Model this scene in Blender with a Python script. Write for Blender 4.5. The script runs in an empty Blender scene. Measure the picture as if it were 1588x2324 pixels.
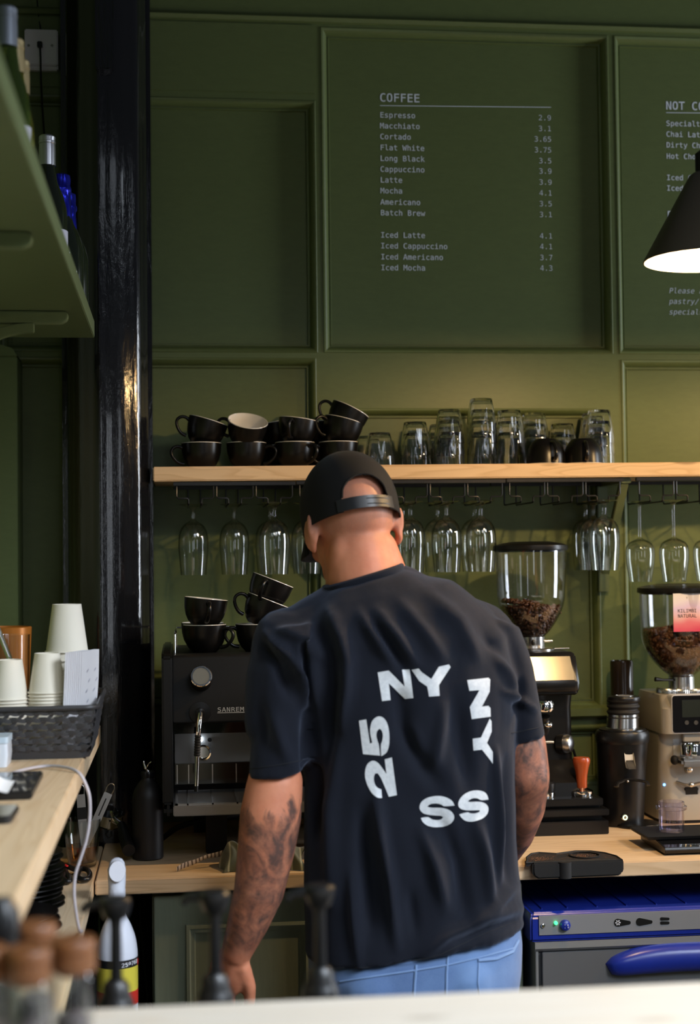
import bpy, bmesh, math, random
import numpy as np
from mathutils import Vector, Matrix, Euler
from mathutils.bvhtree import BVHTree
S = bpy.context.scene
C = S.collection
rnd = random.Random(7)
PI = math.pi
rad = math.radians

# ------------------------------------------------------------------ camera
F = 3400.0                      # focal length in pixels of the 1588 x 2324 frame
CZ = 1.55                       # eye height
psi, th, ro = rad(6.54), rad(1.9), 0.0113
fwd = Vector((math.sin(psi)*math.cos(th), math.cos(psi)*math.cos(th), math.sin(th)))
rt0 = Vector((math.cos(psi), -math.sin(psi), 0))
up0 = rt0.cross(fwd)
upv = math.cos(ro)*up0 + math.sin(ro)*rt0
rtv = math.cos(ro)*rt0 - math.sin(ro)*up0
CAM = Vector((0, 0, CZ))
cam = bpy.data.cameras.new('camera')
cam.sensor_fit = 'VERTICAL'; cam.sensor_height = 36.0; cam.sensor_width = 24.6
cam.lens = F/2324*36
cam.clip_start = 0.02; cam.clip_end = 60
cam.dof.use_dof = True; cam.dof.focus_distance = 3.05; cam.dof.aperture_fstop = 2.9
co = bpy.data.objects.new('camera', cam); C.objects.link(co)
m = Matrix((rtv, upv, -fwd)).transposed().to_4x4(); m.translation = CAM
co.matrix_world = m
S.camera = co

def ray(px, py):
    return fwd + (px-794)/F*rtv - (py-1162)/F*upv
def at(px, py, Y):
    d = ray(px, py); return CAM + d*(Y/d.y)
def atz(px, py, z):
    d = ray(px, py); return CAM + d*((z-CZ)/d.z)

# ------------------------------------------------------------------ world, lights, exposure
S.view_settings.view_transform = 'Standard'; S.view_settings.look = 'None'
S.view_settings.exposure = 0.0; S.view_settings.gamma = 1.0
S.view_settings.use_curve_mapping = False
S.cycles.use_denoising = True
S.cycles.max_bounces = 14; S.cycles.transmission_bounces = 12; S.cycles.transparent_max_bounces = 12
S.cycles.caustics_reflective = False; S.cycles.caustics_refractive = False
S.cycles.sample_clamp_indirect = 4.0
W = bpy.data.worlds.new('world'); S.world = W; W.use_nodes = True
W.node_tree.nodes['Background'].inputs[0].default_value = (0.75, 0.85, 1.0, 1)
W.node_tree.nodes['Background'].inputs[1].default_value = 0.05

def area(name, loc, target, sx, sy, power, col):
    l = bpy.data.lights.new(name, 'AREA'); l.shape = 'RECTANGLE'; l.size = sx; l.size_y = sy
    l.energy = power; l.color = col
    o = bpy.data.objects.new(name, l); C.objects.link(o); o.location = loc
    o.rotation_euler = (Vector(target)-Vector(loc)).to_track_quat('-Z', 'Y').to_euler()
    return o
# daylight: side window along the bar, plus area lights added around the camera
WIN_SIDE = area('daylight_side_window', (4.0, 2.72, 1.8), (0.2, 3.3, 1.6), 0.75, 1.8, 70, (0.84, 0.91, 1.0))
KEY_A = area('daylight_high_area', (2.2, 0.2, 2.9), (0.25, 1.9, 0.8), 1.1, 1.1, 20, (0.80, 0.89, 1.0))  # stands in for daylight from the right, raised and narrowed to spare the wall
FILL_B = area('daylight_high_area', (0.9, -0.5, 3.0), (0.15, 2.0, 0.9), 1.1, 1.1, 3.5, (0.80, 0.89, 1.0))  # added soft fill for the left side, not a known window
for loc_, sx_w in (((-1.2, -2.6, 1.75), .5), ((0.5, -3.0, 1.75), .45), ((2.9, -1.9, 1.75), .6)):
    area('daylight_streak_panel', loc_, (0.3, 3.0, 1.6), sx_w, 1.5, 5, (0.86, 0.92, 1.0))  # unseen panels added to put bright streaks in the glasses
for w_ in (KEY_A, FILL_B): w_.data.spread = rad(54)
PEND = at(1603, 592, 2.585)
PEND_2 = (1.92, 2.61, PEND.z)
POWER_BULB = 25
POWER_BULB_2 = 41

# ------------------------------------------------------------------ mesh helper
class M:
    def __init__(s): s.v = []; s.f = []
    def add(s, v, f):
        n = len(s.v); s.v += [Vector(p) for p in v]; s.f += [tuple(i+n for i in q) for q in f]; return s
    def box(s, x0, x1, y0, y1, z0, z1):
        return s.add([(x0,y0,z0),(x1,y0,z0),(x1,y1,z0),(x0,y1,z0),(x0,y0,z1),(x1,y0,z1),(x1,y1,z1),(x0,y1,z1)],
                     [(0,3,2,1),(4,5,6,7),(0,1,5,4),(1,2,6,5),(2,3,7,6),(3,0,4,7)])
    def lathe(s, prof, seg=40, mat=None, mod=None):
        v = []; f = []; rings = []
        for r, z in prof:
            if r < 1e-6: rings.append([len(v)]); v.append(Vector((0,0,z)))
            else:
                rings.append(list(range(len(v), len(v)+seg)))
                for k in range(seg):
                    a = 2*PI*k/seg; q = r*(mod(a, z) if mod else 1)
                    v.append(Vector((q*math.cos(a), q*math.sin(a), z)))
        for A, B in zip(rings, rings[1:]):
            if len(A) == 1 and len(B) == 1: continue
            for k in range(seg):
                k2 = (k+1) % seg
                if len(A) == 1: f.append((A[0], B[k2], B[k]))
                elif len(B) == 1: f.append((A[k], A[k2], B[0]))
                else: f.append((A[k], A[k2], B[k2], B[k]))
        if mat is not None: v = [mat @ p for p in v]
        return s.add(v, f)
    def loft(s, rings, caps=True):
        n = len(rings[0]); v = [p for r in rings for p in r]; f = []
        for i in range(len(rings)-1):
            for k in range(n):
                k2 = (k+1) % n
                f.append((i*n+k, i*n+k2, (i+1)*n+k2, (i+1)*n+k))
        if caps:
            f.append(tuple(reversed(range(n)))); f.append(tuple((len(rings)-1)*n+k for k in range(n)))
        return s.add(v, f)
    def tube(s, pts, r, seg=10, closed=False, flat=1.0):
        pts = [Vector(p) for p in pts]; n = len(pts)
        rr = r if isinstance(r, (list, tuple)) else [r]*n
        rings = []; nrm = None
        for i, p in enumerate(pts):
            a = pts[i-1] if i > 0 or closed else p
            b = pts[(i+1) % n] if i < n-1 or closed else p
            t = (b-a).normalized()
            if nrm is None:
                nrm = t.orthogonal().normalized()
                if abs(t.z) < 0.9: nrm = (Vector((0,0,1)) - t*t.z).normalized()
            nrm = (nrm - t*nrm.dot(t)).normalized(); bn = t.cross(nrm)
            rings.append([p + rr[i]*(math.cos(2*PI*k/seg)*nrm*flat + math.sin(2*PI*k/seg)*bn) for k in range(seg)])
        if closed: rings.append(rings[0]); return s.loft(rings, False)
        return s.loft(rings)
    def prism(s, poly, a, b, plane='xz'):
        n = len(poly)
        g = {'xz': lambda p, t: (p[0], t, p[1]), 'xy': lambda p, t: (p[0], p[1], t), 'yz': lambda p, t: (t, p[0], p[1])}[plane]
        v = [g(p, a) for p in poly] + [g(p, b) for p in poly]
        f = [tuple(range(n)), tuple(range(2*n-1, n-1, -1))] + [(i, i+n, (i+1) % n+n, (i+1) % n) for i in range(n)]
        return s.add(v, f)
    def ell(s, c, rx, ry, rz, seg=24, rings=14, mat=None):
        T = Matrix.Translation(Vector(c))
        if mat is not None: T = T @ mat
        T = T @ Matrix.Diagonal((rx, ry, rz, 1))
        return s.lathe([(math.sin(PI*i/rings), -math.cos(PI*i/rings)) if 0 < i < rings else (0, -math.cos(PI*i/rings)) for i in range(rings+1)], seg, T)
    def cap(s, a, b, ra, rb, seg=20):          # tapered capsule
        a, b = Vector(a), Vector(b); d = b-a; L = d.length
        Q = Matrix.Translation(a) @ d.to_track_quat('Z', 'Y').to_matrix().to_4x4()
        pr = [(0, -ra)] + [(ra*math.cos(t), ra*math.sin(t)) for t in (-1.2, -.8, -.4, 0)]
        pr += [(rb*math.cos(t), L+rb*math.sin(t)) for t in (0, .4, .8, 1.2)] + [(0, L+rb)]
        return s.lathe(pr, seg, Q)
    def xf(s, T): s.v = [T @ p for p in s.v]; return s
    def build(s, name, mat, parent=None, smooth=True, bevel=0, angle=38, world=True, seg=2):
        me = bpy.data.meshes.new(name)
        off = parent_loc(parent) if (parent is not None and world) else Vector()
        me.from_pydata([p-off for p in s.v], [], s.f)
        bm = bmesh.new(); bm.from_mesh(me)
        bmesh.ops.remove_doubles(bm, verts=bm.verts, dist=1e-6)
        bmesh.ops.recalc_face_normals(bm, faces=bm.faces)
        if bevel:
            es = [e for e in bm.edges if len(e.link_faces) == 2 and e.calc_face_angle(0) > 0.6]
            bmesh.ops.bevel(bm, geom=es, offset=bevel, segments=seg, affect='EDGES', clamp_overlap=True)
        bm.to_mesh(me); bm.free()
        if smooth:
            me.polygons.foreach_set('use_smooth', [True]*len(me.polygons))
            me.set_sharp_from_angle(angle=rad(angle))
        if mat is not None: me.materials.append(mat)
        o = bpy.data.objects.new(name, me); C.objects.link(o)
        if parent is not None: o.parent = parent
        return o
def parent_loc(p):
    v = Vector()
    while p is not None: v += p.location; p = p.parent
    return v
def thing(name, label, cat, loc=(0,0,0), group=None):
    o = bpy.data.objects.new(name, None); C.objects.link(o); o.location = loc; o.empty_display_size = .02
    return tag(o, label, cat, group)
def tag(o, label, cat, group=None, kind=None):
    o['label'] = label; o['category'] = cat
    if group: o['group'] = group
    if kind: o['kind'] = kind
    return o
def struct(o): o['kind'] = 'structure'; return o
def dup(root, loc, rot=None, label=None):
    r = root.copy(); C.objects.link(r); r.location = loc
    r.rotation_euler = rot if rot is not None else (0,0,0)
    if label: r['label'] = label
    for ch in list(root.children):
        c = ch.copy(); C.objects.link(c); c.parent = r
        for g in list(ch.children):
            d = g.copy(); C.objects.link(d); d.parent = c
    return r
def tilt(hz, ax=0, ay=0):           # spin about the own axis, then lean: ax toward -y, ay toward +x
    return (Matrix.Rotation(ay, 3, 'Y') @ Matrix.Rotation(ax, 3, 'X') @ Matrix.Rotation(hz, 3, 'Z')).to_euler()
def smooth_path(P, n=6):
    P = [Vector(p) for p in P]
    o = []
    for i in range(len(P)-1):
        p0, p1, p2, p3 = P[max(0,i-1)], P[i], P[i+1], P[min(len(P)-1,i+2)]
        for k in range(n):
            t = k/n; o.append(.5*((2*p1)+(p2-p0)*t+(2*p0-5*p1+4*p2-p3)*t*t+(3*p1-p0-3*p2+p3)*t**3))
    return o+[P[-1]]
def sm(prof, n=4):
    """round a lathe profile"""
    return [(max(0, p.x), p.y) for p in smooth_path([Vector((r, z, 0)) for r, z in prof], n)]
ORD = ['topmost', 'second', 'third', 'fourth', 'fifth', 'sixth', 'seventh', 'eighth', 'ninth', 'tenth', 'eleventh', 'twelfth', 'thirteenth', 'fourteenth', 'fifteenth', 'sixteenth', 'seventeenth', 'eighteenth', 'nineteenth', 'twentieth', 'twenty-first', 'twenty-second', 'twenty-third', 'twenty-fourth', 'twenty-fifth', 'twenty-sixth', 'twenty-seventh', 'twenty-eighth']
def rank(i, n): return 'topmost' if i == 0 else ('bottom' if i == n-1 else ORD[i])

# ------------------------------------------------------------------ materials
def mat(name, col=(.5,.5,.5), rough=.5, metal=0, spec=.5, trans=0, ior=1.45, coat=0, emit=None, estr=0, sheen=0, alpha=1):
    m = bpy.data.materials.new(name); m.use_nodes = True
    b = m.node_tree.nodes['Principled BSDF']
    b.inputs['Base Color'].default_value = (*col, 1); b.inputs['Roughness'].default_value = rough
    b.inputs['Metallic'].default_value = metal; b.inputs['Specular IOR Level'].default_value = spec
    b.inputs['Transmission Weight'].default_value = trans; b.inputs['IOR'].default_value = ior
    b.inputs['Coat Weight'].default_value = coat; b.inputs['Coat Roughness'].default_value = .05
    b.inputs['Sheen Weight'].default_value = sheen
    if emit: b.inputs['Emission Color'].default_value = (*emit, 1); b.inputs['Emission Strength'].default_value = estr
    return m
def nd(m, t, **kw):
    n = m.node_tree.nodes.new(t)
    for k, v in kw.items():
        if k in n.inputs: n.inputs[k].default_value = v
        else: setattr(n, k, v)
    return n
def ln(m, a, b): m.node_tree.links.new(a, b)
def pb(m): return m.node_tree.nodes['Principled BSDF']
def coords(m, scale=(1,1,1), kind='Object', rot=(0,0,0)):
    tc = nd(m, 'ShaderNodeTexCoord'); mp = nd(m, 'ShaderNodeMapping')
    mp.inputs['Scale'].default_value = scale; mp.inputs['Rotation'].default_value = rot
    ln(m, tc.outputs[kind], mp.inputs['Vector']); return mp.outputs[0]
def noise(m, vec, scale, detail=3, rough=.5, dist=0):
    n = nd(m, 'ShaderNodeTexNoise'); n.inputs['Scale'].default_value = scale; n.inputs['Detail'].default_value = detail
    n.inputs['Roughness'].default_value = rough; n.inputs['Distortion'].default_value = dist
    ln(m, vec, n.inputs['Vector']); return n.outputs[0]
def ramp(m, fac, stops):
    r = nd(m, 'ShaderNodeValToRGB'); e = r.color_ramp.elements
    while len(e) < len(stops): e.new(.5)
    for i, (p, c) in enumerate(stops): e[i].position = p; e[i].color = (*c, 1)
    ln(m, fac, r.inputs[0]); return r.outputs[0]
def bump(m, h, strength=.3, dist=.002):
    b = nd(m, 'ShaderNodeBump'); b.inputs['Strength'].default_value = strength; b.inputs['Distance'].default_value = dist
    ln(m, h, b.inputs['Height']); ln(m, b.outputs[0], pb(m).inputs['Normal'])
def mixc(m, fac, a, b):
    x = nd(m, 'ShaderNodeMix', data_type='RGBA')
    if isinstance(fac, float): x.inputs[0].default_value = fac
    else: ln(m, fac, x.inputs[0])
    for s, v in ((6, a), (7, b)):
        if isinstance(v, tuple): x.inputs[s].default_value = (*v, 1)
        else: ln(m, v, x.inputs[s])
    return x.outputs[2]
def math_(m, op, a, b):
    x = nd(m, 'ShaderNodeMath', operation=op)
    for i, v in enumerate((a, b)):
        if isinstance(v, (int, float)): x.inputs[i].default_value = v
        else: ln(m, v, x.inputs[i])
    return x.outputs[0]

def paint(name, col, rough=.42, b=.25, streak=(9, 26, 26)):
    m = mat(name, col, rough)
    v = coords(m, streak)
    n = noise(m, v, 4, 4, .6)
    d = tuple(c*.94 for c in col); e = tuple(min(1, c*1.05) for c in col)
    ln(m, ramp(m, n, [(.3, d), (.7, e)]), pb(m).inputs['Base Color'])
    n2 = noise(m, coords(m), 38, 4, .6)
    h = math_(m, 'ADD', n, n2)
    bump(m, h, b, .0015)
    return m
def pine(name, axis='x', light=(.72,.52,.32), dark=(.50,.31,.15), rough=.5, scale=1.0):
    m = mat(name, light, rough)
    sc = {'x': (1.2, 14, 14), 'y': (14, 1.2, 14), 'z': (14, 14, 1.2)}[axis]
    v = coords(m, tuple(q*scale for q in sc))
    n = noise(m, v, 1.3, 2, .5, .6)
    w = math_(m, 'FRACT', math_(m, 'MULTIPLY', n, 11.0), 0)
    c = ramp(m, w, [(0, light), (.55, tuple(.94*q for q in light)), (.86, tuple(.5*a+.5*b for a, b in zip(light, dark))), (1, light)])
    fine = noise(m, coords(m, tuple(q*6 for q in sc)), 3, 3, .6)
    c2 = mixc(m, math_(m, 'MULTIPLY', fine, .35), c, tuple(.55*a+.45*b for a, b in zip(light, dark)))
    vo = nd(m, 'ShaderNodeTexVoronoi'); vo.inputs['Scale'].default_value = 1.0
    ln(m, coords(m, tuple(2.6 if q < 5 else 9.0 for q in sc)), vo.inputs['Vector'])
    kn = ramp(m, vo.outputs['Distance'], [(0, (1,1,1)), (.055, (.9,.9,.9)), (.10, (0,0,0))])
    ln(m, mixc(m, math_(m, 'MULTIPLY', kn, .8), c2, tuple(.45*q for q in dark)), pb(m).inputs['Base Color'])
    bump(m, fine, .12, .001)
    return m
def metalm(name, col, rough, brushed=None):
    m = mat(name, col, rough, 1.0)
    if brushed:
        n = noise(m, coords(m, brushed), 6, 4, .6)
        r = nd(m, 'ShaderNodeMapRange'); r.inputs['To Min'].default_value = rough*.7; r.inputs['To Max'].default_value = rough*1.4
        ln(m, n, r.inputs[0]); ln(m, r.outputs[0], pb(m).inputs['Roughness']); bump(m, n, .06, .0006)
    return m
def speck(name, c1, c2, scale, rough=.7, t=.5, b=.3):
    m = mat(name, c1, rough); n = noise(m, coords(m), scale, 4, .65)
    ln(m, ramp(m, n, [(t-.08, c1), (t+.08, c2)]), pb(m).inputs['Base Color']); bump(m, n, b, .001); return m

GREEN = paint('green_wall_paint', (.122,.157,.053), .42, .16)
GREEN_D = paint('green_shelf_paint', (.13,.165,.078), .35, .12)
SAGE = paint('sage_cabinet_paint', (.20,.225,.16), .35, .08, (40, 3, 3))
PINE_X = pine('pine_board', 'x', (.82,.60,.38), (.52,.33,.16))
PINE_S = pine('pine_shelf_board', 'x', (.80,.56,.33), (.52,.31,.14), .5)
PINE_Y = pine('pine_counter', 'y', (.72,.55,.36), (.48,.31,.16), .42, .8)
PINE_B = pine('whitewashed_bar', 'x', (.70,.655,.58), (.62,.52,.40), .35, .8)
BLACK_G = mat('black_gloss_iron', (.006,.006,.007), .13, 0, .6, coat=.6)
_n = noise(BLACK_G, coords(BLACK_G, (1,1,.28)), 46, 5, .62, .4)
_n2 = noise(BLACK_G, coords(BLACK_G, (1,1,.10)), 170, 3, .5)
bump(BLACK_G, math_(BLACK_G, 'ADD', _n, math_(BLACK_G, 'MULTIPLY', _n2, .5)), .55, .0022)
CUP_K = mat('black_satin_glaze', (.0045,.004,.0038), .30, 0, .42)
CUP_W = mat('white_glaze', (.78,.74,.68), .12, 0, .5)
def clear(name, tint=(.97,.98,.97), edge=(.50,.53,.50), refl=1.0, rough=0.0):
    """thin clear wall: see-through, mirror-like at grazing angles"""
    m = bpy.data.materials.new(name); m.use_nodes = True; nt = m.node_tree; nt.nodes.clear()
    out = nt.nodes.new('ShaderNodeOutputMaterial'); mx = nt.nodes.new('ShaderNodeMixShader')
    tr = nt.nodes.new('ShaderNodeBsdfTransparent'); gl = nt.nodes.new('ShaderNodeBsdfGlossy'); gl.inputs['Roughness'].default_value = rough
    lw = nt.nodes.new('ShaderNodeLayerWeight'); lw.inputs['Blend'].default_value = .5
    p5 = nt.nodes.new('ShaderNodeMath'); p5.operation = 'POWER'; p5.inputs[1].default_value = 4.5
    fr = nt.nodes.new('ShaderNodeMath'); fr.operation = 'MULTIPLY_ADD'; fr.inputs[1].default_value = .94; fr.inputs[2].default_value = .05
    nt.links.new(lw.outputs['Facing'], p5.inputs[0]); nt.links.new(p5.outputs[0], fr.inputs[0])
    cr = nt.nodes.new('ShaderNodeValToRGB'); e = cr.color_ramp.elements
    e[0].position = .55; e[0].color = (*tint, 1); e[1].position = 1; e[1].color = (*edge, 1)
    nt.links.new(lw.outputs['Facing'], cr.inputs[0]); nt.links.new(cr.outputs[0], tr.inputs['Color'])
    mm = nt.nodes.new('ShaderNodeMath'); mm.operation = 'MULTIPLY'; mm.use_clamp = True; mm.inputs[1].default_value = refl
    nt.links.new(fr.outputs[0], mm.inputs[0]); nt.links.new(mm.outputs[0], mx.inputs[0])
    nt.links.new(tr.outputs[0], mx.inputs[1]); nt.links.new(gl.outputs[0], mx.inputs[2]); nt.links.new(mx.outputs[0], out.inputs[0])
    return m
GLASS = clear('clear_glass', refl=1.6)
PLASTIC_C = clear('clear_plastic', (.97,.97,.98), (.62,.62,.64), 1.2)
GLASS_R = mat('thick_clear_glass', (1,1,1), 0.0, 0, .5, 1.0, 1.45)
LILAC = clear('lilac_clear_plastic', (.93,.92,1.0), (.55,.55,.85), 1.3)
WIRE = mat('black_wire', (.012,.012,.013), .32, 0, .5)
BLK = mat('black_plastic', (.007,.007,.0075), .34)
BLKM = mat('matt_black', (.006,.0056,.0055), .55, 0, .35)
BLKS = mat('black_satin_metal', (.008,.0078,.008), .30, .1, .45)
RUB = mat('black_rubber', (.008,.008,.0085), .65)
CHROME = metalm('chrome', (.86,.85,.83), .07)
STEEL = metalm('brushed_steel', (.50,.50,.50), .30, (2, 200, 200))
STEEL_D = metalm('dark_brushed_steel', (.27,.26,.255), .36, (2, 160, 160)); pb(STEEL_D).inputs['Metallic'].default_value = .5
ALU = metalm('machined_aluminium', (.72,.71,.69), .22)
GREYP = mat('grey_metallic_paint', (.46,.42,.36), .34, .2)
SCREEN = mat('dark_screen_glass', (.006,.006,.007), .06, 0, .6, coat=.5)
MIRR = metalm('mirror_screen', (.62,.58,.50), .16)
WHITE = mat('white_plastic', (.76,.76,.80), .32)
PAPER = mat('white_paper_cup', (.88,.81,.69), .62)
BAGP = speck('printed_white_paper', (.80,.78,.80), (.80,.78,.80), 30, .6, .5, .05)
BLUE = paint('blue_enamel', (.012,.028,.27), .28, .05, (10, 10, 10))
RED = mat('red_plastic', (.6,.02,.02), .35)
BLUEF = mat('blue_foil', (.015,.02,.42), .22, .75)
CREAM = mat('cream_wood', (.62,.43,.24), .55)
LETTER = mat('pale_grey_lettering', (.80,.86,.95), .6)
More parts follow.
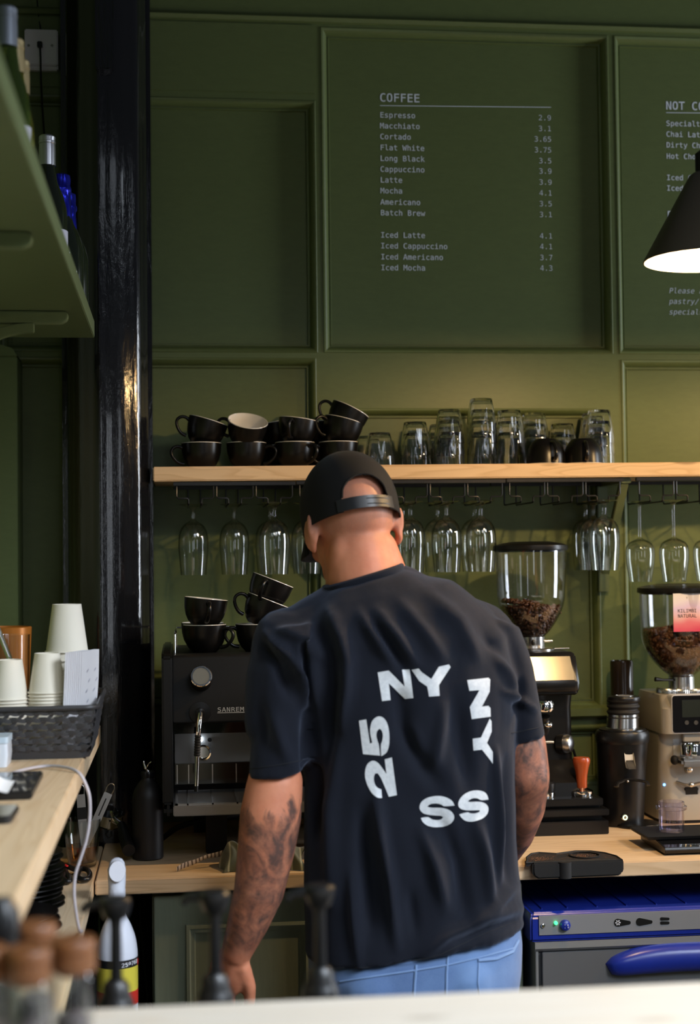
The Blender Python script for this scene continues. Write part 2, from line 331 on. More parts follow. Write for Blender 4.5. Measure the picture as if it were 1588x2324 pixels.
GL = {
'.': '17,11 26,11 26,0 17,0',
'/': '31,52 38,52 10,-7 4,-7',
'1': '9,6 20,6 20,46 9,43 9,49 20,52 27,52 27,6 38,6 38,0 9,0',
'2': '13,6 37,6 37,0 5,0 5,6 17,18 23,25 26,29 28,32 29,35 29,38 29,42 27,45 24,46 20,47 16,47 13,46 10,44 6,42 6,49 9,51 13,52 16,53 20,53 24,52 28,51 32,49 35,44 37,38 36,35 35,32 33,28 30,24 24,18',
'3': '27,28 32,26 35,23 37,19 38,14 37,10 35,6 33,3 29,1 25,-1 19,-1 16,-1 12,0 8,0 5,2 5,9 8,7 12,6 15,5 19,5 24,6 28,8 30,11 31,15 30,19 28,22 24,24 19,25 14,25 14,31 19,31 23,31 27,33 29,35 29,39 29,42 27,45 24,46 20,47 17,47 13,46 10,45 6,44 6,51 14,52 20,53 24,53 28,51 32,49 35,45 36,39 36,35 34,32 31,29',
'4': '26,46 9,18 26,18|24,52 33,52 33,18 40,18 40,12 33,12 33,0 26,0 26,12 4,12 4,19',
'5': '7,52 34,52 34,46 14,46 14,33 17,34 20,34 25,34 29,32 32,30 35,26 37,22 37,17 37,12 35,7 32,4 29,1 24,0 19,-1 15,-1 11,0 8,0 5,1 5,8 8,7 11,6 15,5 18,5 23,6 27,8 29,12 30,17 29,22 27,25 23,28 18,28 15,28 12,28 10,27 7,26',
'6': '35,51 35,44 32,45 30,46 27,47 25,47 19,46 15,42 13,38 11,33 11,27 13,30 16,33 19,34 23,34 27,34 31,32 34,30 36,26 38,22 38,17 38,11 36,7 34,4 31,1 27,0 22,-1 17,0 12,2 9,5 7,11 5,17 5,26 5,34 7,41 10,46 14,50 18,52 24,53 30,52|22,29 18,28 15,26 13,22 12,17 13,12 15,8 18,5 22,4 26,5 29,8 31,11 31,17 31,22 29,26 26,28',
'7': '5,52 38,52 38,49 19,0 12,0 30,46 5,46',
'8': '21,25 17,24 14,22 12,19 12,15 12,10 14,7 17,5 21,4 26,5 29,7 31,10 31,15 31,19 29,22 26,24|15,28 11,29 8,32 6,35 6,39 7,45 10,49 13,51 17,53 21,53 26,53 30,51 33,49 36,45 37,39 37,35 35,32 32,29 28,28 32,26 36,23 38,19 38,14 37,8 34,3 31,1 26,-1 21,-1 17,-1 12,1 9,3 6,8 5,14 5,19 7,23 11,26|13,39 13,35 15,32 18,31 21,30 25,31 28,32 30,35 30,39 30,43 28,45 25,47 21,47 18,47 15,45 13,43',
'9': '21,23 25,24 28,26 30,30 30,35 30,40 28,44 25,47 21,47 17,47 14,44 12,41 11,35 12,30 14,26 17,24|8,1 8,8 10,6 13,6 15,5 18,5 24,6 28,10 30,14 31,19 32,25 30,22 27,19 24,18 20,18 16,18 12,20 9,22 6,26 5,30 4,35 5,40 6,45 9,48 12,51 16,52 21,53 26,52 31,50 34,46 36,41 38,34 38,26 38,18 36,11 33,6 29,2 24,0 18,-1 13,0',
'A': '21,46 14,19 29,19|17,52 26,52 42,0 34,0 31,14 12,14 9,0 1,0',
'B': '13,25 13,6 21,6 26,6 30,8 32,11 33,15 32,19 30,22 26,24 21,25|13,46 13,31 21,31 25,31 28,32 30,35 31,39 30,42 28,44 25,46 21,46|6,52 21,52 26,52 30,50 33,49 37,44 38,39 37,35 35,31 33,29 29,28 33,26 37,23 39,19 40,14 38,8 35,4 31,2 27,0 21,0 6,0',
'C': '37,2 35,1 32,0 29,-1 26,-1 20,0 15,2 10,6 7,11 5,18 5,26 5,34 7,40 10,46 15,50 20,52 26,53 29,53 32,52 35,51 37,50 37,43 35,45 32,46 29,47 26,47 20,46 16,42 14,38 13,32 12,26 13,19 14,14 16,10 20,6 26,5 29,5 32,6 35,7 37,9',
'D': '15,6 21,6 25,8 28,10 30,14 31,19 31,26 31,33 30,38 28,42 25,44 21,46 15,46 12,46 12,6|15,52 23,51 28,49 33,46 36,41 38,34 39,26 38,18 36,11 33,6 28,3 23,1 15,0 5,0 5,52',
'E': '7,52 38,52 38,46 14,46 14,31 37,31 37,25 14,25 14,6 38,6 38,0 7,0',
'F': '8,52 39,52 39,46 15,46 15,31 37,31 37,25 15,25 15,0 8,0',
'H': '5,52 12,52 12,31 31,31 31,52 38,52 38,0 31,0 31,25 12,25 12,0 5,0',
'I': '7,52 36,52 36,46 25,46 25,6 36,6 36,0 7,0 7,6 18,6 18,46 7,46',
'K': '5,52 12,52 12,29 34,52 42,52 22,31 43,0 34,0 17,26 12,20 12,0 5,0',
'L': '7,52 15,52 15,6 40,6 40,0 7,0',
'M': '3,52 12,52 21,26 30,52 40,52 40,0 33,0 33,46 24,19 19,19 9,46 9,0 3,0',
'N': '5,52 14,52 31,9 31,52 38,52 38,0 29,0 12,43 12,0 5,0',
'O': '32,26 31,33 30,38 29,42 26,46 21,47 17,46 14,42 12,38 12,33 11,26 12,19 12,14 14,10 17,6 21,5 26,6 29,10 30,14 31,19|39,26 38,18 37,11 35,6 31,2 27,0 21,-1 16,0 12,2 8,6 6,11 5,18 4,26 5,34 6,41 8,46 12,50 16,52 21,53 27,52 31,50 35,46 37,41 38,34',
'P': '14,46 14,27 22,27 26,27 30,29 32,32 32,36 32,41 30,44 26,46 22,46|7,52 22,52 27,52 32,50 35,48 38,45 39,41 40,36 39,32 38,28 35,25 32,23 27,21 22,21 14,21 14,0 7,0',
'R': '26,25 29,24 31,22 33,19 36,14 43,0 35,0 29,13 27,18 24,20 22,22 19,22 12,22 12,0 5,0 5,52 19,52 25,52 29,50 33,48 35,45 37,41 37,37 36,32 34,29 31,26|12,46 12,28 20,28 24,28 27,30 29,33 30,37 29,41 27,44 24,46 19,46',
'S': '35,50 35,43 32,45 29,46 26,47 22,47 18,47 14,45 12,42 12,39 12,36 13,33 16,32 21,30 24,30 31,27 35,24 37,20 38,14 38,10 36,6 34,3 30,1 26,-1 20,-1 17,-1 13,0 9,1 6,2 6,10 9,7 13,6 17,5 20,5 25,5 29,7 31,10 32,14 31,17 29,20 27,22 22,23 19,24 12,26 8,29 6,33 5,38 5,42 7,46 10,49 13,51 17,52 22,53 25,53 28,52 32,51',
'T': '2,52 41,52 41,46 25,46 25,0 18,0 18,46 2,46',
'U': '5,20 5,52 12,52 12,17 12,11 13,9 14,7 16,6 19,5 21,5 24,5 27,6 28,7 30,9 31,11 31,17 31,52 38,52 38,20 38,13 37,9 35,6 33,3 31,1 28,0 25,-1 21,-1 18,-1 15,0 12,1 10,3 7,6 6,9 5,13',
'W': '0,52 7,52 12,10 18,38 25,38 31,10 36,52 43,52 35,0 29,0 21,31 14,0 8,0',
'X': '3,52 11,52 22,32 34,52 41,52 26,28 42,0 35,0 22,22 8,0 1,0 18,28',
'a': '24,20 22,20 17,19 14,18 12,15 11,12 12,9 13,6 16,5 19,4 24,5 27,8 30,12 30,18 30,20|37,22 37,0 30,0 30,6 28,3 25,1 22,-1 18,-1 12,0 8,2 6,6 5,11 6,17 9,21 12,23 17,24 22,25 30,25 30,26 30,30 28,32 25,34 21,35 17,34 14,34 11,32 7,31 7,37 11,38 14,39 18,40 21,40 25,40 29,39 32,37 34,34 36,32 36,30 37,27',
'c': '37,2 34,1 32,0 29,-1 26,-1 20,0 16,1 12,4 9,9 7,14 7,19 7,25 9,30 12,35 16,38 20,39 26,40 29,40 32,39 34,38 37,37 37,30 34,32 32,33 29,34 26,35 21,34 17,31 14,26 14,19 14,13 17,8 21,5 26,4 29,5 32,5 35,7 37,9',
'd': '30,34 30,54 36,54 36,0 30,0 30,5 28,2 26,1 23,-1 19,-1 15,0 11,1 8,4 6,9 5,14 4,20 5,25 6,30 8,35 11,38 15,39 19,40 23,40 26,38 28,37|11,19 12,13 13,8 16,5 20,4 24,5 27,8 29,13 30,19 29,26 27,31 24,34 20,35 16,34 13,31 12,26',
'e': '39,21 39,18 11,18 12,12 14,8 18,5 24,4 27,5 30,5 34,7 37,8 37,2 34,1 30,0 27,-1 24,-1 18,0 13,1 9,4 7,9 5,14 4,19 5,25 7,30 9,34 13,37 17,39 23,40 27,39 31,38 34,35 37,31 38,27|32,23 32,28 30,32 27,34 22,35 18,34 15,31 12,28 11,23',
'f': '37,54 37,49 30,49 27,48 25,47 24,45 24,42 24,39 37,39 37,34 24,34 24,0 17,0 17,34 7,34 7,39 17,39 17,42 18,47 20,51 24,53 29,54',
'g': '30,20 29,26 28,31 25,34 21,35 17,34 14,31 12,26 11,20 12,13 14,9 17,6 21,5 25,6 28,9 29,13|36,3 36,-3 34,-7 32,-11 29,-13 25,-15 20,-15 14,-15 9,-13 9,-7 12,-8 15,-9 18,-10 20,-10 24,-9 28,-7 29,-4 30,2 30,6 28,3 26,1 23,0 19,0 15,0 11,2 8,5 6,9 5,14 4,20 5,26 6,30 8,34 11,38 15,39 19,40 23,40 26,38 28,37 30,34 30,39 36,39',
'h': '37,24 37,0 30,0 30,24 30,29 28,32 26,34 23,34 19,34 16,31 14,27 13,22 13,0 7,0 7,54 13,54 13,33 15,36 18,38 21,40 25,40 30,39 34,36 35,33 36,29',
'i': '9,39 25,39 25,5 38,5 38,0 6,0 6,5 19,5 19,34 9,34|19,54 25,54 25,46 19,46',
'k': '8,54 15,54 15,23 32,39 39,39 24,24 42,0 34,0 20,20 15,16 15,0 8,0',
'l': '22,14 23,10 24,8 26,6 29,5 36,5 36,0 28,0 23,1 19,4 17,8 16,14 16,50 6,50 6,55 22,55',
'm': '24,35 25,37 27,39 29,40 31,40 35,39 38,36 39,33 39,29 40,23 40,0 34,0 34,22 33,29 33,33 31,34 29,35 27,34 26,32 25,29 25,22 25,0 19,0 19,22 18,29 18,33 16,34 14,35 12,34 11,32 10,29 10,22 10,0 4,0 4,39 10,39 10,36 11,37 12,39 14,40 16,40 19,40 21,39 22,37',
'n': '37,24 37,0 30,0 30,24 30,29 28,32 26,34 23,34 19,34 16,31 14,27 13,22 13,0 7,0 7,39 13,39 13,33 15,36 18,38 21,40 25,40 30,39 34,36 35,33 36,29',
'o': '21,35 17,34 14,31 12,26 12,19 12,13 14,8 17,5 21,4 26,5 29,8 31,13 31,19 31,26 29,31 26,34|21,40 26,39 31,38 34,35 36,31 38,26 38,19 38,13 36,8 34,4 31,1 26,0 21,-1 16,0 12,1 9,4 7,8 5,13 5,19 5,26 7,31 9,35 12,38 16,39',
'p': '13,5 13,-15 7,-15 7,39 13,39 13,34 15,37 17,38 20,40 23,40 28,39 32,38 35,34 37,30 38,25 39,19 38,13 37,8 35,4 32,1 28,0 23,-1 20,-1 17,1 15,2|32,19 31,26 30,31 27,34 23,35 18,34 15,31 14,26 13,19 14,13 15,8 18,5 23,4 27,5 30,8 31,13',
'r': '40,31 38,32 36,33 34,34 31,34 26,33 22,30 20,26 19,19 19,0 13,0 13,39 19,39 19,31 21,35 24,38 28,39 32,40 36,39 40,38',
's': '34,38 34,31 31,33 28,34 26,34 23,35 19,34 16,33 15,31 14,29 14,27 16,25 18,24 24,22 26,22 30,21 33,18 35,15 36,11 35,6 32,2 27,0 20,-1 17,-1 14,0 11,0 7,1 7,8 11,6 14,5 17,5 20,4 24,5 27,6 29,8 29,11 27,15 21,17 18,18 13,19 10,21 8,24 8,28 9,33 11,37 16,39 22,40 25,40 28,39 31,39',
't': '21,50 21,39 36,39 36,34 21,34 21,13 22,9 23,7 25,6 29,5 36,5 36,0 28,0 22,1 18,3 16,7 15,13 15,34 5,34 5,39 15,39 15,50',
'u': '7,15 7,39 13,39 13,15 14,10 15,7 17,5 21,5 25,5 28,8 30,12 30,17 30,39 37,39 37,0 30,0 30,6 28,3 26,1 22,-1 19,-1 13,0 10,3 8,6 7,10',
'w': '0,39 6,39 13,7 19,28 24,28 30,7 37,39 43,39 34,0 28,0 21,21 15,0 9,0',
'y': '30,13 26,2 24,-4 22,-7 21,-9 19,-12 17,-13 15,-14 12,-15 6,-15 6,-9 10,-9 13,-9 15,-8 16,-5 19,1 4,39 10,39 22,8 33,39 40,39',
}

# ------------------------------------------------------------------ lettering (mono outlines, units of 1/100 em)
def inside_loop(p, L):
    c = False
    for (x0, y0), (x1, y1) in zip(L, L[1:]+L[:1]):
        if (y0 > p[1]) != (y1 > p[1]) and p[0] < x0+(x1-x0)*(p[1]-y0)/(y1-y0): c = not c
    return c
def embolden(L, d):            # clockwise outer loops grow, counter-clockwise holes shrink
    o = []; n = len(L)
    for i in range(n):
        p0, p1, p2 = Vector(L[i-1]), Vector(L[i]), Vector(L[(i+1) % n])
        a, b = (p1-p0), (p2-p1)
        if a.length < 1e-6 or b.length < 1e-6: o.append(L[i]); continue
        a.normalize(); b.normalize()
        na, nb = Vector((-a.y, a.x)), Vector((-b.y, b.x)); m = na+nb
        k = m.length
        if k < .3: o.append(L[i]); continue
        m /= k; s = d/max(.5, m.dot(na)); o.append((p1.x+m.x*s, p1.y+m.y*s))
    return o
def flat_text(lines, size, bold=0.0, slant=0.0, adv=.602, font=GL, xs=1.0):
    """lines: [(text, x, z, align)] -> M with thin raised letters in the XZ plane, facing -Y"""
    cu = bpy.data.curves.new('lettering', 'CURVE'); cu.dimensions = '2D'; cu.fill_mode = 'BOTH'
    cu.offset = 0
    for t, x, z, al in lines:
        x0 = x - (len(t)*adv*size if al == 'r' else len(t)*adv*size/2 if al == 'c' else 0)
        for i, ch in enumerate(t):
            if ch == ' ' or ch not in font: continue
            loops = [[tuple(float(q)*.01368 for q in p.split(',')) for p in sp.split(' ')] for sp in font[ch].split('|')]
            for li, pts in enumerate(loops):
                hole = any(lj != li and inside_loop(pts[0], L2) for lj, L2 in enumerate(loops))
                ar = sum(a[0]*b[1]-b[0]*a[1] for a, b in zip(pts, pts[1:]+pts[:1]))
                if (ar > 0) != hole: pts = pts[::-1]
                pts = embolden(pts, bold)
                s = cu.splines.new('POLY'); s.points.add(len(pts)-1); s.use_cyclic_u = True
                for k, (a, b) in enumerate(pts):
                    s.points[k].co = (x0 + (i*adv + a*xs + slant*b)*size, z + b*size, 0, 1)
    o = bpy.data.objects.new('lettering', cu); C.objects.link(o)
    bpy.context.view_layer.update()
    dg = bpy.context.evaluated_depsgraph_get()
    me = bpy.data.meshes.new_from_object(o.evaluated_get(dg))
    r = M(); r.v = [Vector((v.co.x, 0, v.co.y)) for v in me.vertices]; r.f = [tuple(p.vertices) for p in me.polygons]
    bpy.data.objects.remove(o); bpy.data.meshes.remove(me)
    return r

# ------------------------------------------------------------------ room
WY = 3.60                      # panel face of the back wall
FY = 3.576                     # face of its stiles and rails
struct(M().box(-3, 5, -3.2, 3.75, -.06, 0).build('floor', speck('dark_concrete', (.10,.095,.09), (.14,.13,.12), 6, .6), smooth=False))
wb = M().box(-.60, 2.6, WY, WY+.12, 0, 3.5)
X = lambda px, py, Y=WY: at(px, py, Y).x
Z = lambda px, py, Y=WY: at(px, py, Y).z
# panel openings: x0, x1, z0, z1 (outer edge of the moulding)
zt, zb = Z(1060, 79), Z(1060, 805)
PAN = [
    (X(728, 400), X(1378, 400), zb, zt),
    (-.06-.35, X(716, 500), Z(530, 803), Z(530, 231)),
    (-.06-.35, X(717, 1000), 1.215, Z(530, 815)),
    (X(1391, 400), 2.2, zb, zt),
    (X(1403, 900), 2.2, Z(1300, 1606), Z(1480, 820)),
    (X(772, 1000), X(1352, 1100), Z(1300, 1606), Z(1060, 929)),
    (X(772, 1000), X(1352, 1100), 1.0, Z(1300, 1645)),
    (X(1403, 900), 2.2, 1.0, Z(1300, 1645)),
]
xs = sorted({-.6, 2.6} | {p[0] for p in PAN} | {p[1] for p in PAN}); zs = sorted({.0, 3.5} | {p[2] for p in PAN} | {p[3] for p in PAN})
for a, b in zip(xs, xs[1:]):
    col = []
    for c, d in zip(zs, zs[1:]):
        mx, mz = (a+b)/2, (c+d)/2
        inside = any(p[0] < mx < p[1] and p[2] < mz < p[3] for p in PAN)
        if inside: continue
        if col and abs(col[-1][1]-c) < 1e-9: col[-1][1] = d
        else: col.append([c, d])
    for c, d in col: wb.box(a, b, FY, WY+.01, c, d)
wall = struct(wb.build('wall_back', GREEN, smooth=False))
def frame(x0, x1, z0, z1, prof):
    r = M(); L = []
    for off, h in prof:
        L.append([Vector((x0+off, WY-h, z0+off)), Vector((x1-off, WY-h, z0+off)), Vector((x1-off, WY-h, z1-off)), Vector((x0+off, WY-h, z1-off))])
    return r.loft(L, False)
PROF = [(0,0),(0,.0250),(.0015,.0262),(.004,.0256),(.008,.0225),(.012,.0170),(.0150,.0105),(.0162,.0055),(.0180,.0050),(.0188,.0072),(.0212,.0072),(.0224,.0010),(.0224,0)]
for i, p in enumerate(PAN): struct(frame(*p, PROF).build('trim_%d' % (i+1), GREEN, angle=50))
zf0, zf1 = Z(960, 69), Z(960, 50)
struct(M().prism([(WY-.022, zf0), (WY-.032, zf0+.002), (WY-.038, (zf0+zf1)/2), (WY-.032, zf1-.003), (WY-.022, zf1)], -.6, 2.6, 'yz').build('trim_9', GREEN))
zr = Z(530, 216)
struct(M().box(-.6, X(712, 300), FY-.004, FY+.01, zr, Z(530, 60)).build('trim_10', GREEN, smooth=False, bevel=.0015))
zd0, zd1 = Z(1320, 1630, 3.56), Z(1320, 1602, 3.56)
struct(M().prism([(WY, zd0), (3.565, zd0), (3.552, zd0+.006), (3.552, zd1-.006), (3.56, zd1), (WY, zd1)], X(772, 1600), 2.6, 'yz').build('trim_11', GREEN))
struct(M().box(-.58, -.46, -1.2, 3.72, 0, 3.5).build('wall_left', GREEN, smooth=False))
pz = Z(30, 812, 3.5)
pil = M().box(-.46, at(40, 1200, 3.48).x, 3.48, 3.60, 0, pz)
pil.prism([(-.46, pz), (at(40,812,3.48).x, pz), (at(40,812,3.48).x-.012, pz+.02), (-.46, pz+.045)], 3.478, 3.6)
struct(pil.build('trim_12', GREEN, bevel=.002))
# iron column
cm = M(); cx, cy = -.152, 3.415
ring = []
for k in range(96):
    a = 2*PI*k/96
    r = .0905 + .0045*max(0, math.cos(6*(a+PI/2+.26)))**2
    ring.append((r*math.cos(a), r*math.sin(a)))
cm.loft([[Vector((cx+x, cy+y, z)) for x, y in ring] for z in (0, 1.1, 1.6, 2.1, 2.6, 3.5)])
cm.box(-.073, -.056, 3.40, 3.58, 0, 3.5)
cm.box(-.262, -.235, 3.47, 3.58, 0, 3.5)
colm = struct(cm.build('column', BLACK_G, angle=60))
p0, p1 = at(216, 150, 3.30), at(258, 158, 3.30)
M().prism([(p0.x, p0.z), (p0.x+.004, p0.z-.006), (p1.x-.004, p0.z-.006), (p1.x, p0.z), (p1.x, 3.4), (p0.x, 3.4)], 3.30, 3.345).build('iron_strap', BLACK_G, colm, bevel=.003)

# menu lettering on the panels
def line_at(px, py): p = at(px, py, WY-.0008); return p.x, p.z
A, B, Cc, D = [], [], [], []
cl = [("Espresso","2.9",260,267),("Macchiato","3.1",284.5,291.5),("Cortado","3.65",309,315.5),("Flat White","3.75",334,340),("Long Black","3.5",358.5,364.5),
      ("Cappuccino","3.9",383,388),("Latte","3.9",407.5,413),("Mocha","4.1",432,437.5),("Americano","3.5",457.5,462),("Batch Brew","3.1",482,486.5),
      ("Iced Latte","4.1",532.5,535),("Iced Cappuccino","4.1",557,559),("Iced Americano","3.7",582,584),("Iced Mocha","4.3",606.5,608)]
for t, pr, y1, y2 in cl:
    a = line_at(861.5+(y1-260)*.007, y1+6.5); A.append((t, a[0], a[1], 'l'))
    b = line_at(1251+(y2-267)*.011, y2+6.5); B.append((pr, b[0], b[1], 'r'))
for t, y in (("Specialty Tea",279),("Chai Latte",303.5),("Dirty Chai",328),("Hot Chocolate",353.5),("Iced Chai",402),("Iced Dirty Chai",426)):
    a = line_at(1511+(y-279)*.008, y+6.5); Cc.append((t, a[0], a[1], 'l'))
for t, y in (("Please ask for",659),("pastry/",683),("specials",707)):
    a = line_at(1517, y+6.5); D.append((t, a[0], a[1], 'l'))
hd = [("COFFEE", *line_at(861, 230), 'l'), ("NOT COFFEE", *line_at(1510, 248), 'l'), ("EXTRAS", *line_at(1513, 497), 'l')]
def menu(ms, label):
    q = M()
    for m_ in ms: q.add(m_.v, m_.f)
    q.xf(Matrix.Translation((0, WY-.0008, 0)))
    o = q.build('lettering', LETTER, wall, smooth=False); o['label'] = label
rule = lambda x0, y0, x1, y1: M().add([(*[at(x0,y0,WY).x],0,at(x0,y0,WY).z),(at(x1,y1,WY).x,0,at(x1,y1,WY).z),(at(x1,y1,WY).x,0,at(x1,y1,WY).z-.0017),(at(x0,y0,WY).x,0,at(x0,y0,WY).z-.0017)], [(0,1,2,3)])
menu([flat_text(hd[:1], .0279, .014), flat_text(A, .01840, .012), flat_text(B, .0184, -.004), rule(862, 239, 1250, 243)], 'pale grey coffee price list')
menu([flat_text(hd[1:], .0279, .014), flat_text(Cc, .0184, .012), flat_text(D, .0184, -.004, .2), rule(1511, 255, 1700, 257), rule(1514, 501, 1700, 503)], 'pale grey list of other drinks')

# ------------------------------------------------------------------ benches and counters
BZ = .943                      # bench top
bt = M().box(-.164, 2.2, 2.94, 3.575, BZ-.029, BZ)
tag(bt.build('worktop', PINE_X, smooth=False, bevel=.002), 'long pine worktop under the green wall, carrying the coffee machine and grinders', 'worktop')
tag(M().box(-.458, -.167, 1.75, 3.30, BZ-.032, BZ-.001).build('side_worktop', PINE_Y, smooth=False, bevel=.002), 'low pine side worktop carrying the stack of black saucers', 'worktop')
uz = 1.215
uc = thing('raised_counter', 'raised pine counter on the left carrying the woven basket and paper cups', 'counter', (-.3, 2.3, uz-.038))
M().box(-.458, -.165, 1.40, 3.19, uz-.038, uz).build('counter_top', PINE_Y, uc, smooth=False, bevel=.002)
M().box(-.456, -.43, 1.52, 3.15, BZ+.001, uz-.038).build('support_panel', GREEN_D, uc, smooth=False)
fb = thing('front_bar', 'pale wooden front bar along the bottom edge, out of focus', 'bar', (.35, 1.2, 0))
M().box(-.455, 1.7, .86, 1.487, 1.08, 1.12).build('top', PINE_B, fb, smooth=False, bevel=.003)
M().box(-.455, 1.7, .95, 1.0, 0, 1.08).build('front_panel', GREEN_D, fb, smooth=False)
bb = thing('service_ledge', 'low ledge behind the front bar carrying the pump bottles', 'shelf', (.65, 1.68, 0))
BBX = M().box(-.16, 1.7, 1.50, 1.86, .80, .83).build('board', PINE_B, bb, smooth=False)
M().box(-.16, 1.7, 1.52, 1.84, 0, .80).build('base', GREEN_D, bb, smooth=False)
# side worktop carcass
tag(M().box(-.455, -.20, 1.9, 2.55, 0, BZ-.033).build('side_cabinet', BLKM, smooth=False), 'dark cabinet under the low side worktop', 'cabinet')

# sage cabinet under the bench
cx0, cx1 = at(345, 2100, 2.965).x, at(1190, 2100, 2.965).x
cb = thing('base_cabinet', 'sage green panelled cabinet under the worktop, behind the man', 'cabinet', ((cx0+cx1)/2, 3.2, 0))
M().box(cx0, cx1, 2.985, 3.55, .08, BZ-.045).build('carcass', SAGE, cb, smooth=False, bevel=.001)
mid = (cx0+cx1)/2
for a, b in ((cx0+.004, mid-.002), (mid+.002, cx1-.006)):
    zt_ = at(400, 2034, 2.965).z; zp = at(420, 2098, 2.965).z
    d = M().box(a, b, 2.967, 2.985, .1, zt_)
    dr = d.build('door', SAGE, cb, smooth=False, bevel=.0015)
    q = M(); wx = at(416, 2150, 2.965).x-cx0
    L = [[Vector((a+wx+o, 2.967-h, .17+o)), Vector((b-wx-o, 2.967-h, .17+o)), Vector((b-wx-o, 2.967-h, zp-o)), Vector((a+wx+o, 2.967-h, zp-o))]
         for o, h in ((0,0),(.002,.007),(.008,.008),(.012,.004),(.016,.003),(.020,.0))]
    q.loft(L, False).build('moulding', SAGE, dr)
tag(M().tube([at(314, 2000, 3.3), at(318, 2080, 3.3), at(326, 2160, 3.28), at(340, 2300, 3.25), at(340, 2500, 3.25)], .004).build('power_cable', BLKM), 'dark cable hanging in the gap left of the sage cabinet', 'cable')

# long shelf
sx0, sx1 = at(347, 1075, 3.36).x, 2.2
szf = lambda x: 1.7662 + .00506*(x+.033)
sh = thing('wall_shelf', 'long pine shelf on the green wall carrying mugs and stacked tumblers', 'shelf', ((sx0+sx1)/2, 3.47, 1.735))
M().prism([(sx0, szf(sx0)-.0325), (sx1, szf(sx1)-.0325), (sx1, szf(sx1)), (sx0, szf(sx0))], 3.36, 3.578).build('board', PINE_S, sh, smooth=False, bevel=.0025)
def shelf_bracket(px):
    a = at(px, 1090, 3.38); x = a.x; b = M()
    b.box(x-.013, x+.013, 3.385, 3.58, szf(x)-.046, szf(x)-.0335)
    b.box(x-.013-.005, x+.013-.005, 3.56, 3.582, at(px, 1343, 3.56).z, szf(x)-.034)
    b.prism([(3.39, szf(x)-.047), (3.41, szf(x)-.047), (3.57, szf(x)-.225), (3.57, szf(x)-.265), (3.565, szf(x)-.265)], x-.011, x+.009, 'yz')
    b.build('bracket', GREEN_D, sh, bevel=.0015)
shelf_bracket(1421); shelf_bracket(760)

# ------------------------------------------------------------------ black cups
def cup_proto():
    t = thing('coffee_cup', 'x', 'cup', (0,0,0))
    M().lathe([(0,0),(.025,0),(.027,.002),(.034,.009),(.0405,.021),(.0445,.037),(.0462,.0575)], 44).build('body', CUP_K, t)
    M().lathe([(.0462,.0575),(.0458,.0588),(.0446,.0588),(.0437,.057),(.042,.037),(.038,.022),(.031,.010),(.022,.006),(0,.0055)], 44).build('glazed_interior', CUP_W, t)
    hp = smooth_path([(.0435,0,.047),(.052,0,.0505),(.062,0,.049),(.069,0,.041),(.0685,0,.031),(.061,0,.020),(.051,0,.0125),(.040,0,.0105)], 4)
    M().tube(hp, [.0044+.0009*abs(2*i/(len(hp)-1)-1)**3 for i in range(len(hp))], 12, flat=.8).build('handle', CUP_K, t)
    return t
cup0 = cup_proto(); cup_used = False
def put_cup(px, Y, z, hz, ax=0, ay=0, label='', group='', dx=0):
    global cup_used
    p = at(px, 1050, Y)
    loc = (p.x+dx, Y, z)
    e = tilt(rad(hz), rad(ax), rad(ay))
    if not cup_used:
        cup_used = True; cup0.location = loc; cup0.rotation_euler = e; o = cup0; o['label'] = label
    else: o = dup(cup0, loc, e, label)
    o['group'] = group
    return o
GC = 'black cups on the long shelf'
def on(px, Y): return szf(at(px, 1050, Y).x)+.0004
Y0 = 3.45
z = on(457, Y0)
put_cup(457, Y0, z, 190, 0, 0, 'upright black cup at the left end of the long shelf, under a tilted cup', GC)
put_cup(457, Y0, z+.0545, 186, 0, 17, 'tilted black cup on top of the leftmost cup of the long shelf', GC)
z = on(560, Y0)
put_cup(559, Y0, z, -12, 0, 0, 'upright black cup with handle pointing right, second along the long shelf', GC)
put_cup(559, Y0, z+.056, 165, 27, 7, 'black cup tipped forward on the long shelf so its white inside shows', GC, -.003)
z = on(669, Y0)
put_cup(669, Y0, z, -48, 0, 0, 'upright black cup with handle turned to the front right, third along the long shelf', GC)
put_cup(671, Y0, z+.0545, -112, 0, 8, 'black cup with handle facing forward, on top of the third cup along the shelf', GC)
put_cup(636, 3.545, on(636, 3.545), 175, 0, 0, 'black cup behind the third stack of the long shelf, mostly hidden', GC)
put_cup(636, 3.545, on(636, 3.545)+.056, 178, 0, -9, 'black cup resting on the hidden cup behind the third stack of the shelf', GC)
z = on(768, Y0)
put_cup(768, Y0, z, 188, 0, 0, 'bottom black cup of the three cup pile beside the tumblers', GC)
put_cup(768, Y0, z+.0545, 200, 0, 15, 'middle tilted black cup of the three cup pile beside the tumblers', GC)
put_cup(768, Y0, z+.084, 172, 0, 27, 'topmost black cup of the three cup pile, tilted with handle up left', GC, .004)
put_cup(722, 3.55, on(722, 3.55), 10, 0, 0, 'black cup at the back between the third stack and the three cup pile', GC)
put_cup(722, 3.55, on(722, 3.55)+.056, 5, 0, -6, 'black cup on the back cup between the third stack and the three cup pile', GC)
zi = .0594
for px, lab in ((1239, 'upside down black cup in front of the tumblers, the one on the left'), (1323, 'upside down black cup in front of the tumblers, the one on the right')):
    o = put_cup(px, 3.415, on(px, 3.415)+zi, 0, 0, 0, lab, GC)
    o.rotation_euler = (PI, 0, rad(-84 if px < 1300 else -98))

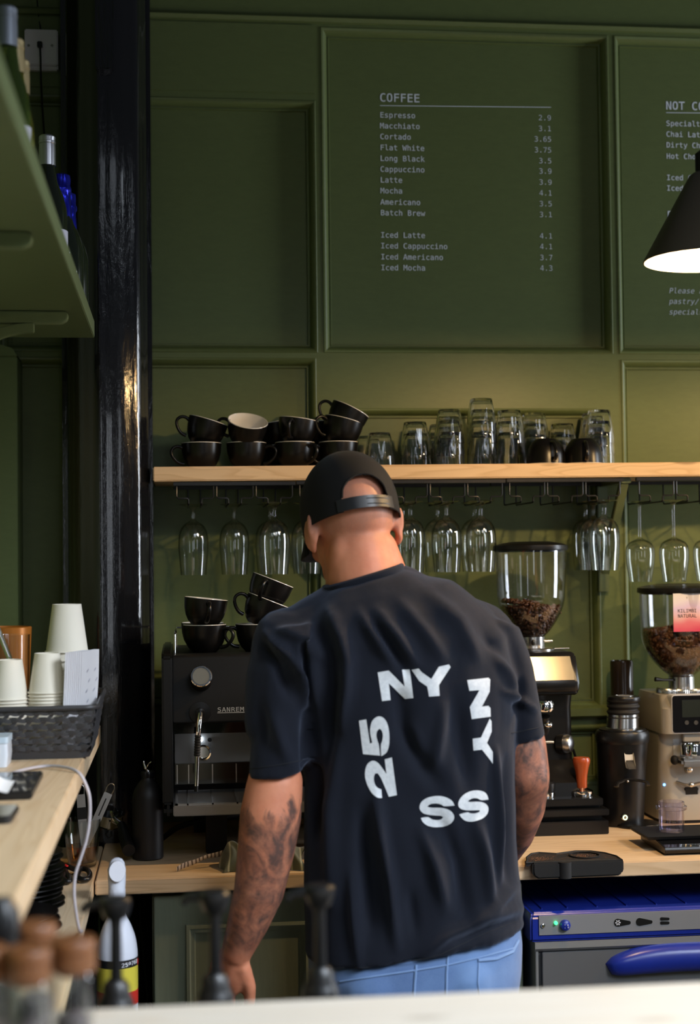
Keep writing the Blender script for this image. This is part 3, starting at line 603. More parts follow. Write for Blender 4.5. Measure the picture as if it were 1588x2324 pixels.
# ------------------------------------------------------------------ tumblers (upside down, nested)
def tum_mod(a, z):
    k = max(0, min(1, (.060-z)/.02)) if z < .07 else 0
    return 1 - .035*k*(abs(math.sin(4.5*a))**.8)*0 + .028*k*math.cos(9*a)
def tumbler_proto():
    H = .079
    out = [(0,0),(.0235,0),(.0255,.0015),(.0285,.018),(.0318,.036),(.0342,.052),(.0350,.058),(.0352,.066),(.0361,H)]
    inn = [(.0345,H),(.0334,.066),(.0330,.058),(.0318,.052),(.0292,.036),(.0262,.018),(.0240,.0095),(.0215,.0075),(0,.0075)]
    q = M().lathe(out, 54, None, tum_mod)
    n = M().lathe(inn, 54, None, tum_mod)
    q.add(n.v, n.f)
    k0 = len(q.v)-len(n.v)
    o0 = 1+54*(len(out)-2)
    f = [(o0+k, o0+(k+1) % 54, k0+(k+1) % 54, k0+k) for k in range(54)]
    q.f += f
    o = q.xf(Matrix.Rotation(PI, 4, 'X')).xf(Matrix.Translation((0,0,H))).build('tumbler', GLASS_R, None, angle=60)
    tag(o, 'x', 'glass'); return o
tum0 = tumbler_proto(); tum_used = False
STK = [(862, 3.44, 1, 'leftmost front glass stack, beside the cups'), (836, 3.53, 1, 'glass stack half hidden behind the leftmost tumbler'), (943, 3.46, 2, 'two high glass stack second from the cups'),
       (1020, 3.44, 3, 'three high glass stack left of the tallest stack'), (1000, 3.53, 2, 'stack hidden behind the one left of the tallest'), (1094, 3.45, 4, 'tallest glass stack'),
       (1157, 3.46, 3, 'three high glass stack right of the tallest'), (1213, 3.53, 3, 'glass stack behind the left upside down cup'),
       (1277, 3.53, 2, 'two high glass stack behind the two upside down cups'), (1361, 3.47, 3, 'glass stack at the right end, beside the upside down cups'), (1347, 3.545, 3, 'back glass stack at the right end')]
for px, Y, n, nm in STK:
    p = at(px, 1050, Y)
    for k in range(n):
        lab = ('single tumbler, ' if n == 1 else rank(n-1-k, n)+' tumbler of the ') + nm
        loc = (p.x + rnd.uniform(-.0004,.0004), Y, szf(p.x)+.0004 + k*.0265)
        if not tum_used: o = tum0; tum_used = True; o.location = loc; o['label'] = lab
        else: o = dup(tum0, loc, None, lab)
        o.rotation_euler = (0, 0, rnd.uniform(0, .7)); o['group'] = 'stacked tumblers on the long shelf'

# ------------------------------------------------------------------ hanging racks and wine glasses
def rack(divs, lab):
    xa, xb = at(divs[0], 1100, 3.375).x, at(divs[-1], 1100, 3.375).x
    t = thing('glass_rack', lab, 'rack', ((xa+xb)/2, 3.47, 1.72), 'wire glass racks under the long shelf')
    zt = szf(xa)-.033
    M().box(xa-.004, xb+.004, 3.368, 3.380, zt-.009, zt-.001).build('front_bar', WIRE, t, bevel=.001)
    M().box(xa-.004, xb+.004, 3.545, 3.557, zt-.009, zt-.001).build('rear_bar', WIRE, t, bevel=.001)
    z1 = at(900, 1128, 3.375).z; z2 = at(900, 1142, 3.375).z
    for i, d in enumerate(divs):
        x = at(d, 1100, 3.375).x
        for sgn in (-1, 1):
            if (i == 0 and sgn < 0) or (i == len(divs)-1 and sgn > 0): continue
            a = x + sgn*.0035; b = x + sgn*.030
            pts = [(a,3.375,zt-.006),(a,3.375,z1+.004),(a+sgn*.004,3.375,z1),(b-sgn*.003,3.375,z1),(b,3.375,z1-.003),(b,3.375,z2+.003),(b,3.378,z2),(b,3.545,z2),(b,3.55,z2+.004),(b,3.55,zt-.004)]
            M().tube(pts, .0019, 8).build('rail', WIRE, t)
    return z2
z2 = rack([397, 487.5, 577, 666], 'black wire glass rack at the left end under the long shelf')
rack([676, 762, 848], 'black wire glass rack behind the man\'s cap')
rack([885, 972, 1057, 1142], 'black wire glass rack just right of the man\'s head')
rack([1152, 1238, 1325, 1409], 'black wire glass rack above the left bean hopper')
rack([1446, 1531, 1617, 1703], 'black wire glass rack at the right edge of the picture')
def glass_obj(name, prof_out, prof_in):
    return M().lathe(prof_out[:8]+sm(prof_out[7:], 4)[1:]+sm(prof_in, 4)[:-1]+[prof_in[-1]], 60).build(name, GLASS, None, angle=55)
# profiles start at the foot (z=0 top when hung) and go down: z negative
short = glass_obj('wine_glass', [(0,.0012),(.010,.0012),(.032,.0002),(.0335,-.0008),(.031,-.0016),(.012,-.005),(.0065,-.010),(.0048,-.020),(.0047,-.030),(.0065,-.036),(.011,-.040),(.020,-.045),(.0285,-.055),(.0335,-.070),(.0352,-.088),(.0350,-.105),(.0330,-.130),(.0300,-.163)],
                  [(.0291,-.163),(.0320,-.130),(.0340,-.105),(.0341,-.088),(.0324,-.070),(.0272,-.056),(.0185,-.0465),(.0,-.0425)])
longg = glass_obj('wine_glass', [(0,.0012),(.010,.0012),(.030,.0002),(.0315,-.0008),(.029,-.0016),(.012,-.0035),(.006,-.006),(.0036,-.012),(.0033,-.050),(.0036,-.082),(.0055,-.088),(.014,-.092),(.026,-.0985),(.0325,-.108),(.0348,-.122),(.0340,-.142),(.0305,-.166),(.0262,-.192)],
                  [(.0254,-.192),(.0296,-.166),(.0330,-.142),(.0338,-.122),(.0316,-.1085),(.025,-.0995),(.013,-.0935),(.0,-.0915)])
for o in (short, longg): tag(o, 'x', 'glass')
HG = [(438,3.49,'short stemmed wine glass hanging leftmost under the shelf'),(531,3.49,'short stemmed wine glass hanging second from the left'),(622,3.395,'near short stemmed wine glass hanging left of the cap'),(612,3.50,'short stemmed wine glass hanging behind the near one left of the cap'),
      (694,3.44,'wine glass half hidden behind the man\'s left ear'),(930,3.40,'wine glass hanging just right of the man\'s ear'),(913,3.49,'wine glass partly behind the ear, at the back of its slot'),
      (1012,3.395,'front wine glass in the middle slot right of the head'),(992,3.48,'back wine glass in the middle slot right of the head'),(1090,3.395,'front wine glass hanging left of the tall bean hopper'),(1076,3.48,'back wine glass hanging left of the tall bean hopper'),
      (1370,3.39,'front wine glass of the three in the slot beside the green bracket'),(1345,3.47,'middle wine glass of the three in the slot beside the green bracket'),(1328,3.545,'back wine glass of the three in the slot beside the green bracket')]
us = False
for px, Y, lab in HG:
    p = at(px, 1137, Y); loc = (p.x, Y, z2+.0045)
    if not us: us = True; o = short; o.location = loc; o['label'] = lab
    else: o = dup(short, loc, None, lab)
    o['group'] = 'short stemmed wine glasses hanging under the shelf'
us = False
for px, Y, lab in ((1450,3.47,'long stemmed wine glass hanging right beside the green bracket'),(1527,3.42,'long stemmed wine glass hanging second from the green bracket'),(1603,3.47,'long stemmed wine glass cut by the right picture edge')):
    p = at(px, 1137, Y); loc = (p.x, Y, z2+.0042)
    if not us: us = True; o = longg; o.location = loc; o['label'] = lab
    else: o = dup(longg, loc, None, lab)
    o['group'] = 'long stemmed wine glasses hanging under the shelf'

# ------------------------------------------------------------------ pendant lamp
pl = thing('pendant_lamp', 'dark cone pendant lamp with a lit bulb at the right edge', 'lamp', PEND)
R0, Hh = .110, .154
T = Matrix.Translation(PEND)
SHO = mat('bronze_lamp_enamel', (.075,.060,.042), .42, .1); SHI = mat('white_lamp_enamel', (.82,.76,.66), .35)
M().lathe([(R0,0),(R0+.0025,.001),(R0+.0012,.004),(.028,Hh),(.020,Hh+.006),(0,Hh+.006)], 64, T).build('shade', SHO, pl)
M().lathe([(R0,0),(R0-.0025,.002),(.026,Hh-.004),(0,Hh-.004)], 64, T).build('shade_lining', SHI, pl)
M().lathe([(0,Hh+.006),(.017,Hh+.006),(.017,Hh+.04),(.010,Hh+.046),(.004,Hh+.05),(.003,Hh+.06),(0,Hh+.06)], 24, T).build('lamp_holder', BLK, pl)
M().tube([PEND+Vector((0,0,Hh+.05)), PEND+Vector((0,0,1.25))], .003, 8).build('cord', BLK, pl)
BULB = mat('glowing_bulb', (1,.9,.7), .3, emit=(1,.74,.42), estr=60)
M().ell(PEND+Vector((0,0,.050)), .028, .028, .033).build('bulb', BULB, pl)
M().lathe([(0,.075),(.014,.075),(.014,Hh-.006),(0,Hh-.006)], 20, T).build('bulb_socket', WHITE, pl)
def bulb_light(c, power):
    l = bpy.data.lights.new('bulb_light', 'POINT'); l.energy = power; l.color = (1, .645, .285); l.shadow_soft_size = .018
    lo = bpy.data.objects.new('bulb_light', l); C.objects.link(lo); lo.location = Vector(c)+Vector((0,0,.013))
bulb_light(PEND, POWER_BULB)
dup(pl, PEND_2, None, 'dark cone pendant lamp hanging beyond the right edge of the picture')
bulb_light(PEND_2, POWER_BULB_2)

# ------------------------------------------------------------------ espresso machine
V = Vector
def rbox(px0, py0, px1, py1, Y, depth):      # a box whose front face spans two pixels at depth plane Y
    a, b = at(px0, py0, Y), at(px1, py1, Y)
    return (min(a.x,b.x), max(a.x,b.x), Y, Y+depth, min(a.z,b.z), max(a.z,b.z))
xl = at(393, 1600, 3.10).x; xr = .50
em = thing('espresso_machine', 'black and steel espresso machine on the worktop, left of the man', 'coffee machine', ((xl+xr)/2, 3.25, BZ))
zT = at(450, 1487, 3.10).z; zB = at(450, 1641, 3.10).z
M().prism([(3.10, zB), (3.085, zB+.004), (3.10, zT-.004), (3.104, zT), (3.50, zT), (3.50, zB)], xl, xr, 'yz').build('upper_housing', BLKM, em, bevel=.001)
b_ = rbox(396, 1642, 560, 1662, 3.125, .3); M().box(xl, xr, 3.125, 3.42, b_[4], b_[5]+.002).build('brew_head_recess', SCREEN, em, smooth=False)
s0, s1, s2 = at(400, 1662, 3.20).z, at(400, 1733, 3.20).z, at(400, 1780, 3.20).z
M().box(xl+.002, xr, 3.20, 3.24, s1, s0).build('splash_panel', STEEL_D, em, smooth=False, bevel=.001)
lp = M().box(xl+.002, xr, 3.195, 3.24, s2, s1)
lpo = lp.build('mirror_panel', metalm('tinted_mirror_steel', (.13,.125,.11), .12), em, smooth=False)
for px in (402, 428, 482, 536): 
    p = at(px, 1755, 3.194); M().box(p.x-.0012, p.x+.0012, 3.192, 3.196, s2+.002, s1-.002).build('reflection_strip', ALU, lpo, smooth=False)  # bright strips stand in for vertical light reflections in this panel
M().box(xl, xr, 3.22, 3.50, at(400,1850,3.2).z, s2+.002).build('back_panel', BLKM, em, smooth=False)
M().prism([(3.10+.012, at(380,1846,3.08).z), (3.07, at(380,1846,3.08).z+.02), (3.07, at(380,1492,3.08).z), (3.085, at(380,1480,3.08).z), (3.48, at(380,1480,3.08).z), (3.48, at(380,1846,3.08).z)], at(367,1600,3.07).x, xl-.001, 'yz').build('side_panel', BLKS, em, bevel=.004)
tz = at(450, 1828, 3.03).z
tr = M().box(at(393,1840,3.03).x, xr, 3.03, 3.22, at(450,1852,3.03).z, tz).build('drip_tray', STEEL_D, em, smooth=False, bevel=.002)
g = M()
for k in range(40):
    y = 3.04 + k*.0043
    g.box(xl+.005, xr-.01, y, y+.0022, tz, tz+.003)
g.box(xl+.003, xr-.008, 3.036, 3.04, tz, tz+.0035); g.box(xl+.003, xr-.008, 3.213, 3.217, tz, tz+.0035); g.box(xl+.003, xl+.006, 3.036, 3.217, tz, tz+.0035)
for px in (402, 426, 483, 539): g.box(at(px,1828,3.03).x-.0015, at(px,1828,3.03).x+.0015, 3.036, 3.217, tz, tz+.0034)
go = g.build('drip_grille', STEEL, em, smooth=False)
q = M().tube([at(378,1850,3.09), at(378,1838,3.05)], .0, 6) if False else None
M().box(at(372,1840,3.05).x, at(392,1840,3.05).x, 3.045, 3.20, at(380,1852,3.05).z, at(380,1830,3.05).z).build('tray_corner', BLK, em, bevel=.006)
for px in (468, 515):
    pass
a, b = at(467, 1852, 3.17), at(515, 1925, 3.17)
M().box(a.x, b.x, 3.165, 3.23, BZ, at(490,1852,3.17).z+.01).build('leg', BLKM, em, smooth=False, bevel=.002)
M().box(.40, .445, 3.165, 3.23, BZ, a.z+.01).build('leg', BLKM, em, smooth=False, bevel=.002)
for x in (.03, .42): M().box(x, x+.04, 3.42, 3.47, BZ, a.z+.02).build('leg', BLKM, em, smooth=False)
# steam dial
kp = at(456, 1543, 3.092); kd = V((.0, -1, .33)).normalized()
Q = Matrix.Translation(kp) @ kd.to_track_quat('Z','Y').to_matrix().to_4x4()
dial = M().lathe([(0,-.012),(.0225,-.012),(.0225,.026),(.0215,.028),(0,.028)], 40, Q).build('steam_dial', BLKS, em)
M().lathe([(.0172,.0275),(.0218,.0275),(.0222,.030),(.0205,.0325),(.0178,.0325),(.0172,.030)], 40, Q).build('chrome_ring', CHROME, dial)
M().lathe([(0,.027),(.0174,.027),(.0174,.0315),(0,.0315)], 40, Q).build('dial_face', mat('grey_dial_face', (.20,.21,.20), .4), dial)
# steam wand
j = at(454, 1617, 3.085)
Qj = Matrix.Translation(j) @ V((0,-1,0)).to_track_quat('Z','Y').to_matrix().to_4x4()
M().lathe([(0,0),(.022,0),(.022,.003),(.010,.004),(.010,.012),(.006,.014),(0,.014)], 32, Qj).build('wand_joint', BLKS, em)
wn = M().tube([j+V((0,-.004,0)), at(454,1622,3.06), at(452,1640,3.05), at(449.5,1665,3.05), at(447,1720,3.05), at(445.5,1783,3.06)], [.0045,.0055,.0053,.0048,.0046,.0044], 16).build('steam_wand', CHROME, em)
gp = M()
ga, gb = at(449.3, 1668, 3.05), at(447, 1716, 3.05)
gr = []
for k in range(25):
    gr.append(ga.lerp(gb, k/24))
gp.tube(gr, [.0066 if k % 3 else .0056 for k in range(25)], 16)
gp.build('wand_grip', RUB, wn)
M().tube([at(445.5,1783,3.06), at(445,1796,3.06)], .0042, 14).build('wand_tip', BLK, wn)
c = at(461, 1707, 3.196)
Qc = Matrix.Translation(c) @ V((0,-1,0)).to_track_quat('Z','Y').to_matrix().to_4x4()
btn = M().lathe([(0,0),(.0165,0),(.0165,.008),(.0135,.010),(.012,.009),(.0118,.005),(0,.005)], 36, Qc).build('round_button', CHROME, em)
c = at(456, 1679, 3.192)
M().ell(c, .0042, .003, .0042, 16, 10).build('indicator_light', mat('white_led', (1,1,1), .3, emit=(.75,.88,1), estr=25), em)
c = at(475.5, 1679, 3.198)
M().lathe([(0,0),(.0045,0),(.0045,.002),(0,.002)], 20, Matrix.Translation(c) @ V((0,-1,0)).to_track_quat('Z','Y').to_matrix().to_4x4()).build('indicator_hole', BLK, em)
stm = M()
for dx in (-.0025, 0, .0025):
    stm.tube([at(475.5,1686,3.197)+V((dx,0,0)), at(475.5,1688.5,3.197)+V((dx+.0007,0,0)), at(475.5,1690.5,3.197)+V((dx-.0007,0,0)), at(475.5,1693,3.197)+V((dx,0,0))], .00035, 6)
stm.build('steam_symbol', BLK, em)
a = at(493, 1615.5, 3.087)
lg = flat_text([('SANREMO', a.x, a.z, 'l')], .0122, .014, 0, .76, GL, 1.18)
w = at(568, 1617, 3.087).x
lg.box(a.x, w, -.0003, .0003, a.z-.0028, a.z-.0014)
lg.xf(Matrix.Translation((0, 3.0868, 0))).build('logo', mat('silver_letters', (.55,.56,.57), .4, .3), em, smooth=False)
# cup rail
rl = M()
zr_ = at(401, 1440, 3.12).z
rl.tube([V((xl+.004,3.13,zT)), V((xl+.004,3.13,zr_)), V((xl+.006,3.136,zr_+.004)), V((xl+.006,3.46,zr_+.004)), V((xl+.006,3.47,zr_)), V((xl+.006,3.47,zT))], .0022, 10)
rl.tube([V((xl+.006,3.46,zr_)), V((xr-.006,3.46,zr_)), V((xr-.006,3.46,zT))], .0022, 10)
rl.build('cup_rail', CHROME, em)
# cups on the machine
GM = 'black cups on the espresso machine'
zc = zT+.0005
put_cup(461, 3.20, zc, -32, 0, 0, 'lower black cup of the left pile on the espresso machine, handle front right', GM)
put_cup(459, 3.20, zc+.0555, -84, 0, 6, 'upper black cup of the left pile on the espresso machine, handle forward', GM)
put_cup(456, 3.31, zc, 95, 0, 0, 'black cup behind the left pile on the espresso machine', GM)
put_cup(580, 3.20, zc, 188, 0, 0, 'bottom black cup of the leaning pile on the espresso machine', GM)
put_cup(583, 3.20, zc+.0545, 190, 0, 22, 'middle black cup of the leaning pile on the espresso machine', GM)
put_cup(590, 3.20, zc+.097, -108, 0, 22, 'topmost black cup of the leaning pile on the espresso machine', GM, .004)
put_cup(610, 3.32, zc, 20, 0, 0, 'black cup behind the leaning pile on the espresso machine', GM)

# ------------------------------------------------------------------ bean grinders
def bean_mesh(q, c, ax, s):
    Mx = Matrix.Translation(c) @ Euler(ax).to_matrix().to_4x4()
    q.ell((0,0,0), .0056*s, .0042*s, .0034*s, 8, 6, None) if False else None
    n = len(q.v); v = []; 
    for i in range(1, 5):
        t = PI*i/5
        for k in range(7):
            a = 2*PI*k/7; v.append(Mx @ V((-.0058*s*math.cos(t), .0043*s*math.sin(t)*math.cos(a), .0034*s*math.sin(t)*math.sin(a))))
    v += [Mx @ V((-.0058*s,0,0)), Mx @ V((.0058*s,0,0))]
    f = []
    for i in range(3):
        for k in range(7): f.append((i*7+k, i*7+(k+1) % 7, (i+1)*7+(k+1) % 7, (i+1)*7+k))
    for k in range(7): f.append((28, (k+1) % 7, k)); f.append((29, 21+k, 21+(k+1) % 7))
    q.add(v, f)
def beans(prof, parent, c, n_side, n_top, ztop, material, tiltv=(0,0)):
    """beans packed against the inside of a hopper profile up to ztop"""
    q = M(); pr = [(r, z) for r, z in prof]
    def rad_at(z):
        for (r0, z0), (r1, z1) in zip(pr, pr[1:]):
            if z0 <= z <= z1: return r0+(r1-r0)*(z-z0)/max(1e-6, z1-z0)
        return pr[-1][0]
    z0 = pr[0][1]
    core = [(0, z0)] + [(max(.004, rad_at(z0+(ztop-z0)*k/12)-.006), z0+(ztop-z0)*k/12) for k in range(13)] + [(0, ztop+.004)]
    q.lathe(core, 28, Matrix.Translation(c))
    for k in range(n_side):
        t = rnd.random()**.62; z = z0+(ztop-z0)*t; r = rad_at(z)-.0045; a = rnd.uniform(0, 2*PI)
        bean_mesh(q, V(c)+V((r*math.cos(a), r*math.sin(a), z)), (rnd.uniform(0,6.3), rnd.uniform(0,6.3), a+PI/2+rnd.uniform(-.8,.8)), rnd.uniform(.88,1.08))
    R = rad_at(ztop)-.004
    for k in range(n_top):
        r = R*math.sqrt(rnd.random()); a = rnd.uniform(0, 2*PI); x, y = r*math.cos(a), r*math.sin(a)
        z = ztop + .010*(1-r/R) + tiltv[0]*x + tiltv[1]*y + rnd.uniform(-.003,.003)
        bean_mesh(q, V(c)+V((x, y, z)), (rnd.uniform(-.6,.6), rnd.uniform(-.6,.6), rnd.uniform(0,6.3)), rnd.uniform(.88,1.08))
    o = q.build('coffee_beans', material, parent, angle=60); o['kind'] = 'stuff'; return o
BEAN = speck('roasted_beans', (.052,.020,.009), (.115,.050,.022), 60, .34, .5, .05)
BEAN2 = speck('light_roasted_beans', (.075,.028,.010), (.16,.068,.025), 60, .34, .5, .05)

def hopper(root, c, rt, zlid, zbot, rbot, zc, bt, bm, labeltxt):
    """glass bean hopper: straight at the top, curving in to the neck"""
    H = zlid-zbot
    out = [(rbot, zbot)]; n = 16
    for k in range(1, n+1):
        t = k/n; z = zbot+.004+(zc-zbot-.004)*t
        out.append((rbot+.004+(rt*.96-rbot-.004)*math.sin(t*PI/2)**.86, z))
    out += [(rt*.985, zc+(zlid-zc)*.4), (rt, zlid)]
    inn = [(r-.0022, z) for r, z in reversed(out)]
    q = M().lathe(out+inn+[out[0]], 64, Matrix.Translation(c))
    q.build('hopper', PLASTIC_C, root, angle=60)
    M().lathe([(0,zlid-.003),(rt-.003,zlid-.003),(rt-.003,zlid+.0005),(rt+.004,zlid+.0005),(rt+.005,zlid+.004),(rt+.004,zlid+.012),(rt-.010,zlid+.0165),(rt*.55,zlid+.021),(rt*.5,zlid+.0195),(0,zlid+.020)], 64, Matrix.Translation(c)).build('hopper_lid', BLKS, root)
    prof = [(r-.0026, z) for r, z in out]
    beans(prof, root, c, bt[0], bt[1], bt[2], bm, bt[3])
    # inner safety cone
    M().lathe([(.012,zbot+.02),(.034,bt[2]-.012),(.036,bt[2]-.010),(.004,bt[2]+.024),(.003,bt[2]+.028),(.0005,bt[2]+.03)], 4, Matrix.Translation(V(c)+V((-.005,-.012,0)))).build('bean_guard', PLASTIC_C, root, smooth=False)

# knock drawer under the tall grinder
kx1 = at(1381, 1850, 3.24).x; kx0 = .545
kd_ = thing('knock_drawer', 'black three tier knock out drawer with the orange tamper on top', 'drawer', ((kx0+kx1)/2, 3.40, BZ))
zk = [at(1380, y, 3.24).z for y in (1893, 1862, 1835)]
zk0, zk1, zk2 = zk; zk3 = at(1373, 1811, 3.25).z
M().box(kx0, kx1, 3.24, 3.55, zk0, zk1).build('base', BLKS, kd_, smooth=False, bevel=.0015)
M().box(kx0+.01, kx1-.01, 3.26, 3.55, zk1, zk2).build('drawer', BLKM, kd_, smooth=False)
M().box(kx0, kx1, 3.235, 3.55, zk1+.012, zk2).build('drawer_front', BLKS, kd_, smooth=False, bevel=.0015)
M().box(kx0, kx1-.012, 3.265, 3.55, zk2, zk3-.016).build('recess', BLKM, kd_, smooth=False)
M().box(kx0, kx1-.009, 3.25, 3.55, zk3-.016, zk3).build('top', BLKS, kd_, smooth=False, bevel=.0015)
for x in (kx0+.03, kx1-.03):
    for y in (3.275, 3.52): M().lathe([(0,BZ),(.011,BZ),(.012,zk0),(0,zk0)], 20, Matrix.Translation((x,y,0))).build('foot', RUB, kd_)
# tall grinder with hopper (left)
gY = 3.40
gc = V((at(1203, 1240, gY).x, gY, 0))
g1 = thing('coffee_grinder', 'black coffee grinder with tilted mirror screen and half full clear hopper', 'grinder', (gc.x, gY, zk3))
zl = at(1200, 1250, gY).z; zb_ = at(1200, 1446, gY).z
hopper(g1, gc, .0815, zl, zb_, .028, at(1200,1345,gY).z, (640, 260, at(1200,1376,gY).z, (-.22,0)), BEAN, '')
col = M().lathe([(0,at(1200,1472,gY).z),(.030,at(1200,1472,gY).z),(.0305,at(1200,1470,gY).z),(.0305,zb_+.001),(.027,zb_+.003),(0,zb_+.003)], 48, Matrix.Translation(gc)).build('hopper_collar', ALU, g1)
M().tube([gc+V((.02,-.01,at(1200,1455,gY).z)), gc+V((.046,-.012,at(1200,1455,gY).z))], .0035, 10).build('lock_pin', ALU, g1)
M().ell(gc+V((-.004,-.032,at(1200,1457,gY).z)), .005,.004,.007, 14, 8).build('lock_screw', BLK, g1)
zr2 = at(1200,1478,gY).z
M().lathe([(0,zr2-.002),(.052,zr2-.002),(.053,zr2),(.053,zr2+.006),(.050,zr2+.009),(0,zr2+.009)], 48, Matrix.Translation(gc)).build('adjustment_ring', ALU, g1)
M().tube([gc+V((.045,-.02,zr2+.006)), gc+V((.083,-.02,zr2+.0065))], .0021, 10).build('adjustment_lever', ALU, g1)
# head with tilted screen
hx = .082
z_t = at(1200,1481,gY-.06).z; z_b = at(1200,1583,gY-.14).z
_sc = at(1237, 1527, gY-.11); _h = ((CAM-_sc).normalized()+(PEND+V((0,0,.02))-_sc).normalized()).normalized(); _tl = math.atan2(_h.z, -_h.y)
_ln = (z_t-z_b-.030)/math.cos(_tl); _yb = gY-.085-_ln*math.sin(_tl)
hd_ = [(gY-.085, z_t-.002), (_yb, z_b+.028), (_yb+.002, z_b+.006), (_yb+.015, z_b), (gY+.09, z_b), (gY+.09, z_t), (gY-.078, z_t+.001)]
head = M()
L = []
for x, sc in ((-hx,.0),(-hx+.004,.0),(hx-.012,.0),(hx,.0)):
    L.append(x)
def headring(x, ins):
    cyc = sum(p[0] for p in hd_)/len(hd_); czc = sum(p[1] for p in hd_)/len(hd_)
    return [V((gc.x+x, cyc+(p[0]-cyc)*(1-ins), czc+(p[1]-czc)*(1-ins))) for p in hd_]
head.loft([headring(-hx,.10), headring(-hx+.010,0), headring(hx-.010,0), headring(hx,.10)])
head.build('head', BLKS, g1, bevel=.004)
s_a = V((0, hd_[0][0], hd_[0][1])); s_b = V((0, hd_[1][0], hd_[1][1])); nrm = V((0, -(s_a.z-s_b.z), (s_a.y-s_b.y))).normalized()
if nrm.y > 0: nrm = -nrm
sa = s_a.lerp(s_b, .10)+nrm*.0008; sb = s_a.lerp(s_b, .90)+nrm*.0008
w0, w1 = hx-.016, hx-.012
sc = M().add([V((gc.x-w1,0,0))+sb, V((gc.x+w1,0,0))+sb, V((gc.x+w0,0,0))+sa, V((gc.x-w0,0,0))+sa] + [V((gc.x-w1,0,0))+sb-nrm*.003, V((gc.x+w1,0,0))+sb-nrm*.003, V((gc.x+w0,0,0))+sa-nrm*.003, V((gc.x-w0,0,0))+sa-nrm*.003],
             [(0,1,2,3),(7,6,5,4),(0,4,5,1),(1,5,6,2),(2,6,7,3),(3,7,4,0)])
sc.build('mirror_screen', MIRR, g1, smooth=False)
bd = M()
def rrect(cx, cy, hx_, hy_, z, r=.02, n=5):
    o = []
    for sx, sy, a0 in ((1,-1,-PI/2),(1,1,0),(-1,1,PI/2),(-1,-1,PI)):
        for k in range(n+1):
            a = a0 + PI/2*k/n; o.append(V((cx+sx*(hx_-r)+r*math.cos(a), cy+sy*(hy_-r)+r*math.sin(a), z)))
    return o
bd.loft([rrect(gc.x, gY+.01, .098, .125, zk3), rrect(gc.x, gY+.01, .096, .122, zk3+.03), rrect(gc.x, gY+.025, .080, .085, zk3+.075), rrect(gc.x, gY+.02, .078, .08, z_b-.03), rrect(gc.x, gY+.02, .080, .085, z_b)])
bd.build('body', BLKS, g1, angle=40)
sp_ = at(1236, 1610, gY-.11)
M().lathe([(0,-.004),(.019,-.004),(.021,0),(.021,.012),(.017,.020),(0,.020)], 28, Matrix.Translation(sp_)).build('dosing_spout', CHROME, g1)
M().ell(at(1242,1645,gY-.10), .012,.014,.009, 20, 12).build('portafilter_fork', CHROME, g1)
M().tube([at(1236,1626,gY-.10), at(1238,1650,gY-.09), at(1230,1690,gY-.075)], [.012,.010,.006], 14).build('chute', BLK, g1)
M().tube([at(1225,1684,gY-.11), at(1256,1684,gY-.115)], .0035, 10).build('hook', ALU, g1)
kq = at(1286, 1688, gY-.062)
Qk = Matrix.Translation(kq) @ V((.84,-.54,.05)).normalized().to_track_quat('Z','Y').to_matrix().to_4x4()
M().lathe([(0,-.02),(.0225,-.02),(.0235,-.012),(.0235,-.004),(0,-.004)], 32, Qk).build('knob_collar', BLK, g1)
M().lathe([(0,-.006),(.021,-.006),(.0215,.002),(.018,.010),(.009,.0145),(0,.0155)], 32, Qk).build('side_knob', STEEL, g1)
M().tube([at(1300,1700,gY), at(1306,1720,gY), at(1302,1790,gY+.02)], .003, 8).build('power_lead', BLK, g1)
# tamper
tp = thing('tamper', 'coffee tamper with orange wooden handle and chrome base on the knock drawer', 'tamper', (at(1320,1800,3.29).x, 3.29, zk3))
O = Matrix.Translation((tp.location.x, 3.29, 0)); s_ = 3.29/F
hz_ = lambda y: at(1320, y, 3.29).z
ORG = mat('orange_lacquered_wood', (.42,.075,.018), .30, coat=.3)
M().lathe([(0,zk3),(.0240,zk3),(.0245,zk3+.001),(.0245,zk3+.011),(.022,zk3+.0135),(.012,zk3+.018),(.009,zk3+.021),(0,zk3+.021)], 48, O).build('base', CHROME, tp)
M().lathe([(0,hz_(1791)),(.0105,hz_(1791)),(.0118,hz_(1785)),(.0118,hz_(1772)),(.0128,hz_(1758)),(.0160,hz_(1742)),(.0192,hz_(1730)),(.0196,hz_(1724)),(.0175,hz_(1719)),(.008,hz_(1717.5)),(0,hz_(1717.2))], 40, O).build('handle', ORG, tp)
# brush lying behind, and a small chrome tool
br = M().tube([at(1240,1790,3.335), at(1246,1790,3.335), at(1270,1791.5,3.335), at(1287,1793,3.33), at(1289,1793,3.33)], [.004,.0052,.0058,.0056,.002], 14)
br.v = [v+V((0,0,zk3+.0062-at(1270,1791.5,3.335).z)) for v in br.v]
tag(br.build('brush', CREAM, None), 'pale wooden brush handle lying on the knock drawer beside the tamper', 'brush')
wd = thing('distributor', 'small chrome and black coffee distributor on the knock drawer, against the man\'s forearm', 'tool', (at(1235,1800,3.285).x, 3.285, zk3))
O2 = Matrix.Translation((wd.location.x, 3.285, zk3))
M().lathe([(0,0),(.024,0),(.0245,.001),(.0245,.012),(0,.012)], 40, O2).build('base', CHROME, wd)
M().lathe([(0,.012),(.0235,.012),(.0245,.015),(.0245,.032),(.021,.036),(0,.036)], 40, O2).build('grip', BLKS, wd)

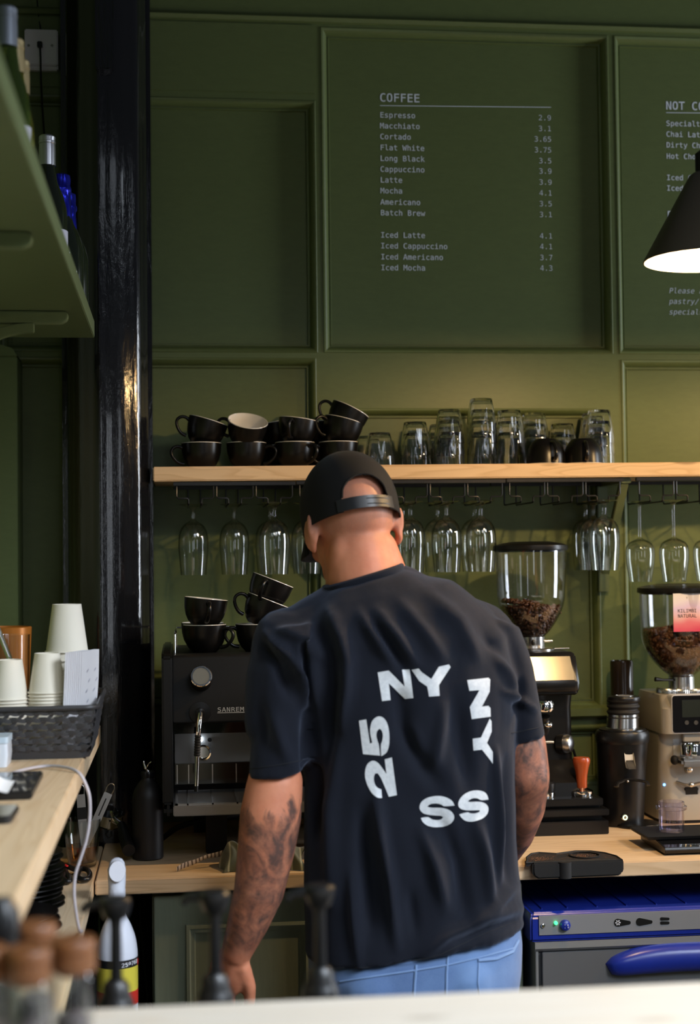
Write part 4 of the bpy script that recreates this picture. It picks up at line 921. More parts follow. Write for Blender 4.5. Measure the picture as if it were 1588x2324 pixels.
# single dose grinder
sY = 3.36
sg = thing('single_dose_grinder', 'small black cylindrical single dose grinder with ribbed bellows', 'grinder', (at(1408,1890,sY).x, sY, BZ))
def cyl_ring(px, py, w, Y, n=56):
    p = at(px, py, Y); r = w/F*Y/.99
    return [V((p.x+r*math.cos(2*PI*k/n), Y+r*math.sin(2*PI*k/n), p.z)) for k in range(n)]
bsx = at(1436, 1890, sY)
M().lathe([(0,BZ),(.050,BZ),(.052,BZ+.003),(.051,BZ+.007),(.046,BZ+.009),(0,BZ+.009)], 48, Matrix.Translation((bsx.x, sY-.03, 0))).build('base_plate', BLKS, sg)
M().loft([cyl_ring(1410,1886,48.5,sY), cyl_ring(1410,1878,49.5,sY), cyl_ring(1410,1760,55,sY), cyl_ring(1411,1680,59.5,sY)]).build('body', BLKS, sg, angle=50)
M().loft([cyl_ring(1411,1684,60,sY), cyl_ring(1411,1678,61.5,sY), cyl_ring(1411.5,1664,61.5,sY), cyl_ring(1411.5,1657,58,sY), cyl_ring(1411.5,1656,45,sY)]).build('top_ring', BLK, sg)
dm = M()
for k in range(60):
    a = 2*PI*k/60; p = at(1411.5,1656,sY); r = 50/F*sY
    dm.box(p.x+r*math.cos(a)-.0005, p.x+r*math.cos(a)+.0005, sY+r*math.sin(a)-.0005, sY+r*math.sin(a)+.0005, p.z, p.z+.0012)
dial_ = M().loft([cyl_ring(1411.5,1657,54,sY), cyl_ring(1411.5,1653,53,sY), cyl_ring(1411.5,1651,46,sY)]).build('adjustment_dial', BLKS, sg)
dm.build('scale_marks', WHITE, dial_, smooth=False)
M().loft([cyl_ring(1412,1654,41,sY), cyl_ring(1412,1650,37,sY), cyl_ring(1413,1620,35.5,sY), cyl_ring(1413,1619,33,sY)]).build('collar', ALU, sg)
bl = []
for k in range(25):
    y = 1628-44*k/24; bl.append(cyl_ring(1413+k*.06, y, 35.5+2.2*math.cos(2*PI*3.4*k/24), sY, 48))
M().loft(bl).build('bellows', RUB, sg, angle=80)
cp = M().loft([cyl_ring(1415,1592,36.5,sY), cyl_ring(1415,1590,37.5,sY), cyl_ring(1415,1582,37.5,sY), cyl_ring(1415,1580,36,sY), cyl_ring(1415,1579.6,1,sY)]).build('bellows_cap', BLK, sg)
p = at(1415, 1579.6, sY)
def disc(name, m_, r0, r1, z, par, c_=p):
    return M().lathe([(r0, z),(r1, z),(r1, z+.0006),(r0, z+.0006)] if r0 else [(0,z),(r1,z),(r1,z+.0006),(0,z+.0006)], 40, Matrix.Translation((c_.x, c_.y, 0))).build(name, m_, par)
em_ = disc('emblem', mat('grey_emblem', (.24,.24,.24), .4, .3), 0, .0215, p.z+.0002, cp)
disc('emblem_ring', ALU, .0195, .0215, p.z+.0010, em_)
tx = flat_text([('BARS', 0, -.0040, 'c')], .0110, .02, 0, .60)
tx.xf(Matrix.Translation((p.x, p.y, p.z+.0012)) @ Matrix.Rotation(-PI/2, 4, 'X')).build('emblem_lettering', WHITE, em_, smooth=False)
ch = M(); ca, cb_ = at(1425,1708,sY-.05), at(1432,1745,sY-.085)
ch.loft([[ca+V((x*.0105,-y*.002, (y)*.006)) for x, y in ((-1,-1),(1,-1),(1,1),(-1,1))], [cb_+V((x*.0095, y*.010, 0)) for x, y in ((-1,-1),(1,-1),(1,1),(-1,1))]])
ch.build('chute', STEEL, sg, bevel=.0012)
fk = M(); f0, f1, f2 = at(1399,1778,sY-.105), at(1424,1769,sY-.066), at(1470,1777,sY-.085)
fk.tube([at(1398,1786,sY-.10), at(1400,1777,sY-.095), at(1412,1772,sY-.075), f1, at(1450,1771,sY-.07), at(1468,1775,sY-.08), at(1471,1783,sY-.085)], [.006,.0055,.006,.0065,.006,.0055,.006], 10, flat=.55)
fk.build('dosing_fork', BLKS, sg)
M().ell(at(1424,1773,sY-.078), .003,.003,.003, 12, 8).build('fork_screw', ALU, sg)
pb_ = at(1417, 1855, sY-.0565)
Qp = Matrix.Translation(pb_) @ V((.15,-1,0)).normalized().to_track_quat('Z','Y').to_matrix().to_4x4()
pw = M().lathe([(0,-.004),(.0075,-.004),(.0075,.002),(.0068,.003),(0,.003)], 28, Qp).build('power_button', ALU, sg)
M().lathe([(.0036,.003),(.0056,.003),(.0056,.0036),(.0036,.0036)], 28, Qp).build('light_ring', mat('green_white_led', (.8,1,.8), .4, emit=(.55,1,.6), estr=1.6), pw)
# tall black canister
cn = at(1411, 1560, 3.52)
CAN = mat('smoky_black_plastic', (.02,.014,.010), .16, 0, .5)
tag(M().lathe([(0,BZ),(.027,BZ),(.0275,BZ+.002),(.0275,at(1411,1503,3.52).z),(.0262,at(1411,1499,3.52).z),(.0250,at(1411,1503,3.52).z),(.0250,BZ+.01),(0,BZ+.01)], 44, Matrix.Translation((cn.x, 3.52, 0))).build('canister', CAN), 'tall open black tube standing behind the small black grinder', 'canister')

# grey grinder (right)
rY = 3.42
rc = V((at(1543, 1400, rY).x, rY, 0))
g3 = thing('coffee_grinder', 'grey coffee grinder at the right edge with a printed card on its full hopper', 'grinder', (rc.x, rY, BZ))
zz = lambda y, Y=rY: at(1543, y, Y).z
hopper(g3, rc, .0885*3.42/3.20, zz(1345), zz(1533), .029, zz(1440), (760, 260, zz(1430), (.05,0)), BEAN2, '')
M().lathe([(0,zz(1568)),(.0300,zz(1568)),(.0305,zz(1560)),(.0300,zz(1535)),(.027,zz(1532)),(0,zz(1532))], 48, Matrix.Translation(rc)).build('hopper_collar', ALU, g3)
kn_ = lambda a, z: 1+.012*math.cos(90*a)
M().lathe([(0,zz(1573)),(.056,zz(1573)),(.058,zz(1571)),(.058,zz(1564)),(.055,zz(1560)),(0,zz(1560))], 180, Matrix.Translation(rc), kn_).build('adjustment_ring', ALU, g3)
M().tube([rc+V((-.028,-.02,zz(1541))), rc+V((-.055,-.03,zz(1540))), rc+V((-.074,-.034,zz(1537.5)))], [.003,.003,.0055], 10).build('hopper_lever', BLK, g3)
GB = GREYP
top = M().loft([rrect(rc.x, rY+.02, .076, .11, zz(1655)), rrect(rc.x+.0, rY+.02, .075, .108, zz(1600)), rrect(rc.x+.0, rY+.035, .068, .09, zz(1572))])
top.build('head', GB, g3, angle=30)
bd = M().loft([rrect(rc.x+.002, rY+.03, .084, .115, BZ+.008, .04), rrect(rc.x+.002, rY+.03, .084, .115, BZ+.03, .04), rrect(rc.x, rY+.03, .080, .108, BZ+.065, .03), rrect(rc.x, rY+.03, .075, .092, zz(1720)), rrect(rc.x, rY+.03, .075, .10, zz(1652))])
bd.build('body', GB, g3, angle=50)
M().loft([rrect(rc.x+.002, rY+.03, .080, .110, BZ, .04), rrect(rc.x+.002, rY+.03, .080, .110, BZ+.008, .04)]).build('base_gasket', RUB, g3)
# display on the head front
fy = rY-.088
dsp = M(); a, b = at(1524, 1579, fy), at(1640, 1660, fy)
def rr2(x0, x1, z0, z1, r, n=5):
    o = []
    for cx_, cz_, a0 in ((x1-r,z0+r,-PI/2),(x1-r,z1-r,0),(x0+r,z1-r,PI/2),(x0+r,z0+r,PI)):
        for k in range(n+1):
            t = a0+PI/2*k/n; o.append((cx_+r*math.cos(t), cz_+r*math.sin(t)))
    return o
x0_, x1_, z0_, z1_ = a.x, b.x, b.z, a.z
ds = M().prism(rr2(x0_-.0015, x1_+.0015, z0_-.0015, z1_+.0015, .007), fy-.002, fy+.03).build('display_frame', WHITE, g3, smooth=False)
dg_ = M().prism(rr2(x0_, x1_, z0_, z1_, .006), fy-.0035, fy+.02).build('display', SCREEN, ds, smooth=False)
a, b = at(1547, 1589, fy-.0042), at(1600, 1627, fy-.0042)
M().box(a.x, b.x, fy-.0042, fy-.003, b.z, a.z).build('display_window', mat('grey_lcd', (.020,.026,.022), .15), dg_, smooth=False)
for px in (1558, 1579):
    c = at(px, 1640, fy-.0042); M().lathe([(0,0),(.005,0),(.005,.0006),(0,.0006)], 20, Matrix.Translation(c) @ V((0,-1,0)).to_track_quat('Z','Y').to_matrix().to_4x4()).build('touch_key', mat('key_grey', (.06,.06,.06), .4), dg_)
M().prism(rr2(at(1552,1664,fy).x, x1_, at(1552,1685,fy).z, at(1552,1662,fy).z, .004), fy+.005, fy+.05).build('chute_cover', WHITE if False else GB, g3, smooth=False, bevel=.002)
M().box(at(1527,1690,fy+.02).x, at(1600,1660,fy+.02).x, fy+.02, rY+.0, at(1540,1720,fy).z, at(1540,1664,fy).z).build('throat', mat('light_grey_plate', (.46,.46,.46), .4, .3), g3, smooth=False)
# dosing ring, fork and clamp
c = at(1572, 1700, fy-.01)
M().lathe([(.024,-.012),(.027,-.012),(.028,.010),(.026,.014),(.0235,.010),(.024,-.012)], 36, Matrix.Translation(c)).build('dosing_ring', CHROME, g3)
fk = M(); a = at(1533,1722,fy+.01)
fk.box(a.x, a.x+.11, fy-.035, fy+.045, at(1540,1737,fy).z, at(1540,1718,fy).z); fk.build('portafilter_fork', STEEL, g3, bevel=.006)
M().ell(at(1530,1725,fy), .009,.012,.011, 20, 12).build('fork_pad', RUB, g3)
M().box(at(1535,1780,fy+.02).x, at(1620,1780,fy+.02).x, fy+.025, fy+.05, at(1540,1800,fy).z, at(1540,1738,fy).z).build('clamp_plate', STEEL, g3, smooth=False, bevel=.001)
M().ell(at(1563,1747,fy+.018), .009,.009,.009, 20, 12).build('clamp_knob', CHROME, g3)
M().tube([at(1534,1774,fy+.01), at(1552,1781,fy+.0), at(1568,1783,fy-.003), at(1590,1777,fy), at(1620,1775,fy)], [.0045,.006,.007,.006,.005], 10, flat=.6).build('lever', STEEL, g3)
M().ell(at(1568,1781,fy-.008), .006,.006,.006, 16, 10).build('lever_screw', CHROME, g3)
sw = M().box(at(1550,1800,fy+.02).x, at(1582,1800,fy+.02).x, fy+.010, fy+.03, at(1560,1810,fy+.015).z, at(1560,1786,fy+.015).z).build('rocker_switch', BLK, g3, smooth=False, bevel=.002)
M().ell(at(1507,1781,rY-.068), .0030,.0022,.0030, 14, 8).build('indicator_light', mat('blue_led', (.1,.3,1), .3, emit=(.12,.38,1), estr=6), g3)
# the card on the hopper
cdx0, cdx1 = at(1527,1390,rY-.092).x, at(1527,1390,rY-.092).x+.066
cz0, cz1 = at(1530,1434,rY-.092).z, at(1530,1347,rY-.092).z
CARD = mat('printed_card', (.9,.8,.85), .5)
_t = nd(CARD, 'ShaderNodeTexCoord'); _s = nd(CARD, 'ShaderNodeSeparateXYZ'); ln(CARD, _t.outputs['Generated'], _s.inputs[0])
_nz = noise(CARD, coords(CARD, (1,1,1)), 14, 2)
_ad = math_(CARD, 'ADD', _s.outputs[2], math_(CARD, 'MULTIPLY', math_(CARD, 'SUBTRACT', _nz, .5), .5))
ln(CARD, ramp(CARD, _ad, [(.0, (.72,.07,.14)), (.22, (.80,.20,.24)), (.42, (.86,.50,.50)), (.62, (.78,.62,.86)), (.80, (.86,.78,.86)), (1, (.86,.82,.80))]), pb(CARD).inputs['Base Color'])
cd = M().box(cdx0, cdx1, rY-.0935, rY-.0928, cz0, cz1).build('name_card', CARD, g3, smooth=False)
xm = at(1559, 1390, rY-.0936).x
tx = flat_text([('KILIMBI', xm, at(1559,1390,rY-.0936).z, 'c'), ('NATURAL', xm, at(1559,1401.5,rY-.0936).z, 'c')], .0108, .004, 0, .60)
tx.xf(Matrix.Translation((0, rY-.0937, 0))).build('card_lettering', BLK, cd, smooth=False)
tx = M().tube([(xm-.0015,0,at(1559,1352,rY).z), (xm,0,at(1559,1354,rY).z), (xm+.0015,0,at(1559,1352,rY).z)], .0003, 6); tx.tube([(xm,0,at(1559,1354,rY).z), (xm,0,at(1559,1357,rY).z)], .0003, 6)
tx.xf(Matrix.Translation((0, rY-.0937, 0))).build('card_emblem', BLK, cd)

# ------------------------------------------------------------------ tamping mat, scale, dosing cup
mp = M()
P2 = lambda px, py: (lambda p: (p.x, p.y))(atz(px, py, BZ+.010))
ol = [P2(1207,1968), P2(1412,1960), P2(1411,1950), P2(1398,1941), P2(1372,1934), P2(1340,1930), P2(1305,1930), P2(1262,1936), P2(1222,1933.5), P2(1205,1936), P2(1195,1944), P2(1196,1952)]
y_f = 2.925
ol[0] = (ol[0][0], y_f); ol[1] = (ol[1][0], y_f)
mt = thing('tamping_mat', 'black rubber tamping mat hooked over the worktop edge, dusted with ground coffee', 'mat', (at(1305,1950,3.0).x, 3.0, BZ))
base = M().prism(ol, BZ+.0005, BZ+.008, 'xy')
base.build('pad', speck('rubber_with_coffee_dust', (.012,.011,.011), (.075,.032,.014), 90, .75, .60, .5), mt, smooth=False)
rim_ = M().tube([V((x, y, BZ+.008)) for x, y in ol], .0022, 8, closed=True); rim_.build('rim', RUB, mt)
xa, xb = at(1206, 1965, y_f).x, at(1412, 1960, y_f).x
ol[0] = (xa, y_f); ol[1] = (xb, y_f); ol[2] = (xb, y_f+.03)
lipz = at(1300, 1990, y_f).z
lip = [(xa, BZ+.009), (xa, lipz+.013), (xa+.003, lipz+.005), (xa+.011, lipz), (xb-.011, lipz+.001), (xb-.003, lipz+.005), (xb, lipz+.013), (xb, BZ+.009)]
M().prism(lip, y_f-.010, y_f+.012).build('front_lip', RUB, mt, bevel=.003)
c = atz(1326, 1942, BZ+.0085)
M().lathe([(.028,0),(.031,.0),(.0315,.002),(.030,.0028),(.0285,.002)], 40, Matrix.Translation((c.x, c.y, c.z))).build('tamper_ring', RUB, mt)
xm_ = at(1280, 1970, y_f).x
M().lathe([(0,lipz-.0005),(.014,lipz-.0005),(.014,BZ+.0085),(.011,BZ+.0092),(0,BZ+.0088)], 32, Matrix.Translation((xm_, y_f-.003, 0))).build('spout_rest', RUB, mt)
COF = speck('ground_coffee', (.10,.038,.012), (.17,.07,.025), 300, .85)
gcf = M()
for k in range(420):
    px = rnd.gauss(1320, 14) if k < 170 else rnd.gauss(1225, 16); py = rnd.gauss(1942, 2.4) if k < 170 else rnd.gauss(1949, 3)
    c = atz(px, py, BZ+.0088); s = rnd.uniform(.0004,.0011)
    gcf.add([c+V((s,0,0)), c+V((-s*.5,s*.8,0)), c+V((-s*.5,-s*.8,0)), c+V((0,0,s))], [(0,1,3),(1,2,3),(2,0,3),(0,2,1)])
o = gcf.build('spilled_grounds', COF, mt, smooth=False); o['kind'] = 'stuff'

sl = thing('kitchen_scale', 'slim black kitchen scale at the right end of the worktop, under the clear cup', 'scale', (at(1530,1920,3.08).x, 3.08, BZ))
xA = at(1445, 1905, 3.10).x; xB = xA+.175
zS = BZ+.030
fyS = 2.985
M().prism([(fyS, BZ+.004), (fyS-.004, BZ+.012), (fyS-.002, BZ+.016), (3.05, BZ+.0235), (3.145, BZ+.0235), (3.145, BZ+.004)], xA+.022, xB, 'yz').build('base', BLKS, sl, bevel=.001)
pl_ = M().loft([[V((xA+.004,3.035,zS-.007)),V((xB,3.035,zS-.007)),V((xB,3.15,zS-.007)),V((xA+.004,3.15,zS-.007))],[V((xA,3.03,zS)),V((xB,3.03,zS)),V((xB,3.155,zS)),V((xA,3.155,zS))]])
plo = pl_.build('platform', RUB, sl, smooth=False, bevel=.001)
g = M()
for k in range(30): g.box(xA+.004, xB-.004, 3.034+k*.004, 3.036+k*.004, zS, zS+.0008)
g.build('ribbed_top', RUB, plo, smooth=False)
dn = V((0, -.115, 1)).normalized()
M().add([V((xA+.026,2.987,BZ+.0166)), V((xB-.002,2.987,BZ+.0166)), V((xB-.002,3.036,BZ+.0223)), V((xA+.026,3.036,BZ+.0223))]+[V((xA+.026,2.987,BZ+.0146)), V((xB-.002,2.987,BZ+.0146)), V((xB-.002,3.036,BZ+.0203)), V((xA+.026,3.036,BZ+.0203))],
        [(0,1,2,3),(7,6,5,4),(0,4,5,1),(1,5,6,2),(2,6,7,3),(3,7,4,0)]).build('display', SCREEN, sl, smooth=False)
for x in (xA+.04, xB-.02):
    M().box(x-.008, x+.008, 2.995, 3.13, BZ, BZ+.0045).build('foot', RUB, sl, smooth=False)
zc_ = zS+.001
uc_ = at(1524, 1900, 3.085)
zq = lambda y: at(1524, y, 3.085).z
M_ = M().lathe([(0,zc_),(.0250,zc_),(.0262,zc_+.002),(.0262,zq(1836)),(.0320,zq(1836)),(.0325,zq(1835)),(.0325,zq(1829)),(.0315,zq(1828)),(.0275,zq(1827.5)),(.0270,zq(1819)),(.0250,zq(1818)),
               (.0240,zq(1819)),(.0240,zc_+.006),(.022,zc_+.0045),(0,zc_+.0045)], 48, Matrix.Translation((uc_.x, 3.085, 0)))
tag(M_.build('dosing_cup', LILAC, None, angle=45), 'clear lilac tinted plastic cup with a flanged rim standing on the black scale', 'cup')
tag(M().lathe([(0,BZ),(.013,BZ),(.016,BZ+.002),(.019,BZ+.006),(.0195,BZ+.008),(.017,BZ+.007),(.012,BZ+.003),(0,BZ+.0025)], 32, Matrix.Translation(atz(1485,1885,BZ).xy.to_3d())).build('steel_dish', STEEL), 'tiny steel dish on the worktop behind the black scale', 'dish')

# ------------------------------------------------------------------ glasswasher under the bench
GWS = mat('grey_sheet_steel', (.16,.16,.165), .38, .35); GWL = mat('light_sheet_steel', (.34,.33,.32), .34, .4)
wY = 2.925
gw = thing('glasswasher', 'glasswasher with blue enamel top, grey control strip and blue door handle', 'dishwasher', (1.0, 3.2, 0))
xL = cx1+.003; xF = at(1216, 2110, wY).x; xR = 1.30
zt0 = at(1222, 2072, wY).z; zt1 = at(1222, 2142, wY).z
hood = M().loft([[V((xL,wY+.02,zt1)),V((xR,wY+.02,zt1)),V((xR,3.5,zt1)),V((xL,3.5,zt1))]]*1+[[V((xL,wY,zt1+.004)),V((xR,wY,zt1+.004)),V((xR,3.5,zt1+.004)),V((xL,3.5,zt1+.004))],[V((xL,wY,zt0-.008)),V((xR,wY,zt0-.008)),V((xR,3.5,zt0-.008)),V((xL,3.5,zt0-.008))],[V((xL+.006,wY+.008,zt0)),V((xR,wY+.008,zt0)),V((xR,3.5,zt0)),V((xL+.006,3.5,zt0))]])
ho = hood.build('top_cover', BLUE, gw, bevel=.004)
for px in (1232, 1290, 1358, 1425, 1493, 1560):
    p = at(px, 2060, wY+.02); M().box(p.x-.0015, p.x+.0015, wY+.03, 3.3, zt0-.001, zt0+.0025).build('ridge', BLUE, ho, bevel=.0008)
a = at(1222, 2079, wY); b = at(1226, 2122, wY)
st = M().box(a.x, xR, wY-.0025, wY+.003, b.z, a.z).build('control_strip', mat('grey_control_panel', (.27,.27,.28), .38, .2), gw, smooth=False)
Qf = lambda c: Matrix.Translation(c) @ V((0,-1,0)).to_track_quat('Z','Y').to_matrix().to_4x4()
def pp(x, y): return at(1150+x/3.625, 1780+y/3.625, wY-.0027)
M().lathe([(0,0),(.0036,0),(.0036,.004),(.003,.006),(0,.006)], 24, Qf(pp(400,1139))).build('power_light', mat('green_led', (.1,1,.3), .3, emit=(.05,1,.25), estr=2.2), st)
kb = M().lathe([(0,0),(.0108,0),(.0108,.004),(.009,.009),(.004,.0115),(0,.012)], 32, Qf(pp(476,1157))).build('push_button', BLUE, st)
tx = M()
c = pp(476,1157)
for dx, dz, w, h in ((-.003,.003,.0007,.003),(-.003,-.003,.0007,.0015),(.003,.0032,.003,.0006),(.003,.0016,.003,.0006),(.003,-.002,.0006,.003),(.0045,-.002,.0006,.003)):
    tx.box(c.x+dx-w/2, c.x+dx+w/2, wY-.0158, wY-.0150, c.z+dz-h/2, c.z+dz+h/2)
tx.build('button_symbol', WHITE, kb, smooth=False)
M().lathe([(0,0),(.0046,0),(.0044,.002),(.003,.003),(0,.003)], 24, Qf(pp(295,1163))).build('screw', CHROME, st)
def drop_icon(x0, x1, y, r0, r1, name):
    a, b = pp(x0, y), pp(x1, y); n = 14; o = []
    for k in range(n+1): t = PI/2+PI*k/n; o.append((a.x+r0*math.cos(t), a.z+r0*math.sin(t)))
    for k in range(n+1): t = -PI/2+PI*k/n; o.append((b.x+r1*math.cos(t), b.z+r1*math.sin(t)))
    return M().prism(o, wY-.0034, wY-.002).build(name, BLK, st, smooth=False)
drop_icon(912, 1003, 1138, .0078, .0036, 'fan_symbol'); drop_icon(1092, 1183, 1132, .0078, .0034, 'dose_symbol')
drop_icon(1272, 1326, 1107, .0032, .0026, 'wash_symbol'); drop_icon(1272, 1326, 1140, .0032, .0026, 'rinse_symbol')
fan = M(); c = pp(912,1138)
for k in range(6):
    a = 2*PI*k/6; u_ = V((math.cos(a),0,math.sin(a))); w_ = V((-math.sin(a),0,math.cos(a)))
    q_ = V((c.x, wY-.0037, c.z)); fan.add([q_+u_*.0014, q_+u_*.0052-w_*.0014, q_+u_*.0056+w_*.0012, q_+u_*.002+w_*.0012], [(0,1,2,3)])
fan.build('fan_blades', WHITE, st, smooth=False)
zd = at(1230, 2160, wY).z
M().prism([(wY-.002, zt1+.002), (wY-.002, zt1-.010), (wY+.004, zd), (3.4, zd), (3.4, zt1+.002)], xL+.008, xR, 'yz').build('steel_rail', GWL, gw, smooth=False)
M().box(xL+.010, xF+.005, wY+.004, 3.45, .06, zd+.004).build('side_frame', GWL, gw, smooth=False, bevel=.001)
M().box(xF+.006, xR, wY+.012, 3.45, .06, zd).build('cabinet', GWS, gw, smooth=False)
dr = M().box(at(1231,2200,wY).x, xR-.01, wY+.000, wY+.012, .12, at(1231,2160,wY).z-.002).build('door', GWS, gw, smooth=False, bevel=.001)
hl = M(); a = at(1380, 2195, wY-.02); b = at(1750, 2165, wY-.02)
L = []
for k in range(29):
    t = k/28; x = a.x+(b.x-a.x)*t
    s__ = abs(2*t-1); hT = .030*(1-s__**3.0)**.62+.0008; hB = .026*(1-s__**14)**.5+.0008; d = .026*(1-s__**8)**.5+.002
    zc2 = at(1560, 2186, wY-.02).z + .006*(1-(2*t-1)**2)
    L.append([V((x, wY+.002-d*max(0, math.cos(PI*(q/15-.5)))**.8, zc2+(hT if q > 7 else hB)*math.sin(PI*(q/15-.5)))) for q in range(16)])
hl.loft(L).build('handle', BLUE, dr, angle=70)
for k, x in enumerate((xL+.05, xR-.05)):
    for y in (2.99, 3.4): M().lathe([(0,0),(.018,0),(.014,.06),(0,.06)], 20, Matrix.Translation((x,y,0))).build('foot', BLK, gw)
tag(M().box(xL+.002, xR, 3.52, 3.56, .0, BZ-.035).build('shade_backing', BLKM, smooth=False), 'added dark backing in place of shade behind the blue topped glasswasher', 'panel')  # dark sheet added so the gap under the bench reads as shade

# ------------------------------------------------------------------ folded cloth and packet on the bench
CL1 = mat('striped_cloth', (.3,.3,.26), .9, sheen=.3)
_v = coords(CL1, (1,1,1)); _w = nd(CL1, 'ShaderNodeTexWave'); _w.inputs['Scale'].default_value = 9; _w.inputs['Distortion'].default_value = 1.2; _w.inputs['Detail'].default_value = 2
ln(CL1, _v, _w.inputs['Vector'])
ln(CL1, ramp(CL1, _w.outputs[1], [(.30, (.055,.065,.045)), (.42, (.34,.36,.26)), (.60, (.30,.30,.24)), (.72, (.10,.11,.075))]), pb(CL1).inputs['Base Color'])
bump(CL1, noise(CL1, _v, 600, 2), .3, .0005)
cl = M(); nx, ny = 60, 22
xa, xb = at(503, 1960, 2.99).x, at(690, 1960, 2.99).x
G = []
for i in range(nx+1):
    for j_ in range(ny+1):
        u, v = i/nx, j_/ny
        prof = math.sin(PI*min(1, max(0, v)))**.55
        h = (.040+.014*math.sin(9*u+1)+.007*math.sin(23*u+5*v))*prof*(min(1, u*9)**.6)
        x = xa+(xb-xa)*u+.006*math.sin(7*v+3*u); y = 2.965+.085*v+.008*math.sin(11*u)
        G.append(V((x, y, BZ+.0012+h)))
f = [(i*(ny+1)+j_, (i+1)*(ny+1)+j_, (i+1)*(ny+1)+j_+1, i*(ny+1)+j_+1) for i in range(nx) for j_ in range(ny)]
n_ = len(G); Bt = [V((p.x, p.y, BZ+.0006)) for p in G]
cl.v = G+Bt; cl.f = f+[tuple(i+n_ for i in reversed(q)) for q in f]
tag(cl.build('folded_cloth', CL1, None, angle=180), 'folded green and grey striped cloth on the worktop below the espresso machine', 'cloth')
PKT = mat('printed_sachet', (.5,.45,.42), .5)
_w = nd(PKT, 'ShaderNodeTexWave', bands_direction='X'); _w.inputs['Scale'].default_value = 42; _w.inputs['Distortion'].default_value = 3; _w.inputs['Detail'].default_value = 2
ln(PKT, coords(PKT), _w.inputs['Vector'])
ln(PKT, ramp(PKT, _w.outputs[1], [(.2, (.10,.08,.07)), (.45, (.52,.47,.43))]), pb(PKT).inputs['Base Color'])
a, b = at(401, 1955, 2.99), at(519, 1915, 3.03); d = (b-a).normalized(); up_ = V((0,-.55,.85))
pk = M(); L = []
for k in range(15):
    t = k/14; c = a.lerp(b, t)+V((0,0,.004*math.sin(PI*t)+.001*math.sin(14*t))); w_ = .0062+.0012*math.sin(9*t)
    L.append([c-up_*w_, c-up_*w_*.2+V((0,-.0025,0)), c+up_*w_, c+up_*w_*.2+V((0,.0025,0))])
lowz = min(p.z for r_ in L for p in r_); dz = BZ+.0008-lowz
for r_ in L:
    for i_, p in enumerate(r_): r_[i_] = p+V((0,0,dz))
pk.loft(L).build('sachet', PKT)
tag(bpy.data.objects['sachet'], 'long narrow printed sachet leaning on the striped cloth, pointing left', 'packet')

# ------------------------------------------------------------------ high green shelf on the left wall, with bottles
hz = 2.015; ht = 2.050; hx1 = -.168
hs = thing('wall_shelf', 'green painted high shelf at upper left carrying the wine bottles', 'shelf', (-.31, 2.3, hz))
M().box(-.46, hx1, 1.35, 3.10, hz, ht).build('board', GREEN_D, hs, smooth=False, bevel=.0015)
def arm(px, py0, py1, full):
    a = atz(px, (py0), hz-.001); y = a.y; b = M()
    xe = a.x
    o = [(-.455, hz-.001), (xe-.004, hz-.001), (xe, hz-.006), (xe-.002, hz-.016), (xe-.012, hz-.022), (-.455, hz-.022)]
    b.prism(o, y-.013, y+.013)
    n = 14; up, dn_ = [], []
    for k in range(n+1):
        t = k/n
        x = -.455+(xe-.062+.455)*t; z = hz-.19+.168*(1-(1-t)**2.2)**.75
        up.append((x, z)); dn_.append((x, z-.024*(1-.3*t)))
    b.loft([[V((p[0], y-.010, p[1])), V((p[0], y+.010, p[1])), V((q_[0], y+.010, q_[1])), V((q_[0], y-.010, q_[1]))] for p, q_ in zip(dn_, up)])
    b.prism([(-.459,hz-.23),(-.445,hz-.23),(-.445,hz-.001),(-.459,hz-.001)], y-.016, y+.016)
    b.build('bracket', GREEN_D, hs, bevel=.0012)
arm(155, 709, 0, True); arm(74, 531, 0, True)
BOT_G = mat('green_bottle_glass', (.10,.16,.03), .03, 0, .5, .85, 1.5)
BOT_Y = mat('olive_bottle_glass', (.30,.28,.03), .03, 0, .5, .85, 1.5)
BOT_D = mat('dark_bottle_glass', (.008,.012,.006), .05, 0, .55, coat=.4)
FOIL = metalm('silver_foil', (.62,.62,.66), .30); GREYC = mat('grey_screw_cap', (.20,.22,.26), .42, .5); GOLD = mat('pale_gold_cap', (.42,.33,.17), .38, .4)
LABW = mat('white_bottle_label', (.62,.62,.72), .5)
def bottle(px, Y, r, h, capm, glassm, caph, label_, labz=None, dx=0, capr=.0155, slope=.55):
    p = at(px, 300, Y); x = p.x
    t = thing('wine_bottle', label_, 'bottle', (x, Y, ht), 'wine bottles on the high green shelf')
    T = Matrix.Translation((x, Y, ht+.0005))
    sh_ = h*slope
    M().lathe([(0,.004),(r*.6,.001),(r*.95,0),(r,.004),(r,sh_),(r*.96,sh_+.018),(r*.80,sh_+.042),(r*.55,sh_+.064),(.0155,sh_+.086),(.0140,h-caph),(.0138,h-.002),(0,h-.002)], 40, T).build('body', glassm, t)
    c = M().lathe([(0,h-caph),(capr,h-caph),(capr,h-caph*.5),(capr-.0006,h-.016),(capr+.0002,h-.015),(capr+.0002,h-.011),(capr-.0006,h-.010),(capr,h-.003),(capr-.002,h),(0,h)], 36, T).build('cap', capm, t)
    if labz: 
        lb = M().lathe([(r+.0004,labz[0]),(r+.0009,labz[0]),(r+.0009,labz[1]),(r+.0004,labz[1])], 40, T).build('paper_label', LABW, t)
        if labz[2]:
            m_ = M().tube([(V((x+r*math.cos(a)*1.03, Y+r*math.sin(a)*1.03, ht+labz[0]+.025+.010*math.sin(3*a))) ) for a in [-.9+.1*k for k in range(10)]], .0012, 6).build('label_swirl', mat('label_blue', (.25,.32,.5), .5), lb)
    return t
bottle(17, 2.20, .033, .312, GREYC, BOT_G, .058, 'near green wine bottle with grey screw cap and white label on the high shelf', (.05,.135,True), capr=.0150, slope=.50)
bottle(33, 2.335, .030, .312, GOLD, BOT_Y, .052, 'green bottle with pale gold cap just behind the grey capped bottle', None, slope=.52)
